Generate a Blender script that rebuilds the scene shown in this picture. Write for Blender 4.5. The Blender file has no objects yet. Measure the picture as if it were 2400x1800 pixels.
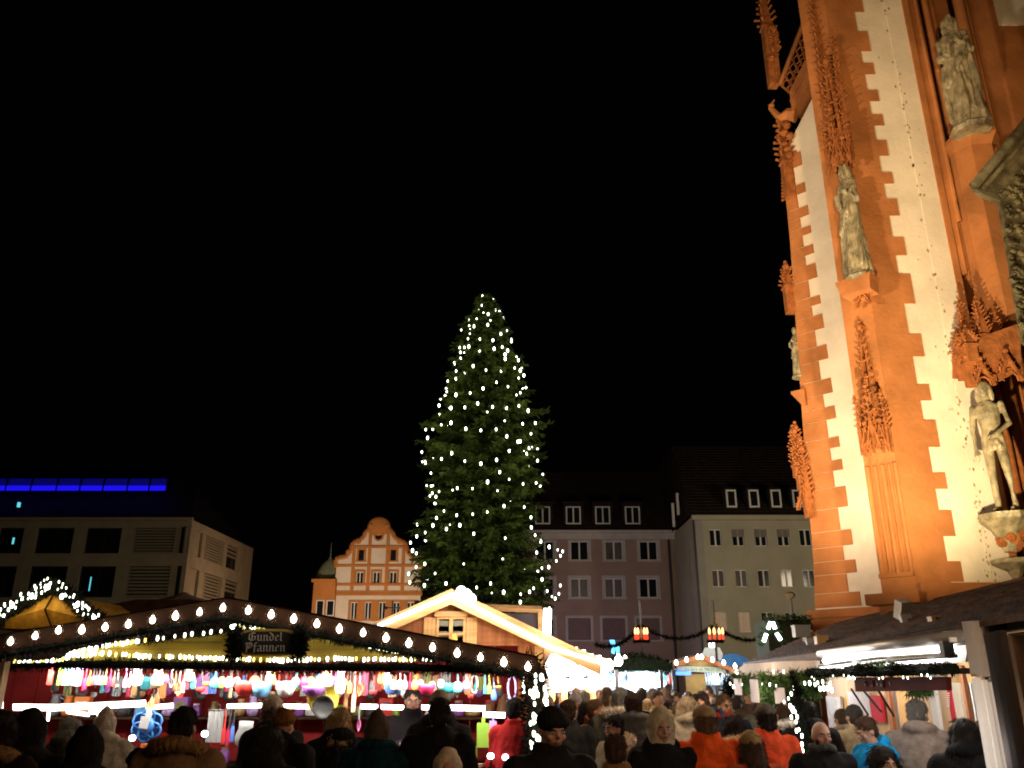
import bpy, bmesh, math, random
from mathutils import Vector, Matrix, noise
R = random.Random(7)
sc = bpy.context.scene
COL = sc.collection
# ------------------------------------------------------------------ camera
TH = math.atan(700 / 1980); ct, st = math.cos(TH), math.sin(TH); CAMZ = 1.9
cam_d = bpy.data.cameras.new('camera'); cam = bpy.data.objects.new('camera', cam_d); COL.objects.link(cam)
cam_d.sensor_width = 36; cam_d.lens = 1980 / 2400 * 36; cam_d.clip_end = 600; cam_d.clip_start = .1
cam.location = (0, 0, CAMZ); cam.rotation_euler = (math.pi / 2 + TH, 0, 0); sc.camera = cam
# ------------------------------------------------------------------ world: night sky, Nishita sun far below the horizon plus a trace of town glow
w = bpy.data.worlds.new('World'); sc.world = w; w.use_nodes = True
nt = w.node_tree; bg = nt.nodes['Background']
sky = nt.nodes.new('ShaderNodeTexSky'); sky.sky_type = 'NISHITA'; sky.sun_disc = False
sky.sun_elevation = math.radians(-12); sky.sun_rotation = math.radians(200)
add = nt.nodes.new('ShaderNodeMixRGB'); add.blend_type = 'ADD'; add.inputs[0].default_value = 1
nt.links.new(sky.outputs[0], add.inputs[1]); add.inputs[2].default_value = (.005, .004, .004, 1)
nt.links.new(add.outputs[0], bg.inputs[0]); bg.inputs[1].default_value = .1
sc.view_settings.view_transform = 'Standard'; sc.view_settings.look = 'None'
sc.view_settings.exposure = 0; sc.view_settings.gamma = 1
sc.render.engine = 'CYCLES'
cy = sc.cycles
cy.use_denoising = True; cy.max_bounces = 5; cy.diffuse_bounces = 2; cy.glossy_bounces = 2; cy.transmission_bounces = 4
cy.transparent_max_bounces = 6; cy.sample_clamp_indirect = 2; cy.sample_clamp_direct = 0; cy.caustics_reflective = False; cy.caustics_refractive = False
cy.filter_width = 1.9
# ------------------------------------------------------------------ lamps, real and added
def lamp(name, kind, loc, power, col=(1, .8, .55), size=.1, aim=None, spot=60, blend=.6):
    d = bpy.data.lights.new(name, kind); d.energy = power; d.color = col
    if kind == 'AREA': d.size = size
    else: d.shadow_soft_size = size
    if kind == 'SPOT': d.spot_size = math.radians(spot); d.spot_blend = blend
    o = bpy.data.objects.new(name, d); COL.objects.link(o); o.location = loc
    if aim is not None: o.rotation_euler = (Vector(aim) - Vector(loc)).to_track_quat('-Z', 'Y').to_euler()
    return o
lamp('facade_fill_right', 'POINT', (22, 42, 9), 1500, (1, .80, .55), 1.2)  # added unseen warm fills stand in for market glow on the facades
lamp('facade_fill_mid', 'POINT', (6, 44, 7), 1250, (1, .84, .68), 1.0)
lamp('square_lamps_purple', 'POINT', (4.5, 56, 3.0), 170, (.62, .42, 1), .8)
lamp('facade_fill_left', 'POINT', (-22, 46, 7), 800, (1, .76, .46), 1.2)
lamp('facade_fill_far_left', 'POINT', (-18, 70, 8), 900, (1, .62, .38), 1.0)
lamp('gable_house_flood', 'SPOT', (-13, 70, 4.5), 9000, (1, .80, .62), .6, (-13.5, 88, 12), 80, .6)
WARM = (1, .74, .42); NEUT = (1, .88, .72); COOL = (.8, .9, 1)
# ------------------------------------------------------------------ geometry helpers
def ray(u, v):
    x = (u - 1200) / 1980; y = (900 - v) / 1980
    return Vector((x, ct - st * y, st + ct * y))
def P(u, v, Y):
    d = ray(u, v); return Vector((0, 0, CAMZ)) + d * (Y / d.y)
class Plane:
    """vertical plane through A and B (plan view); s runs A->B, d points to the camera side"""
    def __init__(s, A, B):
        s.A = Vector((A[0], A[1], 0)); s.D = (Vector((B[0], B[1], 0)) - s.A).normalized()
        n = Vector((s.D.y, -s.D.x, 0)); s.n = n if n.dot(-s.A) > 0 else -n
    def uv(s, u, v, d=0):
        r = ray(u, v); C = Vector((0, 0, CAMZ)); t = s.n.dot(s.A + s.n * d - C) / s.n.dot(r); p = C + r * t
        return ((p - s.A).dot(s.D), p.z)
    def pt(s, a, z, d=0): return s.A + s.D * a + s.n * d + Vector((0, 0, z))
def fplane(Y): return Plane((0, Y), (1, Y))
class MB:
    def __init__(s): s.v = []; s.f = []; s.m = []; s.mi = 0
    def add(s, vs, fs):
        o = len(s.v); s.v += [tuple(x) for x in vs]
        for f in fs: s.f.append([i + o for i in f]); s.m.append(s.mi)
    def box(s, c, sz, M=None):
        x, y, z = sz[0] / 2, sz[1] / 2, sz[2] / 2
        vs = [Vector((a * x, b * y, e * z)) for e in (-1, 1) for b in (-1, 1) for a in (-1, 1)]
        if M is not None: vs = [M @ q for q in vs]
        s.add([q + Vector(c) for q in vs], [(0, 2, 3, 1), (4, 5, 7, 6), (0, 1, 5, 4), (2, 6, 7, 3), (0, 4, 6, 2), (1, 3, 7, 5)])
    def ext(s, pl, pts, d0, d1):
        n = len(pts); vs = [pl.pt(a, z, d1) for a, z in pts] + [pl.pt(a, z, d0) for a, z in pts]
        s.add(vs, [list(range(n)), list(range(2 * n - 1, n - 1, -1))] + [(i, (i + 1) % n, n + (i + 1) % n, n + i) for i in range(n)])
    def rect(s, pl, s0, z0, s1, z1, d0, d1): s.ext(pl, [(s0, z0), (s1, z0), (s1, z1), (s0, z1)], d0, d1)
    def tube(s, pts, r, n=8, cap=True):
        pts = [Vector(p) for p in pts]; rs = r if isinstance(r, (list, tuple)) else [r] * len(pts)
        o = len(s.v); up = Vector((0, 0, 1))
        for i, p in enumerate(pts):
            t = (pts[min(i + 1, len(pts) - 1)] - pts[max(i - 1, 0)]).normalized()
            a = t.cross(up if abs(t.z) < .95 else Vector((1, 0, 0))).normalized(); b = t.cross(a)
            s.v += [tuple(p + (a * math.cos(k * 2 * math.pi / n) + b * math.sin(k * 2 * math.pi / n)) * rs[i]) for k in range(n)]
        for i in range(len(pts) - 1):
            for k in range(n):
                s.f.append([o + i * n + k, o + i * n + (k + 1) % n, o + (i + 1) * n + (k + 1) % n, o + (i + 1) * n + k]); s.m.append(s.mi)
        if cap:
            s.f.append([o + k for k in range(n)][::-1]); s.m.append(s.mi)
            s.f.append([o + (len(pts) - 1) * n + k for k in range(n)]); s.m.append(s.mi)
    def lathe(s, c, prof, n=12, M=None, sx=1, sy=1):
        o = len(s.v); c = Vector(c)
        for r, z in prof:
            for k in range(n):
                q = Vector((r * sx * math.cos(k * 2 * math.pi / n), r * sy * math.sin(k * 2 * math.pi / n), z))
                if M is not None: q = M @ q
                s.v.append(tuple(q + c))
        for i in range(len(prof) - 1):
            for k in range(n):
                s.f.append([o + i * n + k, o + i * n + (k + 1) % n, o + (i + 1) * n + (k + 1) % n, o + (i + 1) * n + k]); s.m.append(s.mi)
        s.f.append([o + k for k in range(n)][::-1]); s.m.append(s.mi)
        s.f.append([o + (len(prof) - 1) * n + k for k in range(n)]); s.m.append(s.mi)
    def ball(s, c, r, n=8, k=6, M=None):
        if not isinstance(r, (tuple, list)): r = (r, r, r)
        prof = [(max(math.sin(math.pi * i / k), .02), -math.cos(math.pi * i / k) * r[2]) for i in range(k + 1)]
        s.lathe(c, prof, n, M, r[0], r[1])
    def quad(s, a, b, c, d): s.add([a, b, c, d], [(0, 1, 2, 3)])
    def obj(s, name, mats, parent=None, smooth=False, local=False):
        me = bpy.data.meshes.new(name)
        vs = s.v
        if parent is not None and not local:
            Mi = MW[parent.name].inverted(); vs = [Mi @ Vector(q) for q in vs]
        me.from_pydata([tuple(q) for q in vs], [], s.f)
        if not isinstance(mats, (list, tuple)): mats = [mats]
        for m_ in mats: me.materials.append(m_)
        if len(mats) > 1: me.polygons.foreach_set('material_index', s.m)
        if smooth: me.polygons.foreach_set('use_smooth', [True] * len(me.polygons))
        me.update()
        return link(name, me, parent)
MW = {}
def link(name, me, parent=None, loc=(0, 0, 0), rz=0):
    o = bpy.data.objects.new(name, me); COL.objects.link(o)
    o.location = loc; o.rotation_euler = (0, 0, rz)
    M = Matrix.Translation(Vector(loc)) @ Matrix.Rotation(rz, 4, 'Z')
    if parent is not None: o.parent = parent; M = MW[parent.name] @ M
    MW[o.name] = M
    return o
def tag(o, label=None, cat=None, group=None, kind=None):
    if label: o['label'] = label
    if cat: o['category'] = cat
    if group: o['group'] = group
    if kind: o['kind'] = kind
    return o
def thing(name, label, cat, loc=(0, 0, 0), rz=0, group=None):
    return tag(link(name, None, None, loc, rz), label, cat, group)
def inst(src, parent, loc=(0, 0, 0), rz=0, name=None, mats=None):
    """object sharing src's mesh (local coords of parent)"""
    o = link(name or src.name.split('.')[0], src.data, parent, loc, rz)
    if mats:
        for i, m_ in enumerate(mats):
            o.material_slots[i].link = 'OBJECT'; o.material_slots[i].material = m_
    return o
# ------------------------------------------------------------------ materials
MATS = {}
def mat(name, c, rough=.8, var=.15, scale=6., bump=.0, c2=None, metal=0, emit=0, ec=None, coat=0, trans=0, bscale=None, stretch=None, samp=True, alpha=1, warp=0):
    if name in MATS: return MATS[name]
    m = bpy.data.materials.new(name); m.use_nodes = True; MATS[name] = m
    t = m.node_tree; b = t.nodes['Principled BSDF']; L = t.links.new
    b.inputs['Roughness'].default_value = rough; b.inputs['Metallic'].default_value = metal
    b.inputs['Specular IOR Level'].default_value = .06 if rough >= .7 and not metal else .35
    if coat: b.inputs['Coat Weight'].default_value = coat
    if trans: b.inputs['Transmission Weight'].default_value = trans
    if alpha < 1: b.inputs['Alpha'].default_value = alpha
    c = tuple(c) + (1,)
    if var or bump:
        tc = t.nodes.new('ShaderNodeTexCoord'); mp = t.nodes.new('ShaderNodeMapping'); L(tc.outputs['Object'], mp.inputs[0])
        if stretch: mp.inputs['Scale'].default_value = stretch
        n = t.nodes.new('ShaderNodeTexNoise'); n.inputs['Scale'].default_value = scale; n.inputs['Detail'].default_value = 6; n.inputs['Roughness'].default_value = .6
        L(mp.outputs[0], n.inputs['Vector'])
        mx = t.nodes.new('ShaderNodeMixRGB')
        d = tuple(x * (1 - var) for x in c[:3]) + (1,) if c2 is None else tuple(c2) + (1,)
        mx.inputs[1].default_value = d; mx.inputs[2].default_value = tuple(min(1, x * (1 + var)) for x in c[:3]) + (1,) if c2 is None else c
        rp = t.nodes.new('ShaderNodeMapRange'); rp.inputs[1].default_value = .35; rp.inputs[2].default_value = .65
        L(n.outputs['Fac'], rp.inputs[0]); L(rp.outputs[0], mx.inputs[0]); L(mx.outputs[0], b.inputs['Base Color'])
        if bump:
            n2 = t.nodes.new('ShaderNodeTexNoise'); n2.inputs['Scale'].default_value = bscale or scale * 6; n2.inputs['Detail'].default_value = 5
            L(mp.outputs[0], n2.inputs['Vector'])
            bp = t.nodes.new('ShaderNodeBump'); bp.inputs['Strength'].default_value = bump; bp.inputs['Distance'].default_value = .02
            L(n2.outputs['Fac'], bp.inputs['Height']); L(bp.outputs[0], b.inputs['Normal'])
    else: b.inputs['Base Color'].default_value = c
    if emit:
        b.inputs['Emission Color'].default_value = tuple(ec or c[:3]) + (1,); b.inputs['Emission Strength'].default_value = emit
        if not samp: m.cycles.emission_sampling = 'NONE'
    return m
SAND = mat('red_sandstone', (.38, .145, .048), .85, .22, 1.3, .45, bscale=14)
SAND2 = mat('red_sandstone_carved', (.31, .105, .032), .85, .3, 7, .6, bscale=25)
PLAST = mat('church_plaster', (.72, .62, .47), .9, .16, .9, .25, bscale=18)
STATUE = mat('grey_statue_stone', (.26, .215, .125), .30, .5, 6, .6, bscale=22)
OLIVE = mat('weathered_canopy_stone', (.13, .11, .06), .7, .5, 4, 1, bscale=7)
PINKW = mat('pink_render', (.36, .25, .19), .9, .1, .6, .1)
CREAMW = mat('cream_render', (.43, .39, .28), .9, .1, .5, .1)
GREYW = mat('grey_render', (.36, .33, .28), .9, .1, .5, .1)
TRIM = mat('pale_window_trim', (.52, .47, .42), .8, .08, 2)
WHITEF = mat('white_window_frame', (.75, .72, .65), .6, .05, 3)
GLASSD = mat('dark_window_glass', (.012, .012, .014), .12, 0)
GLASSC = mat('curtained_window_glass', (.10, .08, .065), .35, .5, 3, stretch=(6, 6, .3))
ROOFT = mat('dark_tile_roof', (.028, .019, .016), .9, .3, 3, .5, bscale=8)
METAL = mat('dark_metal', (.05, .05, .05), .45, .1, 9, metal=.7)
ORNG = mat('orange_gable_stone', (.50, .19, .05), .85, .1, .8, .1)
IVORY = mat('ivory_render', (.70, .58, .44), .9, .08, .5, .1)
CONC = mat('office_stone_cladding', (.34, .29, .20), .85, .12, .8, .1)
COBBLE = mat('cobble_stone', (.10, .09, .08), .8, .3, 5, .5)
# ================================================================== SETTING
g = MB(); g.quad((-220, -60, 0), (220, -60, 0), (220, 260, 0), (-220, 260, 0))
tag(g.obj('market_square_ground', COBBLE), kind='structure')
def stone_field():
    m = MB(); q = MB(); q.box((0, 0, .012), (.17, .12, .024)); q0 = None
    for j in range(60):
        for i in range(60):
            x = -5.4 + i * .18 + (j % 2) * .09; y = 2 + j * .13
            if 1.6 < abs(x - .2) + 9 - y * .9: pass
            m.box((x, y, .012 + R.uniform(-.004, .004)), (.165, .115, .02))
    o = m.obj('paving_stones', COBBLE); tag(o, kind='stuff', label='dark cobble stones underfoot in the market square', cat='paving')
stone_field()
def wall_front(mb, pl, s0, z0, s1, z1, holes, d=0, rev=.25):
    xs = sorted({s0, s1, *[h[0] for h in holes], *[h[2] for h in holes]}); zs = sorted({z0, z1, *[h[1] for h in holes], *[h[3] for h in holes]})
    xs = [x for x in xs if s0 <= x <= s1]; zs = [z for z in zs if z0 <= z <= z1]
    for i in range(len(xs) - 1):
        for j in range(len(zs) - 1):
            cx, cz = (xs[i] + xs[i + 1]) / 2, (zs[j] + zs[j + 1]) / 2
            if any(h[0] < cx < h[2] and h[1] < cz < h[3] for h in holes): continue
            mb.quad(pl.pt(xs[i], zs[j], d), pl.pt(xs[i + 1], zs[j], d), pl.pt(xs[i + 1], zs[j + 1], d), pl.pt(xs[i], zs[j + 1], d))
    for a, b, c, e in holes:
        for (p, q) in (((a, b), (c, b)), ((c, b), (c, e)), ((c, e), (a, e)), ((a, e), (a, b))):
            mb.quad(pl.pt(*p, d), pl.pt(*q, d), pl.pt(*q, d - rev), pl.pt(*p, d - rev))
def window(par, pl, s0, z0, s1, z1, d=-.12, glass=None, bars=1, fw=.07, trans=0, frame=None, lit=None, label=None, blind=0):
    m = MB(); t = .06
    m.rect(pl, s0, z0, s0 + fw, z1, d - t, d); m.rect(pl, s1 - fw, z0, s1, z1, d - t, d)
    m.rect(pl, s0 + fw, z0, s1 - fw, z0 + fw, d - t, d); m.rect(pl, s0 + fw, z1 - fw, s1 - fw, z1, d - t, d)
    for k in range(bars):
        c = s0 + (s1 - s0) * (k + 1) / (bars + 1); m.rect(pl, c - fw * .8, z0 + fw, c + fw * .8, z1 - fw, d - t, d + .01)
    if trans: zt = z0 + (z1 - z0) * trans; m.rect(pl, s0 + fw, zt - fw / 2, s1 - fw, zt + fw / 2, d - t, d + .005)
    f = m.obj('window', frame or WHITEF, par)
    if label: f['label'] = label
    p = MB(); p.rect(pl, s0 + .01, z0 + .01, s1 - .01, z1 - .01, d - t - .04, d - t + .01); p.obj('pane', glass or GLASSD, f)
    if blind:
        p = MB(); zb = z1 - (z1 - z0) * blind; n = max(3, int((z1 - zb) / .12))
        for k in range(n): p.rect(pl, s0 + fw * .5, zb + (z1 - zb) * k / n, s1 - fw * .5, zb + (z1 - zb) * (k + .85) / n, d + .015, d + .05)
        p.obj('roller_blind', mat('roller_blind_grey', (.24, .21, .18), .8, .05), f)
    return f
def surround(par, pl, s0, z0, s1, z1, wd=.18, d=.05, m_=None, sill=True):
    m = MB(); m.rect(pl, s0 - wd, z0, s0, z1, -.02, d); m.rect(pl, s1, z0, s1 + wd, z1, -.02, d)
    m.rect(pl, s0 - wd, z1, s1 + wd, z1 + wd, -.02, d + .01)
    m.rect(pl, s0 - wd - .04, z0 - wd * .6, s1 + wd + .04, z0, -.02, d + .06)
    return m.obj('window_surround', m_ or TRIM, par)
# ---------------- pink apartment house (centre right)
Yp = 62; plp = fplane(Yp)
def S(pl, u, v, d=0): return pl.uv(u, v, d)
def house_pink():
    s0 = S(plp, 1180, 1400)[0]; s1 = S(plp, 1588, 1400)[0]; ze = S(plp, 1400, 1248)[1]
    t = thing('apartment_house', 'pinkish brown rendered house behind the Christmas tree, pale window surrounds', 'building', ((s0 + s1) / 2, Yp, 0))
    holes = []; wins = []
    cols = (1358, 1439, 1520); rows = ((1268, 1313), (1355, 1401), (1449, 1500))
    for r, (va, vb) in enumerate(rows):
        for c, u in enumerate(cols):
            cx = S(plp, u, (va + vb) / 2)[0]; za = S(plp, u, vb)[1]; zb = S(plp, u, va)[1]
            h = (cx - .66, za, cx + .66, zb) if r < 2 else (cx - .8, za, cx + .8, zb); holes.append(h); wins.append((r, c, h))
    for c in (1196, 1277):
        for (va, vb) in rows:
            cx = S(plp, c, (va + vb) / 2)[0]; h = (cx - .66, S(plp, c, vb)[1], cx + .66, S(plp, c, va)[1]); holes.append(h); wins.append((0, 2, h))
    m = MB(); wall_front(m, plp, s0, 0, s1, ze, holes)
    m.rect(plp, s0, 0, s1, ze, -10, -.6)
    for a, b in ((s0, s0), (s1, s1)): m.quad(plp.pt(a, 0, 0), plp.pt(a, ze, 0), plp.pt(a, ze, -.6), plp.pt(a, 0, -.6))
    m.obj('wall', PINKW, t)
    for r, c, h in wins:
        if r == 2:
            p = MB(); p.rect(plp, *h, -.3, -.12); p.obj('shutter_panel', mat('mauve_shutter', (.22, .15, .13), .8, .1), t)
        else: window(t, plp, *h, glass=GLASSC if c == 1 or (r, c) == (1, 0) else GLASSD)
        surround(t, plp, *h)
    m = MB(); m.rect(plp, s0 - .3, ze - .55, s1 + .2, ze - .12, 0, .35); m.rect(plp, s0 - .3, ze - .12, s1 + .2, ze + .08, 0, .6); m.obj('cornice', TRIM, t)
    m = MB(); zr = S(plp, 1400, 1120)[1] + 1.5
    for k in range(24):   # courses of tiles, each overlapping the one below
        f0, f1 = k / 24, (k + 1) / 24
        a = [plp.pt(s0 - .3, ze + .08 + (zr - ze) * f0 + .08, .6 - 5 * f0), plp.pt(s1 + .3, ze + .08 + (zr - ze) * f0 + .08, .6 - 5 * f0), plp.pt(s1 + .3, ze + .08 + (zr - ze) * f1, .6 - 5 * f1), plp.pt(s0 - .3, ze + .08 + (zr - ze) * f1, .6 - 5 * f1)]
        m.quad(*a); m.quad(a[0] - Vector((0, 0, .08)), a[1] - Vector((0, 0, .08)), a[1], a[0])
    m.obj('roof', ROOFT, t)
    for u in (1272, 1344, 1413, 1483):
        dm = MB(); cx, zb = S(plp, u, 1226, .1); zt = S(plp, u, 1190, .1)[1]
        dm.rect(plp, cx - .75, zb - .2, cx + .75, zt + .3, -4, .1); dm.rect(plp, cx - .85, zt + .3, cx + .85, zt + .42, -4, .3)
        dr = dm.obj('dormer', ROOFT, t)
        q = MB(); q.rect(plp, cx - .55, zb, cx - .45, zt, -.0, .2); q.rect(plp, cx + .45, zb, cx + .55, zt, -.0, .2); q.rect(plp, cx - .05, zb, cx + .05, zt, -.0, .2)
        q.rect(plp, cx - .55, zb - .1, cx + .55, zb, -.0, .22); q.rect(plp, cx - .55, zt, cx + .55, zt + .08, -.0, .2); q.obj('window_frame', WHITEF, dr)
        q = MB(); q.rect(plp, cx - .45, zb, cx + .45, zt, -.0, .13); q.obj('pane', GLASSD, dr)
    m = MB(); x = S(plp, 1574, 1400)[0]; m.tube([plp.pt(x, ze - .1, .2), plp.pt(x, .3, .2)], .09); m.obj('downpipe', METAL, t)
house_pink()
# ---------------- cream apartment house (right)
Yc = 55; plc = fplane(Yc)
def house_cream():
    s0 = S(plc, 1632, 1330)[0]; s1 = S(plc, 2000, 1330)[0]; ze = S(plc, 1750, 1209)[1]
    t = thing('corner_house', 'cream rendered house beside the church with half lowered roller blinds', 'building', ((s0 + s1) / 2, Yc, 0))
    holes = []; W = []
    for r, (va, vb, us) in enumerate(((1240, 1280, (1677, 1730, 1783, 1836, 1888, 1940)), (1335, 1376, (1684, 1738, 1791, 1845, 1897, 1950)), (1434, 1482, (1691, 1746, 1800, 1856, 1909, 1962)))):
        for c, u in enumerate(us):
            cx = S(plc, u, (va + vb) / 2)[0]; h = (cx - .40 - .0, S(plc, u, vb)[1], cx + .40, S(plc, u, va)[1]); holes.append(h); W.append((r, c, h))
    m = MB(); wall_front(m, plc, s0, 0, s1, ze, holes); m.rect(plc, s0 + .01, 0, s1, ze, -14, -.6)
    m.obj('wall', CREAMW, t)
    LITG = mat('dim_lit_glass', (.3, .2, .12), .4, .2, 2, emit=.16, ec=(1, .62, .35), samp=False)
    for r, c, h in W: window(t, plc, *h, fw=.06, d=-.1, glass=LITG if r == 2 and c < 2 else (GLASSC if (r, c) in ((1, 0), (1, 1)) else GLASSD), blind=.45 if r == 0 and c in (1, 2, 3) else 0)
    # side wall facing the pink house
    pls = Plane((S(plp, 1592, 1400)[0], Yp - .1), (s0, Yc))
    L_ = math.hypot(s0 - pls.A.x, Yc - pls.A.y); m = MB(); m.rect(pls, 0, 0, L_, ze, -.6, 0); m.obj('side_wall', GREYW, t)
    m = MB()
    for k in range(3):
        for j, (z0, z1) in enumerate(((8.2, 10.3), (4.6, 7.4))):
            m.rect(pls, L_ * (.15 + .28 * k), z0, L_ * (.15 + .28 * k) + .25, z1, 0, .03)
    m.obj('wall_strip', mat('pale_grey_strip', (.30, .28, .25), .85, .1), t)
    m = MB(); m.rect(plc, s0 - .1, ze - .3, s1, ze, 0, .3); m.obj('cornice', CREAMW, t)
    m = MB(); zr = ze + 6
    for k in range(24):
        f0, f1 = k / 24, (k + 1) / 24
        a = [plc.pt(s0 - .2 - .0, ze + 6 * f0 + .06, .4 - 5 * f0), plc.pt(s1, ze + 6 * f0 + .06, .4 - 5 * f0), plc.pt(s1, ze + 6 * f1, .4 - 5 * f1), plc.pt(s0 - .2, ze + 6 * f1, .4 - 5 * f1)]
        m.quad(*a); m.quad(a[0] - Vector((0, 0, .06)), a[1] - Vector((0, 0, .06)), a[1], a[0])
    m.quad(plc.pt(s0 - .2, ze, .4), plc.pt(s0 - .2, ze + 6, -4.6), plc.pt(s0 - .2, ze + 6, -9), plc.pt(s0 - .2, ze, -9)); m.obj('roof', ROOFT, t)
    for i, u in enumerate((1601, 1715, 1768, 1820, 1871, 1925)):
        dm = MB(); v0, v1 = (1186, 1152) if i else (1208, 1170); cx, zb = S(plc, u, v0, .1); zt = S(plc, u, v1, .1)[1]; hw = .27
        if i == 0: continue
        dm.rect(plc, cx - hw - .15, zb - .2, cx + hw + .15, zt + .25, -4, .1); dr = dm.obj('dormer', ROOFT, t)
        q = MB(); q.rect(plc, cx - hw - .06, zb, cx - hw + .04, zt, 0, .2); q.rect(plc, cx + hw - .04, zb, cx + hw + .06, zt, 0, .2); q.rect(plc, cx - hw - .06, zb - .1, cx + hw + .06, zb, 0, .2); q.rect(plc, cx - hw - .06, zt, cx + hw + .06, zt + .1, 0, .2)
        q.obj('window_frame', WHITEF, dr); q = MB(); q.rect(plc, cx - hw + .04, zb, cx + hw - .04, zt, 0, .14); q.obj('pane', GLASSD, dr)
    m = MB(); x, z = S(plc, 1597, 1205); m.rect(plc, x - .25, z - .5, x - .1, z + 1.1, -2, -1.8); m.rect(plc, x + .1, z + .3, x + .25, z + 1.8, -2, -1.8); m.obj('chimney_flue', WHITEF, t)
    m = MB(); x = S(plc, 1637, 1400)[0]; m.tube([plc.pt(x, ze - .2, .1), plc.pt(x, .3, .1)], .06); m.obj('downpipe', METAL, t)
house_cream()
# ---------------- orange and ivory renaissance gable house
Yg = 88; plg = fplane(Yg)
def house_gable():
    t = thing('gabled_house', 'floodlit ivory house with stepped curved gable and orange stone trim', 'building', P(880, 1500, Yg) * Vector((1, 1, 0)) if False else (P(880, 1500, Yg).x, Yg, 0))
    U = lambda u, v: S(plg, u, v)
    left = [(788, 1330), (787, 1312), (793, 1308), (805, 1306), (815, 1303), (817, 1294), (823, 1291), (824, 1281), (828, 1272), (840, 1268), (852, 1260), (857, 1248), (866, 1240), (869, 1232)]
    cx = 888
    right = [(2 * cx - u, v) for u, v in left][::-1]
    top = [(872, 1228), (880, 1223), (888, 1221), (896, 1223), (904, 1228)]
    out = left + top + right
    pts = [U(u, v) for u, v in out]; bot = [(pts[-1][0], 0), (pts[0][0], 0)]
    x0, x1 = pts[0][0], pts[-1][0]; zs = U(888, 1330)[1]
    rows = [((1289, 1314), (847, 922), 7), ((1340, 1367), (843, 882, 921), 9), ((1411, 1452), (829, 862, 895, 928, 961), 9)]
    holes = []
    for (va, vb), us, hw in rows:
        for u in us:
            a = U(u - hw, vb); b = U(u + hw, va); holes.append((a[0], a[1], b[0], b[1]))
    m = MB(); wall_front(m, plg, x0, 0, x1, zs, [h for h in holes if h[3] < zs], rev=.4)
    # gable plate above, cut in columns round the two small windows
    m.ext(plg, pts, -.4, -.0)
    m.rect(plg, x0, 0, x1, zs, -12, -.7); m.obj('wall', IVORY, t)
    for i, h in enumerate(holes):
        if h[3] < zs: window(t, plg, *h, d=-.2, fw=.06, bars=1)
        else:
            q = MB(); q.rect(plg, *h, .0, .03); q.obj('window', GLASSD, t)
        surround(t, plg, *h, wd=.22, d=.08, m_=ORNG)
    m = MB()   # pilasters and string courses in orange stone
    for u, v0, v1 in ((824, 1390, 1285), (861, 1390, 1240), (904, 1390, 1240), (942, 1390, 1285)):
        a = U(u, v0); b = U(u, v1); m.rect(plg, a[0] - .17, a[1], a[0] + .17, b[1], 0, .12)
    m.obj('pilaster', ORNG, t)
    for v, ua, ub in ((1282, 828, 948), (1326, 790, 986), (1370, 790, 986), (1388, 786, 990), (1393, 786, 990)):
        m = MB(); a = U(ua, v); b = U(ub, v); m.rect(plg, a[0], a[1] - .12, b[0], a[1] + .12, 0, .17); m.obj('string_course', ORNG, t)
    m = MB()   # coping follows the gable outline
    for i in range(len(pts) - 1): m.tube([plg.pt(*pts[i], -.15), plg.pt(*pts[i + 1], -.15)], .27, 6)
    for q in (left[5], left[9], right[4], right[8], (870, 1232), (906, 1232)): m.ball(plg.pt(*U(*q), -.1), .35, 8, 6)
    m.obj('gable_coping', ORNG, t)
    m = MB(); c = U(888, 1233); m.ball(plg.pt(c[0], c[1] - .1, -.1), (1.25, .3, 1.1), 14, 8); m.obj('gable_shell', ORNG, t, smooth=True)
    m = MB(); c = U(888, 1257); M = Matrix.Rotation(math.pi / 2, 4, 'X')
    m.lathe(plg.pt(c[0], c[1], .02), [(.52, -.0), (.52, .14), (.36, .14), (.36, .02)], 20, M); f = m.obj('round_window', ORNG, t)
    m = MB(); m.lathe(plg.pt(c[0], c[1], .03), [(.36, 0), (.36, .03)], 20, M); m.obj('pane', GLASSD, f)
    m = MB(); a = U(815, 1456); b = U(990, 1405); m.rect(plg, a[0], a[1], b[0], b[1], .01, .05)
    # window band backing, only the strips between windows
    m = MB()
    for ua, ub in ((814, 819), (839, 852), (872, 885), (905, 918), (938, 951)):
        a = U(ua, 1456); b = U(ub, 1406); m.rect(plg, a[0], a[1], b[0], b[1], 0, .06)
    m.obj('window_band', ORNG, t)
    # orange oriel wing with a small cupola at the left
    w_ = MB(); a = U(730, 1480); b = U(790, 1366)
    w_.rect(plg, a[0], 0, b[0], b[1], -8, .6)
    wg = w_.obj('oriel_wing', ORNG, t)
    for u in (752, 776):
        p = U(u, 1440); q = U(u, 1408); window(t, plg, p[0] - .4, p[1] - .2, p[0] + .4, q[1], d=.66, bars=0, fw=.09)
    m = MB(); c = U(761, 1362); m.lathe(plg.pt(c[0], c[1], -2), [(1.7, 0), (1.5, .5), (1.3, 1.1), (.9, 1.9), (.3, 2.4), (.08, 2.7), (.05, 4.2)], 12); m.obj('cupola', mat('patina_copper', (.20, .20, .12), .7, .2, 2), t, smooth=True)
    m = MB(); m.rect(plg, a[0] - .2, b[1], b[0], b[1] + .3, -8, .8); m.obj('string_course', ORNG, t)
house_gable()
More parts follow.
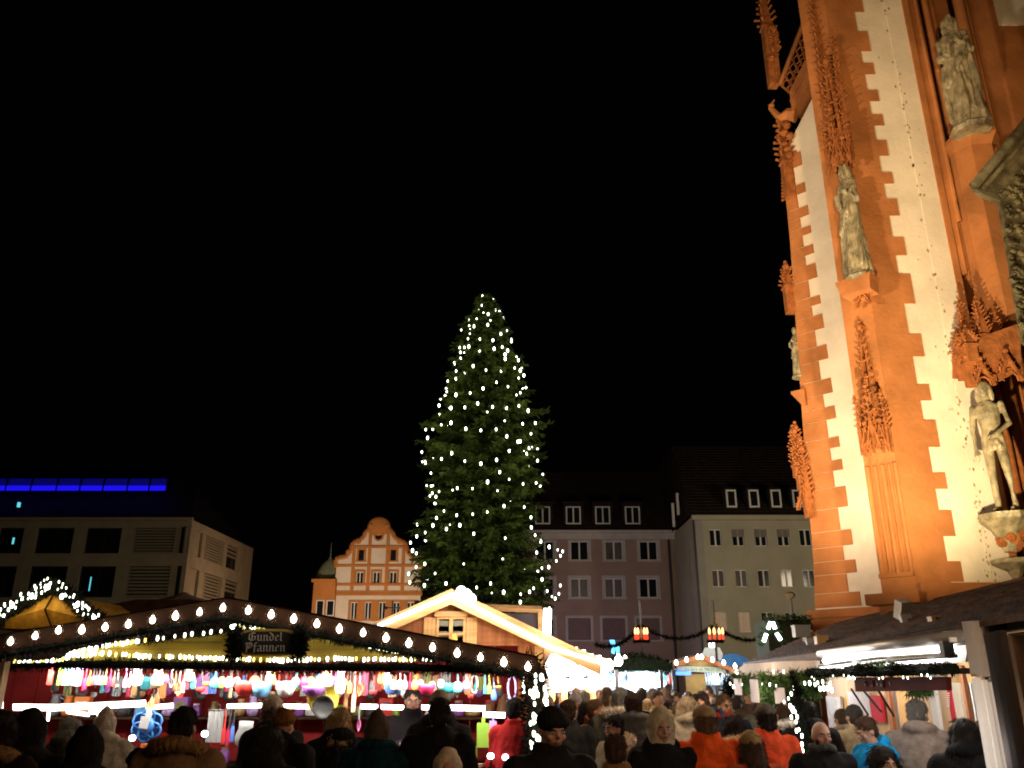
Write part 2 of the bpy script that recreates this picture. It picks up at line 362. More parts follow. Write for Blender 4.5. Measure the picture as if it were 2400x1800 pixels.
# ---------------- office block at the left with blue light band
def office():
    A = P(-140, 1500, 66); C = P(415, 1500, 66); pl = Plane((A.x, 66), (C.x, 66)); Rr = P(572, 1500, 81); pr = Plane((C.x, 66), (Rr.x, 81))
    t = thing('office_block', 'modern flat fronted office block with dark windows and blue lit roof edge', 'building', ((A.x + C.x) / 2, 66, 0))
    ze = pl.uv(415, 1218)[1]; L1 = C.x - A.x; L2 = (Vector((Rr.x, 81, 0)) - pr.A).length
    holes = []
    cols = ((-75, -25), (-8, 52), (82, 170), (198, 282), (311, 409)); rows = ((1237, 1297), (1327, 1400))
    for (va, vb) in rows:
        for i, (ua, ub) in enumerate(cols):
            k = (1297 + 1237) / 2; a = pl.uv(ua, k); b = pl.uv(ub, k); holes.append((a[0], pl.uv(200, vb)[1], b[0], pl.uv(200, va)[1], i))
    m = MB(); wall_front(m, pl, 0, 0, L1, ze, [h[:4] for h in holes], rev=.4)
    rh = []
    for (va, vb, cs) in ((1262, 1312, ((414, 438), (449, 472), (480, 525), (533, 562))), (1345, 1395, ((404, 430), (440, 464), (476, 520), (528, 560)))):
        for i, (ua, ub) in enumerate(cs):
            a = pr.uv(ua, (va + vb) / 2)[0]; b = pr.uv(ub, (va + vb) / 2)[0]
            z0, z1 = holes[0 if va < 1300 else 5][1], holes[0 if va < 1300 else 5][3]
            rh.append((max(.15, a), z0, b, z1, i))
    wall_front(m, pr, 0, 0, L2, ze, [h[:4] for h in rh], rev=.4)
    # solid core behind both facades and the end wall
    c0, c1, c2, c3 = pl.pt(0, 0, -.9), pl.pt(L1 - .1, 0, -.9), pr.pt(L2, 0, -.9), Vector((A.x, 84, 0))
    top = Vector((0, 0, ze)); vs = [c0, c1, c2, c3]; m.add(vs + [q + top for q in vs], [(0, 1, 5, 4), (1, 2, 6, 5), (2, 3, 7, 6), (4, 5, 6, 7)])
    e0, e1 = pr.pt(L2, 0, 0), pr.pt(L2, 0, -3); m.quad(e0, e1, e1 + top, e0 + top)
    m.obj('wall', CONC, t)
    BL = mat('louvre_slat_beige', (.27, .23, .16), .8, .1)
    for p_, hs in ((pl, holes), (pr, rh)):
        for (a, z0, b, z1, i) in hs:
            louv = (p_ is pl and i == 4) or (p_ is pr and i == 2)
            q = MB(); q.rect(p_, a, z0, b, z1, -.6, -.36); w_ = q.obj('window', GLASSD, t)
            if louv:
                for k in range(9):
                    q = MB(); zz = z0 + (z1 - z0) * (k + .15) / 9; q.rect(p_, a, zz, b, zz + (z1 - z0) / 9 * .62, -.3, -.16 + .02 * (k % 2)); q.obj('louvre_slat', BL, t)
            else:
                q = MB(); q.rect(p_, a, z0, a + .12, z1, -.36, -.28); q.rect(p_, b - .12, z0, b, z1, -.36, -.28); q.rect(p_, (a + b) / 2 - .05, z0, (a + b) / 2 + .05, z1, -.36, -.28); q.rect(p_, a, z1 - .12, b, z1, -.36, -.27); q.rect(p_, a, z0, b, z0 + .12, -.36, -.27); q.obj('window_frame', METAL, w_)
            if p_ is pr and i == 3:
                for k in range(3):
                    q = MB(); zz = z1 - .25 - .35 * k; q.rect(p_, a, zz, b, zz + .18, -.3, -.16); q.obj('louvre_slat', BL, t)
    CY = mat('cyan_office_screen', (.1, .6, .7), .5, 0, emit=.9, ec=(.15, .8, .95), samp=False)
    for (u0, v0, u1, v1) in ((25, 1260, 34, 1275), (39, 1177, 46, 1188)):
        q = MB(); a = pl.uv(u0, v1, -.3); b = pl.uv(u1, v0, -.3); q.rect(pl, a[0], a[1], b[0], b[1], -.35, -.3) if v0 > 1200 else q.rect(pl, *pl.uv(u0, v1, .1), *pl.uv(u1, v0, .1), -.1, .1); q.obj('lit_screen', CY, t)
    q = MB(); a = pl.uv(209, 1385, -.3); b = pl.uv(214, 1352, -.3); q.rect(pl, a[0], a[1], b[0] - .05, b[1], -.35, -.3); q.obj('lit_screen', CY, t)
    m = MB()   # set back dark roof storey sloping in
    def ring(d, z): return [pl.pt(-1, z, -d), pl.pt(L1 - d * .4, z, -d), pr.pt(L2 - d * 1.2, z, -d), Vector((A.x - 1, 84, z))]
    r0, r1 = ring(.4, ze + .02), ring(4.2, ze + 5.2)
    m.add(r0 + r1, [(0, 1, 5, 4), (1, 2, 6, 5), (2, 3, 7, 6), (4, 5, 6, 7)]); m.obj('roof', mat('dark_slate_roof', (.012, .012, .016), .6, .2, 3), t)
    m = MB(); m.rect(pl, -.2, ze - .1, L1 + .1, ze + .15, 0, .25); m.obj('parapet', CONC, t)
    BLUE = mat('blue_light_strip', (.02, .02, .5), .5, 0, emit=.85, ec=(.012, .006, 1), samp=False)
    BLUE2 = mat('blue_washed_panel', (.03, .03, .3), .5, .0, emit=.07, ec=(.01, .005, 1), samp=False)  # faint emission paints the blue wash of light above the strips
    DD = -1.0
    while pl.uv(200, 1153, DD)[1] < ze + .15 + 5.2 * (-DD - .4) / 3.8 + .1 and DD < 0: DD += .05
    us = [-140, -75, 14, 73, 133, 188, 242, 299, 350, 391]
    for i in range(len(us) - 1):
        d = DD; a = pl.uv(us[i] + 2, 1150, d); b = pl.uv(us[i + 1] - 2, 1139, d)
        q = MB(); q.rect(pl, a[0], a[1], b[0], b[1], d, d + .15); q.obj('blue_light', BLUE, t)
        q = MB(); b2 = pl.uv(us[i + 1] - 2, 1122, d); q.rect(pl, a[0], b[1] + .05, b[0], b2[1], d - .02, d + .03); q.obj('roof_wash_panel', BLUE2, t)
        if 0 < i < 9: lamp('blue_light_glow', 'POINT', pl.pt((a[0] + b[0]) / 2, b[1] + .9, d + .5), 1.2, (.02, .01, 1), .3)
office()
# ================================================================== CHURCH
PB = fplane(12); PA = Plane((6.312 + .7, 14.748 - .7), (5.44, 15.6)); PC = Plane((5.6, 12.0), (5.27, 12.33))
PF = fplane(12.55)
church = thing('church', 'floodlit gothic church corner with white plaster and red sandstone quoins', 'church', (7.5, 14, 0))
def zB(v, u=2200): return PB.uv(u, v)[1]
def church_build():
    X = lambda r: r * 12 / 1980
    xc, xe, xr = 5.6, X(1036), X(1151)
    ztop = zB(-260); zb = zB(1372)
    # plaster field, set back 4 mm behind the stone
    m = MB(); m.rect(PB, X(1000), 0, xr, ztop, -.5, 0); m.obj('plaster_wall', PLAST, church)
    seam = X(1100)
    m = MB(); m.rect(PB, seam, zb, xr, ztop, 0, .012); m.obj('plaster_pilaster', PLAST, church)
    m = MB()
    for k in range(170):   # lichen and soot spots along the joint and low on the plaster
        z_ = zb + (ztop - zb) * R.random() ** 1.6; x_ = seam + R.gauss(0, .035 if R.random() < .7 else .16); r_ = R.uniform(.006, .022) if abs(x_ - seam) < .08 else R.uniform(.004, .012)
        if not X(1045) < x_ < xr - .03: continue
        m.ext(PB, [(x_ + r_ * R.uniform(.6, 1.2) * math.cos(q_), z_ + r_ * R.uniform(.8, 2.2) * math.sin(q_)) for q_ in [j * 1.047 for j in range(6)]], .0125, .0145)
    o_ = m.obj('soot_spots', mat('soot_stain', (.34, .25, .14), .9, .3, 30), church); o_['kind'] = 'stuff'
    # buttress body: plain stone faces
    m = MB(); K = [(xc, 12 - .012), (X(1007), 12 - .012), (X(1007), 12.4), (7.2, 13.5), (6.5, 14.6), (5.27 + .5, 12.33 + .5), (5.27, 12.33)]
    n = len(K); vs = [(x, y, 0) for x, y in K] + [(x, y, ztop) for x, y in K]
    m.add(vs, [(i, (i + 1) % n, n + (i + 1) % n, n + i) for i in range(n)] + [list(range(n, 2 * n))]); m.obj('buttress', SAND, church)
    # quoin stones, courses measured on the tower: long stones bite into the plaster
    tv = [-60, -20, 29, 74, 121, 148, 175, 211, 238, 268, 295, 329, 366, 404, 431, 466, 506, 556, 599, 642, 712, 783, 836, 901, 939, 984, 1048, 1107, 1146, 1195, 1257, 1315, 1364]
    # index 2: white starts at 29
    for i in range(len(tv) - 1):
        long_ = (i % 2 == 1)
        z1, z0 = zB(tv[i], 2150), zB(tv[i + 1], 2150); j = R.uniform(-.008, .008)
        x1 = X(1036 if long_ else 1007) + j
        m = MB(); m.rect(PB, X(925 + R.choice((0, 30, 14))) , z0 + .002, x1, z1 - .002, .0, .014 + R.uniform(0, .002)); m.obj('quoin_stone', SAND, church)
    # courses of the big stones on the plain face between corner and quoins
    z = zb
    while z < ztop:
        h = R.choice((.42, .55, .66)); xs = [xc, X(925) - .01]
        m = MB(); m.rect(PB, xc + .004, z, X(925) - .003, min(z + h, ztop) - .003, .012, .015 + R.uniform(0, .001)); m.obj('face_stone', SAND, church); z += h
    # base mouldings
    z0 = zB(1395, 2250)
    prof = [(0, .55), (.05, .42), (.12, .30), (.2, .22), (.26, .12)]
    m = MB()
    for (a, b) in prof: pass
    base = [(5.1, 11.75), (8.8, 11.75)]
    m.rect(PB, 5.62, z0 - .12, 9.5, z0 + .0, 0, .26); m.ext(Plane((5.62, 12), (9.5, 12)), [(0, z0), (3.9, z0), (3.9, z0 + .16), (0, z0 + .16)], 0, .13); m.obj('string_course', SAND, church)
    m = MB(); m.rect(PB, 5.64, 0, 9.5, z0 - .12, -.4, .08); m.obj('plinth', SAND, church)
    m = MB(); m.rect(PC, -.14, z0 - .12, .6, z0 + .03, 0, .3); m.rect(PC, -.05, 0, .5, z0 - .12, 0, .1); m.obj('string_course', SAND, church)
    # blind tracery channels on the oblique face
    ztr1, ztr0 = zB(1085, 2045), zB(1340, 2070)
    m = MB()
    for k, s in enumerate((.01, .10, .19, .30, .41)): m.tube([PC.pt(s, ztr0, .02), PC.pt(s, ztr1, .02)], .024 if k % 2 else .035, 8)
    m.rect(PC, -.02, ztr0 - .06, .46, ztr0, 0, .06); m.obj('blind_tracery', SAND, church, smooth=False)
    # left wall A
    sA = lambda u, v: PA.uv(u, v)
    s_l = sA(1908, 1330)[0]; s_r = 0
    edge = [sA(1912, 1455), sA(1908, 1331), sA(1903, 1260), sA(1893, 1150), sA(1879, 950), sA(1866, 760), sA(1852, 560), sA(1840, 440), sA(1838, 355)]
    rake = [sA(1851, 335), sA(1934, 170)]
    zt = rake[1][1]; sl = (rake[1][1] - rake[0][1]) / (rake[1][0] - rake[0][0])
    e = rake[0]
    outline = [(edge[0][0], 0)] + [(a, b) for a, b in edge] + [rake[0], (0.0, e[1] + sl * (0 - e[0])), (0, 0)]
    m = MB(); m.ext(PA, outline, -.6, 0); m.obj('plaster_wall', PLAST, church)
    # quoins of wall A
    tl = [354, 388, 428, 452, 483, 507, 531, 550, 576, 598, 621, 656, 697, 718, 742, 776, 814, 848, 893, 928, 958, 988, 1030, 1055, 1083, 1108, 1146, 1194, 1246, 1283, 1316, 1347, 1390, 1424]
    def eds(z):
        for i in range(len(edge) - 1):
            if edge[i][1] <= z <= edge[i + 1][1]:
                f = (z - edge[i][1]) / (edge[i + 1][1] - edge[i][1]); return edge[i][0] + (edge[i + 1][0] - edge[i][0]) * f
        return edge[-1][0] if z > 5 else edge[0][0]
    for i in range(len(tl) - 1):
        u = 1880 + (tl[i] - 400) * .075
        z1, z0_ = sA(u, tl[i])[1], sA(u, tl[i + 1])[1]; white = i % 2 == 1
        k = 770 if white else 795
        # right end of the stone from ratio k
        zc = (z0_ + z1) / 2; vmid = (tl[i] + tl[i + 1]) / 2; y = (900 - vmid) / 1980; tt = (ct - st * y)
        s1 = sA(1200 + k * (ct - st * y), vmid)[0]
        m = MB(); m.ext(PA, [(eds(z0_), z0_ + .003), (s1, z0_ + .003), (s1, z1 - .003), (eds(z1), z1 - .003)], 0, .014); m.obj('quoin_stone', SAND, church)
    # corner buttress return in stone (left silhouette strip) and its shaft lines
    m = MB(); m.ext(PA, [(edge[0][0] + .03, 0)] + [(a + .03, b) for a, b in edge] + [(edge[-1][0] - .10, edge[-1][1]), (edge[-1][0] - .02, 2)], .031, .09); 
    zbA = sA(1990, 1432)[1]
    m = MB(); m.rect(PA, -.1, zbA - .1, edge[0][0] + .08, zbA + .04, 0, .14); m.rect(PA, -.1, 0, edge[0][0] + .05, zbA - .1, 0, .07); m.obj('string_course', SAND, church)
    # raking parapet: coping beam, openwork, handrail
    def along(p, q, f): return (p[0] + (q[0] - p[0]) * f, p[1] + (q[1] - p[1]) * f)
    b0, b1 = sA(1858, 300), sA(1990, 35); 
    lo0, lo1 = sA(1868, 272), sA(1937, 160); hi0, hi1 = sA(1862, 228), sA(1922, 112)
    def ext2(p, q, f=1.7): return (p[0] + (q[0] - p[0]) * f, p[1] + (q[1] - p[1]) * f)
    m = MB(); L0, L1_, H0, H1 = lo0, ext2(lo0, lo1), hi0, ext2(hi0, hi1)
    m.ext(PA, [L0, L1_, H1, H0], -.25, .22); m.ext(PA, [along(L0, H0, .45), along(L1_, H1, .45), along(L1_, H1, .55), along(L0, H0, .55)], .22, .26); m.obj('raking_coping', SAND, church)
    r0, r1 = sA(1836, 205), sA(1915, 0); r1 = ext2(r0, r1, 1.5)
    m = MB(); m.tube([PA.pt(*r0, .15), PA.pt(*r1, .15)], .05, 6); m.tube([PA.pt(*along(H0, r0, .1), .15), PA.pt(*along(H1, r1, .1), .15)], .03, 6); m.obj('parapet_rail', SAND, church)
    m = MB()
    for k in range(15):
        f = k / 14; a = along(H0, H1, f); b = along(r0, r1, f); m.tube([PA.pt(*a, .13), PA.pt(*b, .13)], .024, 5)
        if k < 14:
            c = along(along(H0, H1, f + .036), along(r0, r1, f + .036), .62); c2 = along(along(H0, H1, f + .036), along(r0, r1, f + .036), .25)
            Mx = Matrix.Rotation(math.atan2(PA.n.y, PA.n.x), 4, 'Z') @ Matrix.Rotation(math.pi / 2, 4, 'Y')
            for cc, rr in ((c, .07), (c2, .05)):
                pts = [PA.pt(cc[0] + rr * math.cos(t), cc[1] + rr * 1.5 * math.sin(t), .13) for t in [i * math.pi / 4 for i in range(9)]]
                m.tube(pts, .016, 4, cap=False)
    m.obj('openwork_parapet', SAND2, church)
    # right of the plaster: jamb rolls, niche pier, recessed wall
    m = MB(); m.rect(PB, xr + .0, 0, xr + .09, ztop, -.3, .05); m.obj('jamb_moulding', SAND, church)
    for r_, rad, d, vb in ((1182, .06, -.05, 640), (1203, .05, -.11, 650), (1224, .065, -.04, 660), (1250, .05, -.12, 600), (1190, .035, .02, 520)):
        m = MB(); x = X(r_); zz = zB(vb, 2260); m.tube([(x, 12 - d, zz), (x, 12 - d, ztop)], rad, 10); m.obj('jamb_roll', SAND, church, smooth=True)
    m = MB(); m.rect(PF, 7.0, 0, 12.5, ztop, -.5, 0); m.obj('recessed_wall', SAND, church)
    m = MB(); m.rect(PF, 9.02, PF.uv(2360, 60)[1], 9.9, ztop, 0, .02); m.obj('plaster_panel', PLAST, church)
    for i, (x, rad, d) in enumerate(((7.28, .09, .15), (7.50, .06, .2), (7.72, .1, .13), (7.95, .06, .2), (8.2, .1, .15), (8.5, .07, .2), (8.75, .1, .15))):
        m = MB(); m.tube([(x, 12.55 - d, 0), (x, 12.55 - d, zB(560, 2300))], rad, 8); m.obj('portal_roll', SAND2, church, smooth=True)
    # niche pier under the upper statue
    PN = fplane(11.75); c0 = PN.uv(2232, 330); c1 = PN.uv(2322, 300)
    xa, xb = PN.uv(2240, 360)[0], PN.uv(2335, 360)[0]; zt_ = PN.uv(2270, 335)[1]
    m = MB(); vs = []
    K = [(xa, 12.3), (xa + .04, 11.85), (xa + .2, 11.62), (xb - .15, 11.58), (xb, 11.8), (xb + .02, 12.4)]
    zb2 = PN.uv(2270, 760)[1]
    m.add([(x, y, zb2) for x, y in K] + [(x, y, zt_ - .12) for x, y in K], [(i, (i + 1) % 6, 6 + (i + 1) % 6, 6 + i) for i in range(6)] + [list(range(6, 12)), list(range(5, -1, -1))]); m.obj('niche_pier', SAND, church)
    m = MB()
    K2 = [((x - (xa + xb) / 2) * 1.22 + (xa + xb) / 2, y - .12 if y < 12.2 else y) for x, y in K]
    m.add([(x, y, zt_ - .12) for x, y in K] + [(x, y, zt_ + .05) for x, y in K2] + [(x, y, zt_ + .12) for x, y in K2], [(i, (i + 1) % 6, 6 + (i + 1) % 6, 6 + i) for i in range(6)] + [(6 + i, 6 + (i + 1) % 6, 12 + (i + 1) % 6, 12 + i) for i in range(6)] + [list(range(12, 18))]); m.obj('console', SAND, church)
    m = MB(); m.tube([(xb + .1, 12.0, zt_ - 1.2), (xb + .1, 12.0, ztop)], .1, 8); m.tube([(xb + .3, 12.15, zt_ - 1.2), (xb + .3, 12.15, ztop)], .06, 8)
    m.obj('niche_shaft', SAND, church, smooth=True)
    return zt_, (xa + xb) / 2
NICHE = church_build()
def crockets(m, p0, p1, n, r=.035, out=(0, 0, 0)):
    p0, p1 = Vector(p0), Vector(p1)
    for k in range(n):
        p = p0.lerp(p1, (k + .5) / n); o_ = Vector(out); o_ = o_.normalized() if o_.length > .01 else Vector((R.uniform(-1, 1), -1, 0)).normalized()
        j_ = Vector((R.uniform(-.3, .3), R.uniform(-.3, .3), R.uniform(-.2, .3)))
        e_ = p + (o_ + j_) * r * R.uniform(1.1, 1.7) + Vector((0, 0, r * .7)); m.tube([p, e_], [r * .55, r * .3], 5); m.ball(e_ + Vector((0, 0, r * .2)), (r * R.uniform(.5, .85), r * R.uniform(.5, .85), r * R.uniform(.3, .55)), 5, 3)
def pinnacle(m, c, zb, zt, hw, rows=8, frac=.35, cr=.035):
    """square shaft with a crocketed spirelet"""
    x, y = c; zs = zb + (zt - zb) * frac
    m.box((x, y, (zb + zs) / 2), (hw * 2, hw * 2, zs - zb)); m.box((x, y, zs), (hw * 2.5, hw * 2.5, .04))
    o = [(-hw, -hw), (hw, -hw), (hw, hw), (-hw, hw)]
    m.add([(x + a, y + b, zs + .02) for a, b in o] + [(x + a * .12, y + b * .12, zt) for a, b in o], [(0, 1, 5, 4), (1, 2, 6, 5), (2, 3, 7, 6), (3, 0, 4, 7), (4, 5, 6, 7)])
    for a, b in o: crockets(m, (x + a, y + b, zs + .05), (x + a * .15, y + b * .15, zt - .03), rows, cr, (a / hw, b / hw, 0))
    m.ball((x, y, zt), cr * 1.7, 6, 4); m.ball((x, y, zt + cr * 2.4), cr, 5, 3)
def gablet(m, pl, s, z, w, h, d, cr=.03):
    m.ext(pl, [(s - w, z), (s - w * .78, z), (s, z + h * .78), (s + w * .78, z), (s + w, z), (s, z + h)], d - .03, d + .03)
    m.tube([pl.pt(s - w * .6, z, d)] + [pl.pt(s + w * .6 * math.cos(math.pi - a), z + h * .35 * math.sin(a), d) for a in (.5, 1.1, 1.57, 2.1, 2.7)] + [pl.pt(s + w * .6, z, d)], .016, 4)
    for sg in (-1, 1): crockets(m, pl.pt(s + sg * w, z, d), pl.pt(s, z + h, d), 5, cr, (0, 0, 1))
    m.ball(pl.pt(s, z + h + .04, d), cr * 1.4, 6, 4)
def tabernacle(name, pl, s, z0, z1, w, d, label=None):
    """canopy: three gablets round a centre, corner pinnacles and an openwork spire above"""
    m = MB(); H = z1 - z0; c = pl.pt(s, 0, d); c = (c.x, c.y)
    # base slab and gablets
    for dz, sc_ in ((0, 1),):
        gablet(m, pl, s - w * .5, z0, w * .42, H * .2, d + w * .5); gablet(m, pl, s + w * .5, z0, w * .42, H * .2, d + w * .5); gablet(m, pl, s, z0 + .02, w * .5, H * .26, d + w * .62)
    for a, b, k in ((-1, .6, .42), (1, .6, .42), (0, .75, .5), (-.5, .3, .6), (.5, .3, .6), (-1, 0, .35), (1, 0, .35)):
        p = pl.pt(s + a * w * .9, 0, d + b * w); pinnacle(m, (p.x, p.y), z0 - H * .03, z0 + H * k, w * .07, 5, .4, .022)
    p = pl.pt(s, 0, d); m.box((p.x, p.y, z0 + H * .18), (w * .9, w * .9, H * .3))
    # openwork spire: 4 ribs with crockets and rungs
    for a, b in ((-1, -1), (1, -1), (1, 1), (-1, 1)):
        q0 = pl.pt(s + a * w * .42, z0 + H * .32, d + b * w * .42); q1 = pl.pt(s + a * w * .05, z1, d + b * w * .05)
        m.tube([q0, q1], [.028, .016], 5); crockets(m, q0, q1, 11, .03, ((q0.x - p.x), (q0.y - p.y), 0))
    for k in range(5):
        f = k / 5; zz = z0 + H * .32 + H * .68 * f; ww = w * (.42 - .37 * f)
        for (a, b), (a2, b2) in (((-1, 1), (1, 1)), ((-1, -1), (-1, 1)), ((1, -1), (1, 1))):
            m.tube([pl.pt(s + a * ww, zz, d + b * ww), pl.pt(s + a2 * ww, zz, d + b2 * ww)], .016, 4)
    m.ball(pl.pt(s, z1 + .03, d), .07, 7, 5); m.ball(pl.pt(s, z1 + .14, d), .035, 6, 4)
    return m.obj(name, SAND2, church)
def church_ornament():
    zc = lambda v, u=2030: PC.uv(u, v)[1]
    tabernacle('canopy', PC, .20, zc(1060, 2050), zc(775, 2020), .22, .05)
    tabernacle('canopy', PC, .07, zc(398, 1985), zc(150, 1960), .21, .14)
    # dark crocketed shaft running up behind that spire
    m = MB(); q = PC.pt(.20, 0, .03); pinnacle(m, (q.x, q.y), zc(330, 1985), zc(-60, 1950), .08, 16, .25, .035); q = PC.pt(-.06, 0, .1); pinnacle(m, (q.x, q.y), zc(380, 2000), zc(90, 1975), .06, 10, .3, .03); m.obj('pinnacle', SAND2, church)
    # console under the niche statue
    zt = zc(672, 2000); m = MB()
    m.ext(PC, [(-.14, zt - .26), (.30, zt - .26), (.36, zt - .08), (.38, zt), (-.18, zt), (-.16, zt - .08)], 0, .34); m.obj('console', SAND, church)
    gm = MB(); gablet(gm, PC, .05, zc(728, 2020), .13, .26, .16, .02); gm.ball(PC.pt(.05, zc(712, 2015), .16), .045, 6, 4); gm.obj('console_tracery', SAND2, church)
    # left edge: parapet pinnacle, gargoyle, little canopies and console on the hidden face
    s = PA.uv(1830, 100)[0]; e_ = lambda u, v: PA.uv(u, v)
    m = MB()
    for (u, v0, v1, hw) in ((1816, 205, -80, .10), (1828, 200, 60, .05)):
        p = PA.pt(e_(u, v0)[0], 0, .05); pinnacle(m, (p.x, p.y), e_(u, v0)[1], e_(u, v1)[1], hw, 9, .5, .055)
    p = PA.pt(e_(1812, 120)[0], e_(1812, 120)[1], .05)
    for k in range(7): m.ball(p + Vector((R.uniform(-.1, .1), R.uniform(-.1, .1), R.uniform(-.35, .35))), .085, 6, 4)
    m.obj('pinnacle', SAND2, church)
    m = MB(); g0, g1 = e_(1868, 268), e_(1814, 262)
    m.tube([PA.pt(g0[0], g0[1] - .05, .05), PA.pt((g0[0] * 2 + g1[0]) / 3, g0[1] + .03, .1), PA.pt((g0[0] + 2 * g1[0]) / 3, g0[1] + .02, .14), PA.pt(g1[0], g1[1] + .02, .16)], [.16, .13, .085, .05], 8)
    m.ball(PA.pt(g1[0] - .03, g1[1] + .05, .16), (.07, .06, .05), 7, 5); m.tube([PA.pt(g1[0] - .05, g1[1] + .1, .16), PA.pt(g1[0] - .1, g1[1] + .2, .12)], [.03, .01], 5); m.obj('gargoyle', SAND, church)
    m = MB(); p = PA.pt(e_(1846, 400)[0], 0, .05); pinnacle(m, (p.x, p.y), e_(1846, 470)[1], e_(1846, 280)[1], .09, 7, .45, .06)
    for k in range(6): m.ball(PA.pt(e_(1848, 330)[0] + R.uniform(-.1, .1), e_(1848, 300 + 14 * k)[1], .1), .09, 6, 4)
    m.obj('pinnacle', SAND2, church)
    m = MB()
    for v in range(470, 390, -8): m.ball(PA.pt(*e_(1836, v), .03), .035, 5, 3)
    m.obj('crocket_row', SAND2, church)
    m = MB()
    p = PA.pt(e_(1848, 680)[0], 0, 0); pinnacle(m, (p.x, p.y), e_(1850, 735)[1], e_(1845, 625)[1], .09, 5, .55, .045); m.obj('pinnacle', SAND2, church)
    zcs = e_(1872, 905)[1]; m = MB(); a = e_(1862, 920); m.ext(PA, [(e_(1890, 920)[0], a[1] - .32), (e_(1884, 940)[0], a[1] - .32), (e_(1860, 925)[0], a[1] - .05), (e_(1858, 915)[0], a[1]), (e_(1890, 915)[0], a[1])], -.4, .1); m.obj('console', SAND, church)
    m = MB()
    for k, (u, v0, v1) in enumerate(((1884, 1150, 1000), (1876, 1120, 1010), (1893, 1170, 1030), (1903, 1215, 1050))):
        p = PA.pt(e_(u, v0)[0], 0, .06 + .03 * (k % 2)); pinnacle(m, (p.x, p.y), e_(u, v0)[1], e_(u, v1)[1], .07, 9, .25, .04)
    gablet(m, PA, e_(1892, 1190)[0], e_(1892, 1195)[1], .16, .45, .1, .035); m.obj('canopy', SAND2, church)
    # canopy, console and rose ball at the portal statue
    PS = fplane(11.4); m = MB(); c = PS.uv(2310, 900)
    for (u, v0, v1, dy) in ((2278, 850, 775, 0), (2290, 900, 800, .1), (2282, 830, 765, .2), (2345, 880, 720, .3), (2372, 870, 720, .2), (2310, 880, 690, .3), (2330, 870, 700, .1), (2292, 870, 760, .35)):
        p = PS.uv(u, v0); pinnacle(m, (p[0], 11.4 + dy), p[1], PS.uv(u, v1)[1], .075, 8, .5, .028)
    a, b = PS.uv(2280, 855), PS.uv(2395, 862); m.ext(PS, [(a[0], a[1]), (b[0], b[1]), (b[0] + .1, b[1] + .7), (a[0] + .05, a[1] + .38)], -.9, 0)
    a = PS.uv(2304, 905); gablet(m, PS, a[0], a[1], .16, .36, .05, .03); a = PS.uv(2366, 895); gablet(m, PS, a[0], a[1], .18, .42, .05, .03); m.obj('canopy', SAND2, church)
    m = MB(); a = PS.uv(2352, 1205); m.lathe((a[0] + .05, 11.45, a[1] - .5), [(.10, 0), (.13, .15), (.22, .3), (.34, .42), (.36, .5)], 8); m.obj('console', STATUE, church)
    m = MB(); a = PS.uv(2375, 1258)
    for k in range(46):
        d = Vector((R.gauss(0, 1), R.gauss(0, 1), R.gauss(0, 1))).normalized(); m.ball(Vector((a[0] + .02, 11.45, a[1])) + d * .17, .055, 5, 4)
    m.ball((a[0] + .02, 11.45, a[1]), .17, 8, 6); m.obj('rose_ball', SAND2, church)
    m = MB(); a = PS.uv(2385, 1310); m.lathe((a[0], 11.5, a[1] - .25), [(.05, 0), (.1, .1), (.28, .2), (.3, .25)], 8); m.obj('bracket', STATUE, church)
    # portal canopy (pale openwork slab high at the right)
    PO = fplane(10.6); pts = [PO.uv(*q) for q in ((2283, 438), (2300, 452), (2345, 470), (2362, 560), (2385, 700), (2402, 800), (2440, 820), (2440, 240), (2400, 305), (2340, 372))]
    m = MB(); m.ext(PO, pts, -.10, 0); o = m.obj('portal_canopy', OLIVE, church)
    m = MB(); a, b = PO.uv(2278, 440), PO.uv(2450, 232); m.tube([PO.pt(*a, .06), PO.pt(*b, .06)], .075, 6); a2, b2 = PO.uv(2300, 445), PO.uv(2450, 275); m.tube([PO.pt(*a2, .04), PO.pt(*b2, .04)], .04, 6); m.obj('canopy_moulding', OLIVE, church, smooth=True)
    m = MB()
    for k in range(260):
        u = R.uniform(2300, 2440); v = R.uniform(350, 800)
        if (v - 438) < (2283 - u) * 1.2 + 90 or u < 2345 + (v - 470) * .17: continue
        r_ = R.uniform(4, 11); m.tube([PO.pt(*PO.uv(u + r_ * math.cos(t), v + r_ * math.sin(t)), .01) for t in [R.random() + j * 1.05 for j in range(R.choice((3, 4, 5)))]], R.uniform(.015, .04), 5)
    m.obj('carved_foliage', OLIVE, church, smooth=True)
church_ornament()
# floodlights: fixtures on the stall roof; washes from the square are added, unseen
def floodlight(u, v, Y, aim, power, label, s=1):
    p = P(u, v, Y); t = thing('floodlight', label, 'floodlight', tuple(p))
    m = MB(); rz = Matrix.Rotation(.5, 3, 'X') @ Matrix.Rotation(.3, 3, 'Z'); m.box(p, (.11 * s, .09 * s, .17 * s), rz); m.box(p + Vector((.0, -.05, -.1 * s)), (.10 * s, .05, .12 * s), Matrix.Rotation(-.4, 3, 'X'))
    m.obj('lamp_housing', mat('grey_lamp_housing', (.5, .5, .46), .5, .1), t)
    m = MB(); m.tube([p + Vector((0, 0, -.1)), p + Vector((.05, .1, -.45))], .015, 6); m.obj('bracket', METAL, t)
floodlight(2115, 1428, 9.2, None, 0, 'pale grey floodlight housing on the stall roof against the orange buttress', 1.15)
floodlight(1893, 1490, 11.5, None, 0, 'small grey floodlight at the left end of the stall roof beneath the church', .9)
lamp('flood_roof_near', 'SPOT', (4.5, 8.7, 3.0), 2150, (1, .77, .44), .05, (5.75, 12, 5.9), 86, 1)
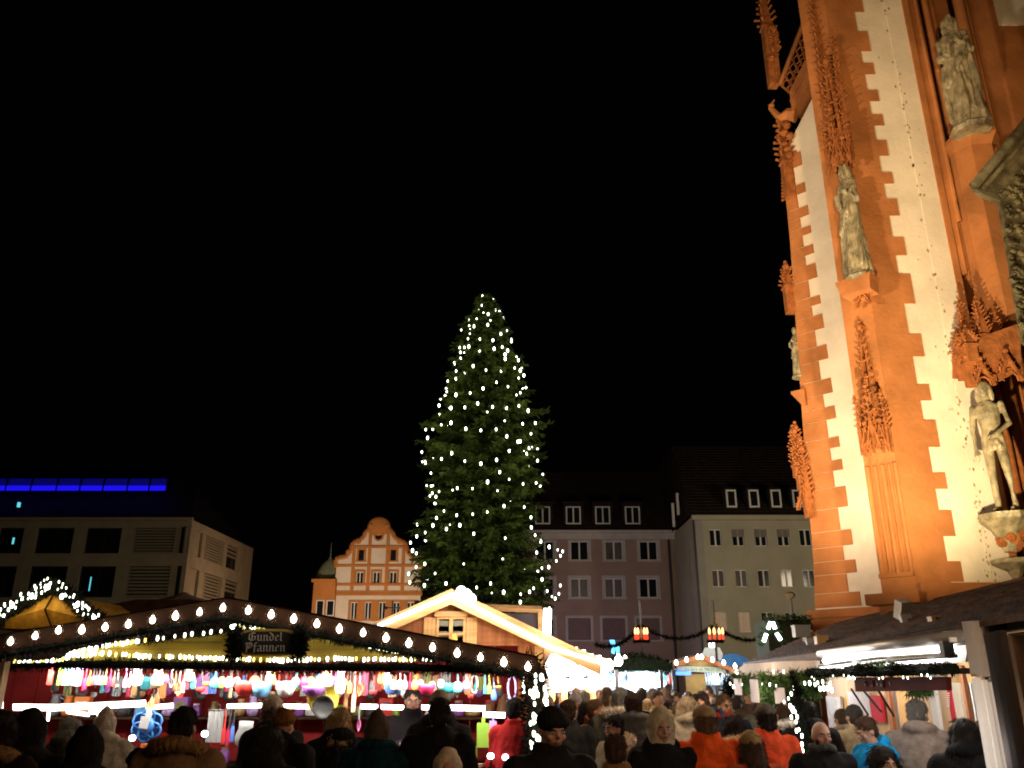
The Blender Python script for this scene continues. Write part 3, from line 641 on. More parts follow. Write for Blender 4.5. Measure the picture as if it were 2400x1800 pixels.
lamp('flood_roof_far', 'SPOT', (4.3, 12.3, 3.0), 1150, (1, .80, .5), .15, (5.9, 15.1, 7.6), 90, .9)
lamp('church_wash', 'SPOT', (1.0, -3, 3.4), 5700, (1, .65, .32), .3, (5.5, 12, 10.6), 33, 1)
lamp('plinth_fill', 'POINT', (5.9, 10.2, 2.95), 16, (1, .62, .3), .2)  # added fill without a fixture, lifts the dark church base
lamp('left_wall_wash', 'SPOT', (-7, 5, 4.5), 7800, (1, .78, .54), .3, (5.8, 15.1, 9.0), 46, .9)
# ================================================================== FIR GREENERY, LIGHT STRINGS
FIR = mat('fir_needles', (.035, .065, .02), .75, .5, 5)
FIRD = mat('dark_fir_needles', (.012, .014, .012), .85, .5, 9)
VINE = mat('vine_leaves', (.05, .11, .02), .6, .5, 9)
WOODL = mat('light_pine_wood', (.62, .36, .16), .6, .25, 2, .25, stretch=(.6, .6, 5), bscale=12)
WOODB = mat('brown_stained_wood', (.30, .11, .045), .65, .3, 2, .3, stretch=(4, 4, .6), bscale=10)
WOODD = mat('dark_stained_wood', (.034, .016, .009), .75, .4, 4, .3)
YEL = mat('mustard_painted_wood', (.36, .23, .025), .6, .2, 3, .2, stretch=(.5, 4, 4))
GOLD = mat('golden_tent_cloth', (.55, .29, .05), .8, .25, 2, .3, stretch=(6, 6, .4))
REDW = mat('red_stall_backing', (.26, .022, .02), .7, .2, 3)
WHITEP = mat('white_painted', (.78, .76, .72), .6, .06, 3)
CANV = mat('beige_awning_canvas', (.62, .52, .44), .85, .1, 2, .15)
LBULB = mat('lit_frosted_bulb', (1, .95, .85), .4, 0, emit=14, ec=(1, .90, .72), samp=False)
LFAIRY = mat('lit_fairy_bulb', (1, 1, .9), .4, 0, emit=7, ec=(.92, 1, .80), samp=False)
LFAIRYY = mat('lit_fairy_bulb_yellow', (1, .9, .3), .4, 0, emit=3, ec=(1, .82, .22), samp=False)
LLED = mat('lit_white_led', (1, 1, 1), .4, 0, emit=6, ec=(1, .97, .90))
LCOOL = mat('lit_cool_lamp', (1, 1, 1), .4, 0, emit=9, ec=(.85, .93, 1))
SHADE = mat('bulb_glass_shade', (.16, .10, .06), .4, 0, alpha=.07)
def needles(m, pts, r, n, l=.05, droop=0):
    """short needle blades scattered round a path"""
    pts = [Vector(p) for p in pts]
    seg = [(pts[i + 1] - pts[i]).length for i in range(len(pts) - 1)]; tot = sum(seg)
    for _ in range(n):
        f = R.random() * tot; i = 0
        while i < len(seg) - 1 and f > seg[i]: f -= seg[i]; i += 1
        c = pts[i].lerp(pts[i + 1], min(1, f / max(seg[i], 1e-5)))
        d = Vector((R.gauss(0, 1), R.gauss(0, 1), R.gauss(0, 1))).normalized(); c = c + d * r * R.random() ** .5
        d2 = (d + Vector((R.gauss(0, .6), R.gauss(0, .6), R.gauss(0, .6) - droop))).normalized() * l * R.uniform(.6, 1.4)
        w_ = d2.cross(Vector((R.gauss(0, 1), R.gauss(0, 1), R.gauss(0, 1)))).normalized() * l * .14
        o = len(m.v); m.v += [tuple(c - w_), tuple(c + w_), tuple(c + d2)]; m.f.append([o, o + 1, o + 2]); m.m.append(m.mi)
bm_ = MB(); bm_.ball((0, 0, 0), (.034, .034, .042), 10, 7); bm_.tube([(0, 0, .03), (0, 0, .055)], .012, 6)
BULB0 = bm_
def proto(mb, name, mats, smooth=True):
    me = bpy.data.meshes.new(name); me.from_pydata(mb.v, [], mb.f)
    for x in (mats if isinstance(mats, list) else [mats]): me.materials.append(x)
    me.polygons.foreach_set('use_smooth', [smooth] * len(me.polygons)); me.update(); return me
ME_BULB = proto(BULB0, 'bulb', LBULB)
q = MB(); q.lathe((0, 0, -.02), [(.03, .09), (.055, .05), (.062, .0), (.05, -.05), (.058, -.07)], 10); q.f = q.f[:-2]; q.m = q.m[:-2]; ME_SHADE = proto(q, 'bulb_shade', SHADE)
q = MB(); q.lathe((0, 0, 0), [(.006, -.022), (.011, -.012), (.011, .012), (.005, .02)], 6); ME_FAIRY = proto(q, 'fairy_light', LFAIRY); ME_FAIRYY = proto(q, 'fairy_light', LFAIRYY)
def place(name, me, parent, p, s=1):
    q_ = MW[parent.name].inverted() @ Vector(p); o = link(name, me, parent, tuple(q_)); o.scale = (s, s, s); return o
def lerp2(a, b, f): return (a[0] + (b[0] - a[0]) * f, a[1] + (b[1] - a[1]) * f)
def polyat(pts, f):
    L = [math.dist(pts[i], pts[i + 1]) for i in range(len(pts) - 1)]; d = f * sum(L)
    for i, l in enumerate(L):
        if d <= l or i == len(L) - 1: return lerp2(pts[i], pts[i + 1], min(1, d / l))
        d -= l
# ================================================================== KITCHENWARE STALL ("Gundel Pfannen")
YF = 8.7; SF = fplane(YF); f = SF.uv
stall = thing('market_stall', 'wide kitchenware stall with lamp hung gable and red backing at the left', 'market stall', (P(530, 1600, YF).x, 10, 0))
def kitchen_stall():
    t = stall
    top = [(-260, 1532), (530, 1402), (1262, 1542)]; low = [(-260, 1580), (530, 1452), (1262, 1588)]
    T = [f(*p) for p in top]; Lw = [f(*p) for p in low]
    for i in (0, 1):
        m = MB(); m.ext(SF, [Lw[i], Lw[i + 1], T[i + 1], T[i]], -.05, 0); m.obj('bargeboard', WOODD, t)
        m = MB(); a, b = T[i], T[i + 1]; m.ext(SF, [(a[0], a[1] - .05), (b[0], b[1] - .05), (b[0], b[1] + .02), (a[0], a[1] + .02)], -3.4, -.051); m.obj('roof_panel', WOODD, t)
    gp = [SF.pt(*f(u, v), .0) for u, v in ((-260, 1578), (130, 1515), (530, 1449), (900, 1518), (1262, 1586))]
    m = MB(); m.tube(gp, .03, 6); needles(m, gp, .05, 6500, .045, .5); o = m.obj('fir_garland', FIRD, t)
    # bulbs along the bargeboards, positions in metres derived from the spacing of the lamps
    bl = [(38, 1505), (95, 1492), (149, 1479), (203, 1478), (257, 1472), (311, 1465), (367, 1455), (420, 1446), (476, 1437), (530, 1427), (589, 1433), (642, 1443), (694, 1453), (748, 1464), (800, 1476), (855, 1485), (908, 1497), (961, 1509), (1016, 1519), (1073, 1532), (1127, 1542), (1181, 1553), (1237, 1564)]
    for i, (u, v) in enumerate(bl):
        p = SF.pt(*f(u, v), .10); b = place('bulb', ME_BULB, t, p, .82 * R.uniform(.9, 1.08))
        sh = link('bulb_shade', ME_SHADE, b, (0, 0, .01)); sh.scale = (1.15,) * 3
        l = lamp('bulb_light', 'POINT', p + Vector((0, -.02, 0)), .28, (1, .8, .55), .05)
    # yellow gable field built of planks
    YG_ = 9.05; G = fplane(YG_); gu = G.uv
    ln = [(140, 1549), (175, 1530), (262, 1512), (330, 1506), (545, 1484), (590, 1474), (690, 1482), (790, 1500), (880, 1522), (965, 1538), (1025, 1550)]
    poly = [gu(*p) for p in ln]
    zb_ = gu(590, 1552)[1]; zt_ = gu(590, 1474)[1]
    def xr_at(z, side):
        pts = poly[:6] if side < 0 else poly[5:][::-1]
        for i in range(len(pts) - 1):
            if pts[i][1] <= z <= pts[i + 1][1]: return lerp2(pts[i], pts[i + 1], (z - pts[i][1]) / (pts[i + 1][1] - pts[i][1]))[0]
        return pts[0][0] if z < pts[0][1] else pts[-1][0]
    n = 5
    for k in range(n):
        z0, z1 = zb_ + (zt_ - zb_) * k / n, zb_ + (zt_ - zb_) * (k + .94) / n
        a0, a1, b0, b1 = xr_at(z0, -1), xr_at(z1, -1), xr_at(z0, 1), xr_at(z1, 1)
        m = MB(); m.ext(G, [(a0, z0), (b0, z0), (b1, z1), (a1, z1)], -.03, -.004 * (k % 2)); m.obj('gable_plank', YEL, t)
    rows = [([(60, 1556), (150, 1548), (178, 1530), (262, 1512), (330, 1503)], 46), ([(330, 1503), (545, 1476)], 10), ([(545, 1470), (690, 1470)], 26), ([(682, 1474), (790, 1496)], 18), ([(820, 1503), (950, 1531)], 22), ([(40, 1553), (130, 1553), (180, 1536), (250, 1532), (330, 1537), (545, 1544), (660, 1548)], 80), ([(660, 1548), (780, 1544), (1020, 1546)], 40)]
    nf = 0
    for pts, cnt in rows:
        for k in range(cnt):
            fu = (k + R.uniform(-.3, .3)) / cnt
            if R.random() < .1: continue
            u, v = polyat(pts, max(0, min(1, fu))); p = G.pt(*gu(u, v + R.uniform(-1.5, 1.5)), .06)
            place('fairy_light', ME_FAIRYY if R.random() < .3 else ME_FAIRY, t, p, R.uniform(.8, 1.25)); nf += 1
    for u, v in ((260, 1530), (420, 1518), (760, 1520), (900, 1535), (590, 1560)):
        lamp('fairy_string_light', 'POINT', G.pt(*gu(u, v), .3), .13, (1, .85, .3), .1)
    bp = [G.pt(*gu(u, v), .04) for u, v in ((-200, 1561), (130, 1557), (400, 1559), (640, 1564), (950, 1564), (1255, 1573))]
    m = MB(); m.tube(bp, .04, 6); needles(m, bp, .07, 8000, .045, .3)
    tp = [G.pt(*gu(u, v), .02) for u, v in ((330, 1500), (545, 1470), (600, 1462), (700, 1472), (1020, 1548))]
    needles(m, tp, .05, 2200, .05); m.obj('fir_garland', FIRD, t)
    # posts
    m = MB(); a = P(16, 1540, 8.8); m.box((a.x - .03, 8.8, 1.05), (.10, .10, 2.1)); m.obj('post', mat('tan_post', (.55, .36, .16), .6, .2), t)
    m = MB(); a = P(1252, 1600, 8.8); m.box((a.x, 8.8, 1.02), (.12, .12, 2.04)); m.obj('post', WOODD, t)
    m = MB(); needles(m, [(a.x, 8.78, .2), (a.x, 8.78, 2.1)], .13, 3200, .07); m.obj('fir_garland', FIRD, t)
    for k in range(44):
        v = R.uniform(1575, 1790); p = Vector((a.x + R.uniform(-.05, .12), 8.66, P(1252, v, 8.66).z)); place('fairy_light', ME_FAIRY, t, p, R.uniform(.9, 1.8))
    # back and side walls, boards
    xl, xr = P(-250, 1600, 11.4).x, P(1215, 1600, 11.4).x; n = 26
    for k in range(n):
        x0 = xl + (xr - xl) * k / n; m = MB(); m.box((x0 + (xr - xl) / n / 2, 11.42, 1.2), ((xr - xl) / n - .008, .03, 2.3)); m.obj('back_board', REDW, t)
    for x in (P(-250, 1600, 9).x - .6, P(1252, 1600, 9).x + .02):
        m = MB(); m.box((x, 10.3, 1.0), (.03, 2.1, 2.0)); m.obj('side_wall', REDW, t)
    m = MB(); m.box(((xl + xr) / 2, 11.1, 1.50), (xr - xl - .1, .5, .03)); m.obj('shelf', WOODD, t)
    m = MB(); m.box(((xl + xr) / 2, 11.1, .98), (xr - xl - .1, .5, .03)); m.obj('shelf', WOODD, t)
    m = MB(); m.box((P(590, 1600, 9.3).x, 9.35, .86), (5.6, .9, .05)); m.box((P(590, 1600, 9.3).x, 8.92, .45), (5.6, .02, .8)); m.obj('counter', REDW, t)
    # led strips with scalloped lower edge, on the shelf fronts
    SL = fplane(10.6); su = SL.uv
    led = [((30, 1650), (130, 1651), 13), ((130, 1651), (340, 1641), 13), ((358, 1652), (405, 1648), 9), ((532, 1650), (622, 1648), 9), ((622, 1649), (732, 1651), 9), ((845, 1650), (885, 1651), 10), ((893, 1651), (946, 1653), 10), ((988, 1652), (1010, 1653), 10), ((1055, 1652), (1137, 1654), 12), ((1132, 1668), (1184, 1670), 12), ((155, 1663), (208, 1671), 7), ((208, 1663), (238, 1660), 10)]
    for a, b, h in led:
        n = max(3, int(math.dist(a, b) / 3.4)); tp = [su(*lerp2(a, b, k / n)) for k in range(n + 1)]; lo = []
        for k in range(2 * n + 1):
            u, v = lerp2(a, b, 1 - k / (2 * n)); lo.append(su(u, v + h + (2.2 if k % 2 else -1)))
        m = MB(); m.ext(SL, tp + lo, -.02, 0); m.obj('led_strip', LLED, t)
        if b[0] - a[0] > 60: 
            c = lerp2(a, b, .5); l = lamp('led_strip_light', 'AREA', SL.pt(*su(c[0], c[1] + 5), .06), 6, (1, .95, .86), .3, SL.pt(*su(c[0], c[1] + 60), .9)); l.data.shape = 'RECTANGLE'; l.data.size = .9; l.data.size_y = .06
    for u, v0, v1 in ((118, 1655, 1690), (233, 1665, 1720), (10, 1555, 1660), (1225, 1578, 1625)):
        m = MB(); a = su(u, v0); b = su(u - 4 if u < 300 else u + 3, v1); m.tube([SL.pt(*a, .02), SL.pt(*b, .02)], .016, 6); m.obj('led_tube', LLED, t)
    # added hidden fill lights under the front beam (they make the hanging goods glow)
    for u in (180, 480, 780, 1060):
        p = P(u, 1570, 9.0); l = lamp('stall_goods_fill', 'AREA', (p.x, 9.13, 2.04), 34, (1, .93, .84), .1, (p.x, 10.2, 1.45)); l.data.shape = 'RECTANGLE'; l.data.size = 1.1; l.data.size_y = .08
        lamp('stall_ceiling_light', 'POINT', (p.x, 10.35, 2.25), 5, (1, .93, .82), .12)
kitchen_stall()
# ---- the sign
def nib(m, pl, pts, d, w_=.02, ang=.7, th=.008):
    """broad nib pen stroke: a parallelogram swept along a polyline"""
    nx, nz = math.cos(ang) * w_ / 2, math.sin(ang) * w_ / 2
    for i in range(len(pts) - 1):
        (a, b), (c, e) = pts[i], pts[i + 1]
        q_ = [(a - nx, b - nz), (c - nx, e - nz), (c + nx, e + nz), (a + nx, b + nz)]
        ar = sum(q_[k][0] * q_[(k + 1) % 4][1] - q_[(k + 1) % 4][0] * q_[k][1] for k in range(4))
        if ar < 0: q_.reverse()
        m.ext(pl, q_, d, d + th)
GL = {'G': ([[(.75, 1.25), (.45, 1.38), (.12, 1.15), (.1, .35), (.35, .02), (.75, .2), (.78, .75), (.5, .68)], [(.42, 1.3), (.42, .15)]], .95),
 'P': ([[(.05, 1.3), (.2, 1.35), (.25, 1.2), (.25, -.1), (.1, -.25)], [(.05, .95), (.3, 1.3), (.6, 1.38), (.8, 1.15), (.75, .7), (.5, .5), (.28, .62)], [(.5, 1.3), (.5, .6)]], .95),
 'u': ([[(.08, .95), (.15, .85), (.15, .15), (.28, .02), (.45, .15)], [(.42, .95), (.48, .85), (.48, .15), (.6, .02)]], .68),
 'n': ([[(.08, .95), (.15, .85), (.15, .1), (.22, .0)], [(.15, .75), (.36, .95), (.48, .82), (.48, .15), (.6, .0)]], .68),
 'd': ([[(.12, .75), (.12, .2), (.28, .02), (.46, .15), (.48, .9), (.3, 1.15), (.05, 1.35)], [(.12, .75), (.3, .95), (.46, .8)]], .64),
 'e': ([[(.42, .2), (.26, .02), (.12, .18), (.12, .75), (.28, .95), (.44, .75), (.14, .48)]], .54),
 'l': ([[(.08, 1.4), (.15, 1.3), (.15, .15), (.28, .0)]], .36),
 'f': ([[(.4, 1.35), (.25, 1.4), (.17, 1.25), (.17, -.1), (.08, -.25)], [(.02, .88), (.36, .9)]], .42),
 'a': ([[(.1, .85), (.28, .95), (.45, .82), (.46, .15), (.58, .0)], [(.44, .55), (.14, .42), (.12, .14), (.27, .02), (.44, .18)]], .64)}
def script(m, pl, text, s0, z0, s1, h, d, wd=.19, mir=1):
    tot = sum(GL[c][1] if c in GL else .4 for c in text); k = (s1 - s0) / tot; x = s0
    for c in text:
        if c in GL:
            for st_ in GL[c][0]: nib(m, pl, [(x + a * k, z0 + b * h) for a, b in st_], d, wd * h, .7)
            x += GL[c][1] * k
        else: x += .4 * k
def sign():
    Q = fplane(8.58); qu = Q.uv; c = qu(625, 1505)
    t = thing('shop_sign', 'black sign with pale blackletter Gundel Pfannen lettering hung under the stall gable', 'sign', (c[0], 8.58, c[1] - .2))
    def blob(k, u0=563, u1=690, v0=1481, v1=1531):
        a, b = qu(u0, v1), qu(u1, v0); cx, cz = (a[0] + b[0]) / 2, (a[1] + b[1]) / 2; hx, hz = (b[0] - a[0]) / 2 + k, (b[1] - a[1]) / 2 + k; pts = []
        for i in range(40):
            an = 2 * math.pi * i / 40; ca, sa = math.cos(an), math.sin(an); p = .35
            pts.append((cx + hx * math.copysign(abs(ca) ** p, ca) * (1 + .02 * math.cos(6 * an)), cz + hz * math.copysign(abs(sa) ** p, sa) * (1 + .05 * math.cos(4 * an))))
        return pts
    m = MB(); m.ext(Q, blob(.022), -.02, .012); m.obj('sign_border', YEL, t)
    m = MB(); m.ext(Q, blob(0), .012, .022); m.obj('sign_board', mat('sign_black', (.010, .009, .008), .5, 0), t)
    WL = mat('sign_letter_cream', (.52, .46, .38), .6, .05)
    a, b = qu(583, 1502), qu(665, 1484); m = MB(); script(m, Q, 'Gundel', a[0], a[1], b[0], .055, .022); m.obj('lettering', WL, t)
    a, b = qu(574, 1527), qu(672, 1508); m = MB(); script(m, Q, 'Pfannen', a[0], a[1], b[0], .058, .022); m.obj('lettering', WL, t)
    for u in (553, 700):   # fir sprays either side
        m = MB(); p = Q.pt(*qu(u, 1508), .0); needles(m, [p + Vector((0, 0, .1)), p - Vector((0, 0, .12))], .08, 900, .06); m.obj('fir_spray', FIRD, t)
sign()
lamp('sign_fill', 'SPOT', (SF.pt(*f(625, 1505), 0).x, 7.9, 2.9), 9, (1, .9, .7), .1, SF.pt(*f(625, 1505), 0), 40, .6)  # added unseen spot so the lettering reads
# ---- hanging wares --------------------------------------------------
CL = {'red': (.62, .04, .03), 'crimson': (.5, .02, .08), 'orange': (.85, .25, .05), 'lime green': (.35, .62, .08), 'blue': (.10, .22, .65), 'light blue': (.2, .5, .85), 'white': (.85, .85, .82), 'purple': (.30, .10, .42), 'pink': (.8, .2, .42), 'teal': (.05, .42, .42), 'grey': (.25, .25, .25), 'peach': (.85, .5, .3), 'yellow': (.8, .6, .08), 'lilac': (.55, .4, .75), 'dark red': (.3, .03, .03), 'cyan': (.1, .6, .7), 'brown': (.25, .12, .05), 'tan': (.55, .35, .15), 'dark grey': (.05, .05, .05), 'olive': (.2, .2, .06)}
def cm(c): return mat('ware_' + c.replace(' ', '_'), CL[c], .42, .06, 8)
def ware(kind, u, v0, v1, wpx, col, Y):
    a, b = P(u, v0, Y), P(u, v1, Y); H = a.z - b.z; W = wpx / 1980 * Y * .97; x = a.x; z1, z0 = a.z, b.z; parts = []
    m = MB(); h = MB()
    if kind == 'towel':
        n = 6
        for i in range(n):
            xa, xb = x - W / 2 + W * i / n, x - W / 2 + W * (i + 1) / n; d = .012 * (i % 2)
            m.add([(xa, Y + .01 - d, z1), (xb, Y + .01 - .012 + d, z1), (xb, Y + .01 - .012 + d - .01, z0), (xa, Y + .01 - d - .01, z0)], [(0, 1, 2, 3)])
        m.add([(x - W / 2, Y + .02, z1), (x + W / 2, Y + .02, z1), (x + W / 2, Y + .02, z0), (x - W / 2, Y + .02, z0)], [(0, 1, 2, 3)])
        h.tube([(x - W / 2, Y, z1 + .005), (x + W / 2, Y, z1 + .005)], .005, 5); parts = [('cloth', m, cm(col)), ('hanger', h, METAL)]
    elif kind in ('spatula', 'ladle', 'scoop'):
        h.tube([(x, Y, z1), (x + W * .1, Y, z1 - H * .55)], .007, 6)
        if kind == 'ladle': m.lathe((x, Y, z0 + H * .2), [(W * .12, -H * .2), (W * .42, -H * .14), (W * .5, 0), (W * .42, 0.01), (W * .3, -.1 * H)], 10)
        elif kind == 'scoop': m.lathe((x, Y, z0), [(W * .2, 0), (W * .48, H * .12), (W * .5, H * .3), (W * .32, H * .55), (W * .14, H * .62)], 10, None, 1, .35)
        else: m.lathe((x, Y, z0), [(W * .46, 0), (W * .5, .03 * H), (W * .46, H * .4), (W * .2, H * .52), (W * .12, H * .6)], 8, None, 1, .2)
        parts = [('handle', h, cm(col) if R.random() < .6 else METAL), ('head', m, cm(col))]
    elif kind == 'bowl':
        m.lathe((x, Y, z1 - H * .5), [(W * .1, -H * .5), (W * .33, -H * .42), (W * .46, -H * .15), (W * .5, H * .1), (W * .47, H * .1), (W * .4, -H * .1), (W * .25, -H * .3)], 16)
        h.tube([(x, Y, z1), (x, Y, z1 - H * .42)], .004, 5); parts = [('basin', m, cm(col)), ('cord', h, METAL)]
    elif kind == 'mitt':
        m.lathe((x, Y, z0), [(W * .2, 0), (W * .44, H * .1), (W * .5, H * .4), (W * .34, H * .72), (W * .36, H)], 12, None, 1, .35)
        h.lathe((x + W * .42, Y, z0 + H * .35), [(.003, 0), (W * .12, H * .06), (W * .13, H * .2), (.004, H * .3)], 8, None, 1, .6); parts = [('glove', m, cm(col)), ('thumb', h, cm(col))]
    elif kind == 'board':
        m.box((x, Y, z0 + H * .4), (W, .015, H * .8)); h.box((x, Y, z0 + H * .9), (W * .3, .014, H * .2)); parts = [('blade', m, cm(col)), ('handle', h, cm(col))]
    elif kind == 'whisk':
        for k in range(5):
            an = k * math.pi / 5; pts = [(x + W * .5 * math.sin(s_ * math.pi) * math.cos(an), Y + W * .5 * math.sin(s_ * math.pi) * math.sin(an), z0 + H * .55 * abs(1 - 2 * abs(s_ - .5)) ** 0 * (1 - s_)) for s_ in [j / 6 for j in range(7)]]
            m.tube(pts, .003, 4, cap=False)
        h.tube([(x, Y, z0 + H * .5), (x, Y, z1)], .009, 6); parts = [('wires', m, cm(col)), ('handle', h, cm('grey'))]
    elif kind == 'ring':
        pts = [(x + W * .5 * math.cos(t_), Y, z0 + H * .5 + H * .5 * math.sin(t_)) for t_ in [j * math.pi / 8 for j in range(17)]]; m.tube(pts, .012, 6, cap=False)
        h.tube([(x, Y, z1 + .02), (x, Y, z1 - .01)], .004, 5); parts = [('hoop', m, cm(col)), ('cord', h, METAL)]
    elif kind == 'pan':
        M = Matrix.Rotation(math.pi / 2, 4, 'X'); m.lathe((x, Y, z0 + W / 2), [(W * .42, 0), (W * .5, .04), (W * .49, .045), (W * .4, .008)], 20, M)
        h.tube([(x, Y, z0 + W), (x, Y, z1)], [.012, .009], 6); parts = [('basin', m, cm(col)), ('handle', h, cm('dark grey'))]
    return parts
KN = {'towel': 'tea_towel', 'spatula': 'kitchen_spatula', 'ladle': 'soup_ladle', 'scoop': 'kitchen_scoop', 'bowl': 'mixing_bowl', 'mitt': 'oven_mitt', 'board': 'cutting_board', 'whisk': 'whisk', 'ring': 'baking_ring', 'pan': 'frying_pan'}
LST = [('board', 123, 1560, 1600, 10, 'red'), ('towel', 147, 1563, 1601, 14, 'lime green'), ('towel', 161, 1563, 1601, 14, 'light blue'), ('towel', 175, 1563, 1601, 13, 'white'), ('towel', 187, 1563, 1603, 12, 'lilac'),
 ('spatula', 197, 1563, 1606, 8, 'red'), ('spatula', 205, 1563, 1612, 8, 'crimson'), ('spatula', 214, 1563, 1603, 9, 'orange'), ('spatula', 222, 1563, 1601, 8, 'red'), ('spatula', 229, 1563, 1601, 7, 'blue'), ('spatula', 236, 1563, 1600, 7, 'lilac'), ('spatula', 243, 1564, 1601, 8, 'peach'), ('spatula', 251, 1564, 1600, 8, 'orange'), ('spatula', 262, 1564, 1604, 8, 'crimson'), ('spatula', 271, 1564, 1604, 8, 'dark red'), ('ladle', 279, 1566, 1610, 13, 'grey'), ('spatula', 298, 1566, 1607, 9, 'pink'), ('spatula', 308, 1566, 1606, 7, 'white'),
 ('mitt', 324, 1568, 1604, 23, 'white'), ('bowl', 347, 1566, 1612, 25, 'cyan'), ('mitt', 373, 1566, 1604, 26, 'peach'), ('scoop', 393, 1566, 1598, 12, 'purple'), ('whisk', 405, 1567, 1607, 13, 'grey'), ('spatula', 414, 1567, 1612, 8, 'brown'), ('whisk', 424, 1567, 1625, 14, 'tan'), ('spatula', 434, 1567, 1618, 9, 'grey'), ('mitt', 446, 1566, 1594, 18, 'peach'), ('scoop', 457, 1567, 1610, 12, 'teal'),
 ('ladle', 475, 1568, 1618, 18, 'red'), ('ladle', 489, 1568, 1604, 17, 'orange'), ('scoop', 506, 1570, 1609, 18, 'teal'), ('scoop', 523, 1570, 1609, 18, 'lime green'), ('scoop', 541, 1570, 1609, 18, 'light blue'), ('scoop', 558, 1570, 1609, 17, 'peach'), ('bowl', 579, 1572, 1626, 42, 'red'), ('scoop', 600, 1570, 1603, 22, 'orange'), ('bowl', 617, 1572, 1630, 40, 'light blue'), ('mitt', 632, 1570, 1598, 14, 'white'), ('spatula', 644, 1570, 1600, 8, 'yellow'), ('ladle', 655, 1571, 1615, 15, 'red'), ('bowl', 673, 1572, 1628, 40, 'white'), ('scoop', 695, 1571, 1608, 18, 'cyan'), ('scoop', 714, 1571, 1608, 18, 'crimson'), ('scoop', 731, 1571, 1607, 17, 'lime green'), ('bowl', 737, 1590, 1628, 46, 'purple'), ('scoop', 749, 1571, 1608, 16, 'blue'), ('mitt', 767, 1571, 1607, 26, 'peach'), ('scoop', 786, 1571, 1605, 14, 'purple'), ('mitt', 800, 1572, 1622, 20, 'white'),
 ('spatula', 815, 1574, 1655, 8, 'brown'), ('spatula', 822, 1574, 1620, 9, 'orange'), ('spatula', 833, 1574, 1660, 9, 'peach'), ('whisk', 845, 1574, 1625, 13, 'orange'), ('spatula', 855, 1574, 1622, 7, 'red'), ('ladle', 877, 1576, 1625, 15, 'dark red'), ('mitt', 893, 1576, 1600, 12, 'orange'), ('mitt', 907, 1576, 1602, 15, 'white'), ('bowl', 921, 1585, 1624, 34, 'blue'), ('scoop', 925, 1578, 1614, 15, 'peach'), ('scoop', 938, 1578, 1614, 15, 'white'), ('scoop', 950, 1578, 1614, 12, 'grey'), ('spatula', 962, 1576, 1612, 8, 'crimson'), ('scoop', 974, 1578, 1614, 15, 'orange'), ('scoop', 987, 1578, 1612, 12, 'lilac'), ('bowl', 1001, 1586, 1625, 34, 'crimson'), ('scoop', 1014, 1578, 1624, 18, 'peach'), ('scoop', 1034, 1578, 1610, 14, 'light blue'), ('bowl', 1050, 1584, 1622, 36, 'teal'), ('scoop', 1073, 1580, 1620, 19, 'cyan'), ('scoop', 1093, 1580, 1614, 18, 'pink'), ('ladle', 1104, 1590, 1634, 12, 'red'), ('ring', 1112, 1582, 1620, 12, 'grey'), ('spatula', 1137, 1582, 1622, 6, 'teal'), ('spatula', 1147, 1582, 1622, 9, 'lime green'), ('scoop', 1158, 1600, 1640, 12, 'blue'), ('ladle', 1166, 1584, 1612, 16, 'orange'), ('ring', 1200, 1584, 1634, 15, 'lilac')]
def wares(lst, Y, where, group, gapY=.0):
    out = []
    for i, (k, u, v0, v1, w_, c) in enumerate(lst):
        def nm(j): return f'{lst[j][5]} {KN[lst[j][0]].replace("_", " ").split()[-1]}'
        if 0 < i < len(lst) - 1: lab = f'{c} {KN[k].replace("_", " ")} hanging {where} between {nm(i - 1)} and {nm(i + 1)}'
        else: lab = f'{c} {KN[k].replace("_", " ")} hanging {where} at the ' + ('left end' if i == 0 else 'right end')
        yy = Y + (.05 if k != 'bowl' else .14) * (i % 2); prt = ware(k, u, v0, v1, w_, c, yy); a = P(u, v1, yy)
        t = thing(KN[k], lab, KN[k].replace('_', ' '), (a.x, yy, a.z), 0, group); out.append(lab)
        for n_, m_, ma in prt: m_.obj(n_, ma, t, smooth=n_ in ('basin', 'glove', 'head'))
wares([(k, u, v0, v0 + (v1 - v0) * 1.12, w * 1.2, c) for k, u, v0, v1, w, c in LST], 9.32, 'under the gable', 'kitchenware hanging from the stall front beam')
m = MB(); a, b = P(100, 1562, 9.2), P(1245, 1580, 9.2); m.tube([a + Vector((0, .02, .02)), b + Vector((0, .02, .02))], .012, 6); m.obj('hanging_rail', METAL, stall)
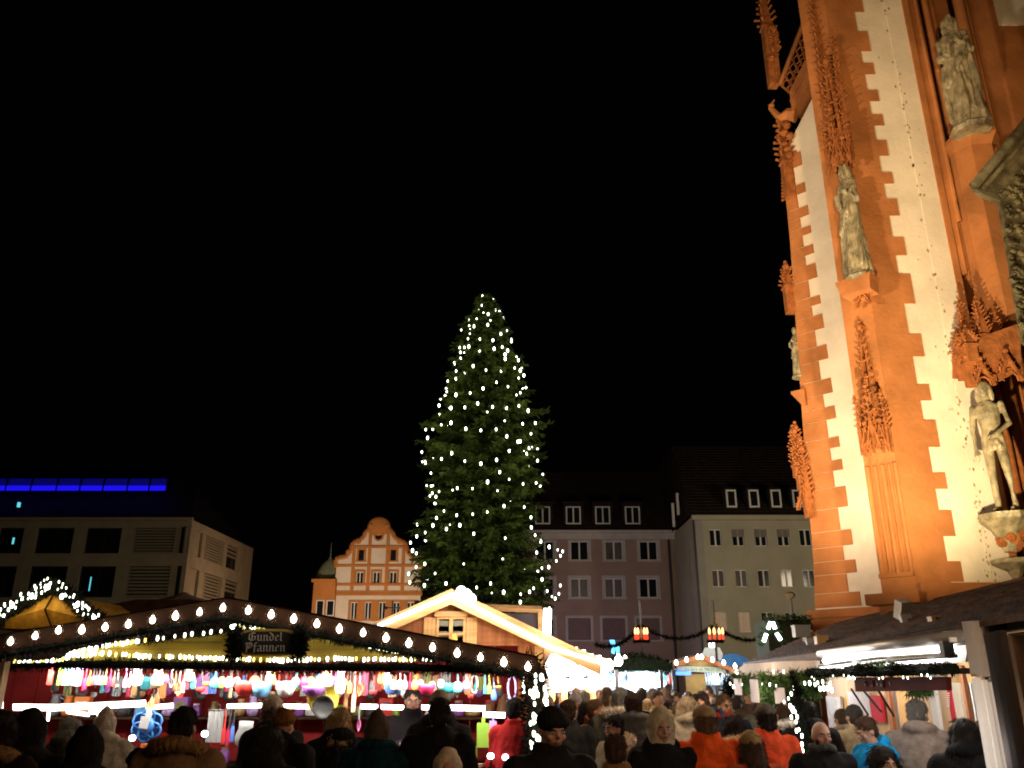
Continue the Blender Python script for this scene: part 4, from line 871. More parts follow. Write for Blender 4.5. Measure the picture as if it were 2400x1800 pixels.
L2 = [('pan', 762, 1620, 1685, 50, 'dark grey', 'dark frying pan with price tag hanging in front of the yellow rimmed tray'), ('board', 1133, 1680, 1752, 28, 'lime green', 'lime green cutting board standing at the right of the counter'), ('board', 1156, 1682, 1720, 16, 'lilac', 'pale lilac board behind the lime green cutting board'), ('mitt', 578, 1690, 1752, 46, 'grey', 'large grey oven mitt hanging below the red bowl'), ('towel', 507, 1665, 1740, 34, 'grey', 'long grey apron cloth hanging on the left centre post'), ('spatula', 530, 1665, 1745, 9, 'red', 'long red serving tongs hanging beside the grey apron cloth'), ('spatula', 541, 1660, 1750, 9, 'crimson', 'long crimson serving tongs next to the red tongs'), ('spatula', 551, 1655, 1740, 9, 'blue', 'long blue serving tongs right of the crimson tongs'), ('ladle', 610, 1685, 1708, 12, 'white', 'small white ladle hanging left of the cream woollen hat'), ('spatula', 362, 1612, 1660, 13, 'tan', 'wooden spatula bundle hanging over the blue flower mould'), ('spatula', 372, 1605, 1650, 14, 'brown', 'brown wooden spatula hanging over the blue flower mould'), ('board', 348, 1645, 1680, 10, 'tan', 'narrow wooden board standing behind the blue flower mould'), ('towel', 1205, 1640, 1700, 30, 'red', 'red apron hanging at the right end of the stall'), ('whisk', 843, 1655, 1715, 9, 'pink', 'pink whisk hanging low from the centre post'), ('scoop', 818, 1720, 1760, 16, 'blue', 'dark blue scoop hanging low left of the pointed hood')]
for k, u, v0, v1, w_, c, lab in L2:
    yy = 9.35; prt = ware(k, u, v0, v1, w_, c, yy); a = P(u, v1, yy); t = thing(KN[k], lab, KN[k].replace('_', ' '), (a.x, yy, a.z))
    for n_, m_, ma in prt: m_.obj(n_, ma, t, smooth=n_ in ('basin', 'glove', 'head'))
def misc_wares():
    # blue flower shaped silicone mould with a paper label
    c = P(344, 1700, 9.3); t = thing('baking_mould', 'blue flower shaped baking mould with white paper tag on the counter', 'baking mould', (c.x, 9.3, c.z - .16)); m = MB(); r = .165
    for k in range(6):
        a = k * math.pi / 3 + .5; m.lathe((c.x + r * .52 * math.cos(a), 9.3, c.z + r * .52 * math.sin(a)), [(.02, -.05), (r * .42, -.045), (r * .5, 0), (r * .4, .012), (r * .36, -.02)], 12, Matrix.Rotation(math.pi / 2, 4, 'X'))
    m.ball((c.x, 9.3, c.z), (r * .5, .05, r * .5), 12, 6); m.obj('petal_form', mat('blue_silicone', (.06, .22, .62), .35, .05), t, smooth=True)
    m = MB(); m.box((c.x, 9.23, c.z + .03), (.09, .004, .11), Matrix.Rotation(.15, 3, 'Y')); m.box((c.x + .03, 9.24, c.z + .12), (.06, .004, .09)); m.obj('paper_tag', WHITEP, t)
    c = P(758, 1635, 9.4); t = thing('tray', 'yellow rimmed round tray hanging behind the dark frying pan', 'tray', (c.x, 9.42, c.z - .1)); m = MB(); m.lathe((c.x, 9.42, c.z), [(.16, 0), (.17, .03), (.15, .04), (.12, .01)], 20, Matrix.Rotation(math.pi / 2, 4, 'X')); m.obj('rim', cm('yellow'), t, smooth=True)
    m = MB(); m.tube([(c.x, 9.42, c.z + .16), (c.x, 9.42, c.z + .25)], .004, 5); m.obj('cord', METAL, t)
    c = P(760, 1657, 9.3); 
    # pots, jars and boxes along the two back shelves and on the counter
    names = [('cooking_pot', 'cooking pot'), ('glass_jar', 'glass jar'), ('boxed_pan', 'cardboard box'), ('milk_jug', 'jug')]
    cols = ['grey', 'white', 'dark grey', 'tan', 'lime green', 'red', 'olive', 'purple', 'lilac', 'brown', 'light blue', 'orange']
    prevl = ['', '']; seen = {}
    def put(x, y, z, i, where):
        k = R.randrange(4); c = R.choice(cols); s = R.uniform(.8, 1.25); m = MB(); h = MB()
        if k == 0: m.lathe((x, y, z), [(.07 * s, 0), (.09 * s, .01), (.09 * s, .12 * s), (.085 * s, .12 * s), (.08 * s, .02)], 14); h.tube([(x - .13 * s, y, z + .09 * s), (x - .09 * s, y, z + .1 * s)], .008, 5); h.tube([(x + .13 * s, y, z + .09 * s), (x + .09 * s, y, z + .1 * s)], .008, 5); pn = ('vessel', 'handle')
        elif k == 1: m.lathe((x, y, z), [(.05 * s, 0), (.055 * s, .01), (.055 * s, .1 * s), (.035 * s, .13 * s)], 12); h.lathe((x, y, z + .13 * s), [(.04 * s, 0), (.04 * s, .02)], 12); pn = ('vessel', 'lid')
        elif k == 2: m.box((x, y, z + .09 * s), (.15 * s, .1, .18 * s)); h.box((x, y - .052, z + .1 * s), (.1 * s, .004, .07 * s)); pn = ('carton', 'printed_label')
        else: m.lathe((x, y, z), [(.045 * s, 0), (.065 * s, .05 * s), (.05 * s, .12 * s), (.035 * s, .17 * s), (.045 * s, .2 * s)], 12); h.tube([(x + .05 * s, y, z + .05 * s), (x + .1 * s, y, z + .09 * s), (x + .09 * s, y, z + .15 * s), (x + .04 * s, y, z + .17 * s)], .007, 5); pn = ('vessel', 'handle')
        c2 = R.choice(cols); nm_ = names[k][1]
        lab = f'{c} {nm_}, {c2} {pn[1].split("_")[-1]}, {where} ' + (f'right of {prevl[0]}' if prevl[1] == where else 'leftmost'); prevl[:] = [f'{c} {nm_}', where]
        t = thing(names[k][0], lab, nm_, (x, y, z), 0, f'wares on the {where}')
        m.obj(pn[0], cm(c), t, smooth=k != 2); h.obj(pn[1], cm(c2), t)
    for j, (y, z, u0, u1, n, where) in enumerate(((11.05, 1.52, 40, 1190, 34, 'upper back shelf'), (11.0, 1.0, 60, 1190, 20, 'lower back shelf'), (9.15, .89, 60, 1200, 30, 'front counter'), (9.45, .89, 80, 1200, 22, 'rear of the counter'))):
        for i in range(n):
            fr = (i + .5 + R.uniform(-.25, .25)) / n; put(P(u0 + (u1 - u0) * fr, 1650, y).x, y + R.uniform(-.04, .04), z, fr, where)
    for u, v in ((142, 1755), (310, 1730), (480, 1720), (583, 1768), (1150, 1772), (1185, 1775), (945, 1775), (1000, 1780)):
        c = P(u, v, 9.0); t = thing('counter_spotlight', f'small bright spotlight on the kitchen stall counter near {["the grey haired visitor","the blue mould","the long apron","the brown beanie","the green board","the dangling red apron","the vendor","the tall man"][[142,310,480,583,1150,1185,945,1000].index(u)]}', 'spotlight', (c.x, 9.0, .885))
        m = MB(); m.tube([(c.x, 9.0, .885), (c.x, 9.0, c.z)], .012, 6); m.obj('stem', METAL, t); m = MB(); m.ball(c, (.035, .03, .03), 8, 6); m.obj('lit_head', LCOOL, t)
misc_wares()
def wall_pans():
    for i in range(15):
        u = 205 + i * 66 + R.uniform(-10, 10)
        if 930 < u < 1000: continue
        c = R.choice(['grey', 'dark grey', 'dark grey', 'olive', 'purple', 'grey']); w_ = R.uniform(22, 34); prt = ware('pan', u, 1590, 1590 + w_ + R.uniform(14, 22), w_, c, 11.3); a = P(u, 1630, 11.3)
        t = thing('frying_pan', f'{c} frying pan on the red back wall, {["first","second","third","fourth","fifth","sixth","seventh","eighth","ninth","tenth","eleventh","twelfth","thirteenth","fourteenth","fifteenth"][i]} from the left', 'frying pan', (a.x, 11.3, a.z), 0, 'frying pans on the red back wall')
        for n_, m_, ma in prt: m_.obj(n_, ma, t, smooth=False)
wall_pans()
def upper_wares():
    """second, deeper row of wares so that the upper half of the stall is dense"""
    cols = list(CL); L_ = []
    u = 135
    while u < 1185:
        k = R.choice(['spatula', 'ladle', 'scoop', 'whisk', 'towel', 'spatula', 'board', 'mitt']); w_ = {'towel': 18, 'mitt': 20, 'scoop': 15, 'board': 14, 'ladle': 13, 'whisk': 11, 'spatula': 9}[k]
        c = R.choice(['red', 'crimson', 'orange', 'dark red', 'purple', 'grey', 'dark grey', 'white', 'pink', 'blue', 'teal', 'brown', 'peach', 'olive', 'tan'])
        L_.append((k, u, 1572 + R.uniform(0, 14), 1612 + R.uniform(0, 26), w_, c)); u += w_ * R.uniform(.9, 1.5)
    Y = 10.1
    for i, (k, u, v0, v1, w_, c) in enumerate(L_):
        def nm(j): return f'{L_[j][5]} {KN[L_[j][0]].replace("_", " ").split()[-1]}'
        lab = f'{c} {KN[k].replace("_", " ")} in the rear hanging row between {nm(max(0, i - 1))} and {nm(min(len(L_) - 1, i + 1))}'
        a = P(u, v1, Y); t = thing(KN[k], lab, KN[k].replace('_', ' '), (a.x, Y, a.z), 0, 'kitchenware in the rear hanging row')
        for n_, m_, ma in ware(k, u, v0, v1, w_, c, Y): m_.obj(n_, ma, t, smooth=n_ in ('basin', 'glove', 'head'))
    m = MB(); a, b = P(110, 1560, Y), P(1215, 1560, Y); m.tube([a + Vector((0, 0, .12)), b + Vector((0, 0, .12))], .012, 6); m.obj('hanging_rail', METAL, stall)
upper_wares()
# ================================================================== STALL BEHIND, GOLD TENT, PARASOL
def back_left():
    Q = fplane(12.5); u = Q.uv
    t = thing('market_stall', 'golden peaked tent stall edged with small lights at the far left', 'market stall', (P(130, 1600, 12.5).x, 12.5, 0))
    pts = [(-60, 1470), (8, 1452), (45, 1436), (80, 1412), (104, 1401), (131, 1390), (150, 1402), (168, 1412), (190, 1432), (222, 1455), (160, 1462), (60, 1474)]
    m = MB()
    # cloth as two sloping faces meeting at a fold, ridge running back
    P0 = [Q.pt(*u(*p)) for p in pts]; ap = Q.pt(*u(131, 1390)); bc = Q.pt(*u(126, 1470), -.1)
    for i in range(len(P0)):
        a, b = P0[i], P0[(i + 1) % len(P0)]; m.add([a, b, Q.pt(*u(128, 1430), .25)], [(0, 1, 2)])
    m.ext(Q, [u(*p) for p in pts], -2.5, -.02); m.obj('tent_gable', GOLD, t)
    m = MB(); m.tube([ap + Vector((0, -.05, .0)), Q.pt(*u(128, 1432), .27), Q.pt(*u(125, 1470), .05)], .012, 5); m.obj('tent_seam', WOODD, t)
    edge = [(-30, 1460), (4, 1448), (40, 1420), (80, 1395), (110, 1375), (131, 1368), (152, 1380), (170, 1390), (200, 1425), (230, 1445), (250, 1452)]
    m = MB(); ep = [Q.pt(*u(a, b + 6), .08) for a, b in edge]; m.tube(ep, .03, 5); needles(m, ep, .1, 3500, .08); m.obj('fir_garland', FIRD, t)
    for k in range(64):
        a, b = polyat(edge, R.random()); place('fairy_light', ME_FAIRY, t, Q.pt(*u(a, b + R.uniform(-14, 18)), .16), R.uniform(.7, 1.4))
    for a, b in ((3, 1446), (47, 1422), (92, 1401), (129, 1380), (161, 1402), (197, 1420), (236, 1452)): place('bulb', ME_BULB, t, Q.pt(*u(a, b), .2), .8); 
    lamp('tent_light', 'POINT', Q.pt(*u(125, 1405), .8), 20, (1, .75, .3), .2)
    m = MB(); c = P(125, 1600, 12.6)
    for dx in (-.7, .7): m.box((c.x + dx, 12.9, 1.2), (.08, .08, 2.4))
    m.obj('post', WOODD, t)
    # brown roofed stall directly behind the kitchen stall
    Q2 = fplane(14.2); w_ = Q2.uv; t = thing('market_stall', 'dark brown pitched stall roof rising behind the lamp hung gable', 'market stall', (P(480, 1600, 14.2).x, 14.2, 0))
    ol = [(180, 1490), (232, 1408), (300, 1396), (420, 1398), (560, 1412), (700, 1440), (860, 1480), (860, 1520), (180, 1520)]
    for k in range(12):
        m = MB(); v0, v1 = 1520 - k * 11, 1520 - k * 11 - 12
        # clip the course to the outline by ratio
        def xl(v): return 180 + max(0, (1490 - v)) / 82 * 52 if v > 1408 else 232 + (1408 - v) * 5.6
        def xr(v): return 860 if v > 1480 else (700 + (v - 1440) * 4 if v > 1440 else (560 + (v - 1412) * 5 if v > 1412 else 420 + (v - 1398) * 10))
        if v1 < 1398: continue
        m.ext(Q2, [w_(xl(v0), v0), w_(xr(v0), v0), w_(max(xr(v1), xl(v1) + 5), v1), w_(xl(v1), v1)], -1 - .09 * k, -.05 * k); m.obj('roof_course', mat('brown_roof_boards', (.085, .042, .026), .8, .4, 6, .4), t)
    m = MB(); c = P(480, 1600, 14.5); m.box((c.x, 15, 1.1), (4.2, 1.5, 2.2)); m.obj('body', WOODD, t)
    # small pale parasol
    c = P(432, 1392, 17); t = thing('parasol', 'small pale closed roof parasol between the office block and brown roof', 'parasol', (c.x, 17, 0))
    m = MB(); h = P(432, 1388, 17).z; e = P(432, 1412, 17).z
    m.lathe((c.x, 17, e - .05), [(.68, 0), (.66, .03), (.45, (h - e) * .5), (.2, (h - e) * .85), (.03, (h - e) + .05)], 8); m.obj('canopy', mat('pale_parasol_cloth', (.34, .25, .22), .9, .1), t)
    m = MB(); m.tube([(c.x, 17, 0), (c.x, 17, h)], .03, 8); m.obj('pole', METAL, t)
back_left()
# ================================================================== WOODEN CHALET
def chalet():
    YC = 14; Q = fplane(YC); u = Q.uv
    t = thing('wooden_chalet', 'wooden chalet stall with glowing light strips along its pointed gable', 'market stall', (P(1100, 1600, YC).x, YC + 1.5, 0))
    apx = u(1060, 1398); l0 = u(880, 1478); r0 = u(1405, 1562)
    zb = u(1100, 1585)[1]
    # horizontal wall planks, cut to the gable
    n = 13; lx = u(890, 1480)[0]; rx = u(1275, 1530)[0]; z0 = zb; H = apx[1] - .12 - z0
    for k in range(n):
        a, b = z0 + H * k / n, z0 + H * (k + .97) / n
        def xl(z): return apx[0] + (l0[0] - apx[0]) * (apx[1] - z) / (apx[1] - l0[1])
        def xr(z): return apx[0] + (r0[0] - apx[0]) * (apx[1] - z) / (apx[1] - r0[1])
        m = MB(); m.ext(Q, [(max(lx, xl(a)) + .05, a), (min(rx, xr(a)) - .02, a), (min(rx, xr(b)) - .02, b), (max(lx, xl(b)) + .05, b)], -.05, -.003 * (k % 2)); m.obj('wall_plank', WOODB, t)
    m = MB(); m.box(((lx + rx) / 2, YC + 1.6, z0 / 2 + .3), (rx - lx, 3.0, z0 + .3)); m.obj('stall_body', WOODB, t)
    # roof slabs and double bargeboards
    for (e, sg) in ((l0, -1), (r0, 1)):
        m = MB(); m.ext(Q, [(e[0], e[1] - .02), (apx[0], apx[1] - .02), (apx[0], apx[1] + .10), (e[0], e[1] + .10)] if sg < 0 else [(apx[0], apx[1] - .02), (e[0], e[1] - .02), (e[0], e[1] + .10), (apx[0], apx[1] + .10)], -3.4, .22); m.obj('roof_slab', WOODL, t)
        m = MB(); q_ = [(e[0], e[1] - .14), (apx[0], apx[1] - .14), (apx[0], apx[1] + .02), (e[0], e[1] + .02)]
        m.ext(Q, q_ if sg < 0 else q_[1:] [:0] or [q_[1], q_[0], q_[3], q_[2]], .22, .26); m.obj('bargeboard', WOODL, t)
    # led strips
    for a, b, h in (((893, 1470), (1062, 1398), 10), ((1062, 1398), (1290, 1520), 11), ((1290, 1520), (1420, 1558), 9)):
        A_, B_ = Q.pt(*u(*a), .30), Q.pt(*u(*b), .30); m = MB(); m.tube([A_, B_], h / 1980 * YC * .42, 8); m.obj('light_strip', LLED, t)
        c = (A_ + B_) / 2; lamp('light_strip_light', 'POINT', c + Vector((0, -.35, .1)), 8, (1, .8, .5), .3)
    # window with shutters
    a, b = u(1022, 1520), u(1092, 1446); f_ = window(t, Q, a[0], a[1], b[0], b[1], d=.05, glass=mat('lit_chalet_glass', (.22, .22, .18), .3, .1), frame=WOODL, fw=.035, trans=.45)
    m = MB(); m.rect(Q, a[0] - .03, b[1], b[0] + .03, b[1] + .08, 0, .09); m.obj('window_lintel', WOODL, t)
    for x0, x1 in ((u(993, 1480)[0], a[0] - .01), (b[0] + .01, u(1118, 1480)[0])):
        n = 3
        sh = MB(); sh.rect(Q, x0, a[1] + .05, x1, a[1] + .1, .03, .055); so = sh.obj('shutter', WOODL, t)
        for k in range(n): m = MB(); w2 = (x1 - x0) / n; m.rect(Q, x0 + w2 * k + .003, a[1] - .02, x0 + w2 * (k + 1) - .003, b[1] - .01, .0, .03); m.obj('board', WOODL, so)
    m = MB(); m.ball(Q.pt(*u(1065, 1500), .12), (.06, .05, .1), 8, 6); m.obj('straw_ornament', mat('straw', (.6, .4, .12), .8, .2), t)
    # bright floodlight at the ridge
    p = Q.pt(*u(1095, 1402), .5); m = MB(); m.ball(p, .10, 10, 8); m.ball(p + Vector((-.07, 0, .06)), .08, 8, 6); m.ball(p + Vector((.08, 0, -.06)), .09, 8, 6); m.obj('ridge_lamp', LCOOL, t)
    lamp('ridge_lamp_light', 'POINT', p + Vector((0, -.3, 0)), 45, (1, .9, .75), .12)
    # timber frame and dark panel at the right
    A, B = Q.pt(*u(1125, 1418), -.4), Q.pt(*u(1272, 1424), -.4)
    m = MB(); m.tube([A, B], .055, 4); m.obj('beam', WOODL, t)
    m = MB(); x = B.x; m.box((x - .02, YC + .4, B.z / 2 + .6), (.09, .09, B.z - 1.2)); m.obj('post', WOODL, t)
    m = MB(); a, b = u(1150, 1520), u(1262, 1432); m.rect(Q, a[0], a[1], b[0], b[1], -.55, -.5); m.obj('dark_screen_panel', mat('dark_banner', (.06, .045, .05), .5, .1), t)
    a, b = Q.pt(*u(1283, 1428), .1), Q.pt(*u(1280, 1512), .1); m = MB(); m.tube([a, b], .065, 10); m.obj('light_tube', LCOOL, t); lamp('light_tube_light', 'POINT', (a + b) / 2 + Vector((.1, -.3, 0)), 25, (1, .9, .8), .2)
    m = MB(); a, b = u(1253, 1560), u(1272, 1515); m.rect(Q, a[0], a[1], b[0], b[1], .02, .1); m.obj('corner_board', WOODL, t)
    lamp('chalet_wall_light', 'POINT', Q.pt(*u(1060, 1530), .9), 16, (1, .72, .38), .2)
    lamp('chalet_wall_light', 'POINT', Q.pt(*u(1180, 1560), .7), 20, (1, .72, .38), .2)
    # blown out serving side under the long eave
    S_ = Plane((P(1262, 1600, 14).x, 14), (P(1430, 1600, 20).x, 20)); su = S_.uv
    m = MB(); pts = [su(1270, 1516), su(1432, 1562), su(1432, 1556), su(1270, 1506)]; m.ext(S_, pts, -1.4, .25); m.obj('side_eave', WOODL, t)
    GLOW = mat('glowing_canvas', (.9, .85, .75), .7, .1, 3, emit=5, ec=(1, .93, .80))  # canvas emission stands in for strong lamp light falling on it
    m = MB(); m.ext(S_, [su(1300, 1590), su(1420, 1573), su(1425, 1562), su(1360, 1548), su(1305, 1532), su(1290, 1560)], -.1, 0); m.obj('glowing_canopy', GLOW, t)
    for a, b, s in ((1296, 1560, 2.4), (1310, 1538, 2.6), (1330, 1545, 2.8), (1350, 1552, 2.6), (1370, 1556, 2.8), (1395, 1560, 2.4), (1418, 1549, 2.6), (1435, 1557, 3.6), (1303, 1575, 2.6), (1325, 1572, 2.6), (1350, 1574, 2.6), (1380, 1571, 2.4)): place('bulb', ME_BULB, t, S_.pt(*su(a, b), .3), s)
    for a, b in ((1320, 1560), (1400, 1562)): lamp('serving_light', 'POINT', S_.pt(*su(a, b), .8), 130, (1, .88, .72), .2)
    m = MB(); m.ext(S_, [su(1285, 1626), su(1380, 1612), su(1375, 1590), su(1290, 1592)], -.1, 0); m.obj('menu_panel', mat('lit_menu_panel', (.85, .75, .68), .6, .25, 9, emit=.8, ec=(1, .86, .8)), t)
    m = MB(); m.ext(S_, [su(1262, 1700), su(1430, 1650), su(1430, 1612), su(1262, 1628)], -.6, -.1); m.obj('counter', WOODB, t)
chalet()
# ================================================================== FIR TREE WITH LIGHTS
TL = """496 97,551 115,494 142,562 165,583 168,479 160,526 186,468 210,431 215,430 245,454 248,524 240,604 205,390 266,590 286,622 270,484 312,550 318,643 325,424 310,382 354,406 354,428 350,556 361,482 371,597 352,611 390,612 412,386 379,386 410,669 400,678 420,624 370,356 435,364 473,363 512,450 448,407 483,515 469,592 473,660 458,688 471,680 509,706 495,322 524,500 561,435 584,363 594,568 530,626 552,688 583,669 594,278 647,338 660,408 657,473 637,548 654,618 660,681 649,728 674,280 693,338 735,289 745,764 736,211 769,246 765,220 811,413 765,489 773,566 768,620 803,676 830,687 828,191 882,194 931,208 930,342 888,290 917,408 928,489 941,568 922,632 877,733 862,747 858,775 926,237 989,215 1055,232 1104,244 1090,278 1082,262 1108,370 1065,447 1067,523 1033,632 1020,584 984,702 1043,768 1038,802 995,606 1155,708 1160,367 1201,448 1196,742 1212,744 1263,763 1302,208 1289,165 1308,134 1340,144 1380,163 1393,315 1271,453 1295,612 1317,791 1333,834 1361,877 1376,902 1384,891 1406,870 1432,771 1390,797 1468,832 1463,890 1556,824 1584,848 1612,798 1525,864 1622,883 1598,162 1463,124 1497,130 1540,204 1556,258 1495,313 1546,538 1546,604 1590,690 1600,755 1570,735 1588,468 1566,206 1447,383 1252,265 1215,247 1253,168 1248,521 1185,303 1180,688 1640,317 578,700 740,742 790,720 892"""
def christmas_tree():
    YT = 30; c = P(1128, 1400, YT); bx = c.x; top = P(1132, 688, YT).z; zb = 2.2
    t = thing('christmas_tree', 'tall fir Christmas tree covered with small white lights behind the chalet', 'tree', (bx, YT, 0))
    # silhouette measured on both sides: (v, u_left, u_right)
    prof = [(690, 1128, 1138), (730, 1112, 1172), (770, 1085, 1192), (830, 1068, 1215), (880, 1046, 1236), (930, 1030, 1236), (960, 1022, 1262), (1000, 990, 1270), (1060, 985, 1272), (1120, 1000, 1282), (1180, 995, 1268), (1230, 975, 1256), (1270, 966, 1285), (1310, 962, 1310), (1350, 970, 1300), (1400, 975, 1312), (1440, 990, 1290)]
    Z = [(P(a, v, YT).z, P(a, v, YT).x - bx, P(b, v, YT).x - bx) for v, a, b in prof]
    def env(z):
        for i in range(len(Z) - 1):
            if Z[i][0] >= z >= Z[i + 1][0]:
                f_ = (Z[i][0] - z) / (Z[i][0] - Z[i + 1][0]); return Z[i][1] + (Z[i + 1][1] - Z[i][1]) * f_, Z[i][2] + (Z[i + 1][2] - Z[i][2]) * f_
        return Z[-1][1:] if z < Z[-1][0] else Z[0][1:]
    m = MB(); m.tube([(bx, YT, 0), (bx, YT, 6), (bx, YT, top)], [.28, .2, .03], 8); m.obj('trunk', mat('fir_bark', (.06, .04, .025), .9, .4, 4), t)
    m = MB(); br = MB()
    def blade(p, d, l, wd):
        d = d.normalized() * l; s_ = d.cross(Vector((R.gauss(0, 1), R.gauss(0, 1), R.gauss(0, 1)))).normalized() * wd
        o = len(m.v); m.v += [tuple(p - s_), tuple(p + d * .5 + s_ * .9), tuple(p + d), tuple(p + d * .45 - s_ * 1.1)]; m.f.append([o, o + 1, o + 2, o + 3]); m.m.append(0)
    z = zb
    while z < top - .15:
        fr = (z - zb) / (top - zb); a_l, a_r = env(z); n = int(9 + 12 * (1 - fr))
        for k in range(n):
            an = 2 * math.pi * (k + R.random()) / n; rr = (a_r if math.cos(an) > 0 else -a_l) * (.5 + .5 * abs(math.cos(an))) + (a_r - a_l) / 2 * (.5 - .5 * abs(math.cos(an)))
            rr = max(.08, rr) * R.uniform(.72, 1.02) * (1 + .16 * noise.noise(Vector((an * 1.1, z * .55, 3)))); dz = -.16 * rr + .05
            tip = Vector((bx + rr * math.cos(an), YT + rr * math.sin(an), z + dz + .22 * rr * (R.random() - .3))); base = Vector((bx, YT, z + .05))
            mid = base.lerp(tip, .6) - Vector((0, 0, .05 * rr)); br.tube([base, mid, tip], [.03 * (1 - fr) + .008, .02, .006], 4, cap=False)
            ns = int(10 + rr * 16)
            for j in range(ns):
                q_ = .25 + .8 * (j + R.random()) / ns; p = base.lerp(mid, q_ / .6) if q_ < .6 else mid.lerp(tip, (q_ - .6) / .4)
                side = Vector((-math.sin(an), math.cos(an), 0)) * R.choice((-1, 1)); d = side * R.uniform(.4, 1) + (tip - base).normalized() * R.uniform(.5, 1) + Vector((0, 0, R.uniform(-.75, .15)))
                L_ = (.16 + .20 * (1 - q_) * min(1, rr)) * R.uniform(.7, 1.3)
                for h in range(3): blade(p + d * L_ * .3 * h, d + Vector((R.gauss(0, .35), R.gauss(0, .35), R.gauss(0, .35))), L_, .035)
        z += .20 + .10 * (1 - fr)
    br.obj('branch_wood', MATS['fir_bark'], t)
    o = m.obj('crown', mat('spruce_foliage', (.075, .10, .022), .7, .45, 1.6, c2=(.035, .05, .014)), t); o['kind'] = 'stuff'
    q = MB(); q.lathe((0, 0, 0), [(.018, -.06), (.048, -.035), (.05, .035), (.03, .06)], 8)
    ME = proto(q, 'fairy_light', mat('lit_tree_light', (1, 1, .9), .4, 0, emit=7, ec=(.93, 1, .86)))
    k = 0
    for s_ in TL.replace('\n', ',').split(','):
        a, b = s_.split(); U_, V_ = 900 + float(a) / 2.154, 650 + float(b) / 2.154; pz = P(U_, V_, YT).z; px = P(U_, V_, YT).x - bx
        a_l, a_r = env(pz); hw = (a_r - a_l) / 2; cc = (a_l + a_r) / 2; x = max(-.98, min(.98, (px - cc) / max(hw, .1))); dep = hw * math.sqrt(1 - x * x) * 1.02
        place('fairy_light', ME, t, P(U_, V_, YT - dep), R.uniform(.42, .78)).scale.z *= 1.4; k += 1
    for _ in range(110):   # the lights round the far side
        zz = zb + (top - zb) * R.random() ** 1.3; a_l, a_r = env(zz); an = R.uniform(.15, math.pi - .15); place('fairy_light', ME, t, (bx + (a_l + a_r) / 2 + (a_r - a_l) / 2 * math.cos(an), YT + (a_r - a_l) / 2 * math.sin(an), zz), R.uniform(.6, .9))
    for _ in range(14):
        zz = 4 + (top - 4.5) * R.random(); a_l, a_r = env(zz); an = -R.uniform(.2, math.pi - .2); place('fairy_light', ME, t, (bx + (a_l + a_r) / 2 + (a_r - a_l) / 2 * math.cos(an), YT + (a_r - a_l) / 2 * math.sin(an) * .95, zz), R.uniform(.3, .5))
    # glow of the strings on the branches
    for k in range(14):
        zz = 4.6 + (top - 4.6) * k / 14; a_l, a_r = env(zz); sd = (-1) ** k; x = bx + (a_l + a_r) / 2 + (a_r - a_l) / 2 * .75 * sd
        lamp('tree_string_glow', 'POINT', (x, YT - (a_r - a_l) / 2 - .5, zz), 34 if k < 11 else 12, (.95, 1, .5), .3)
christmas_tree()
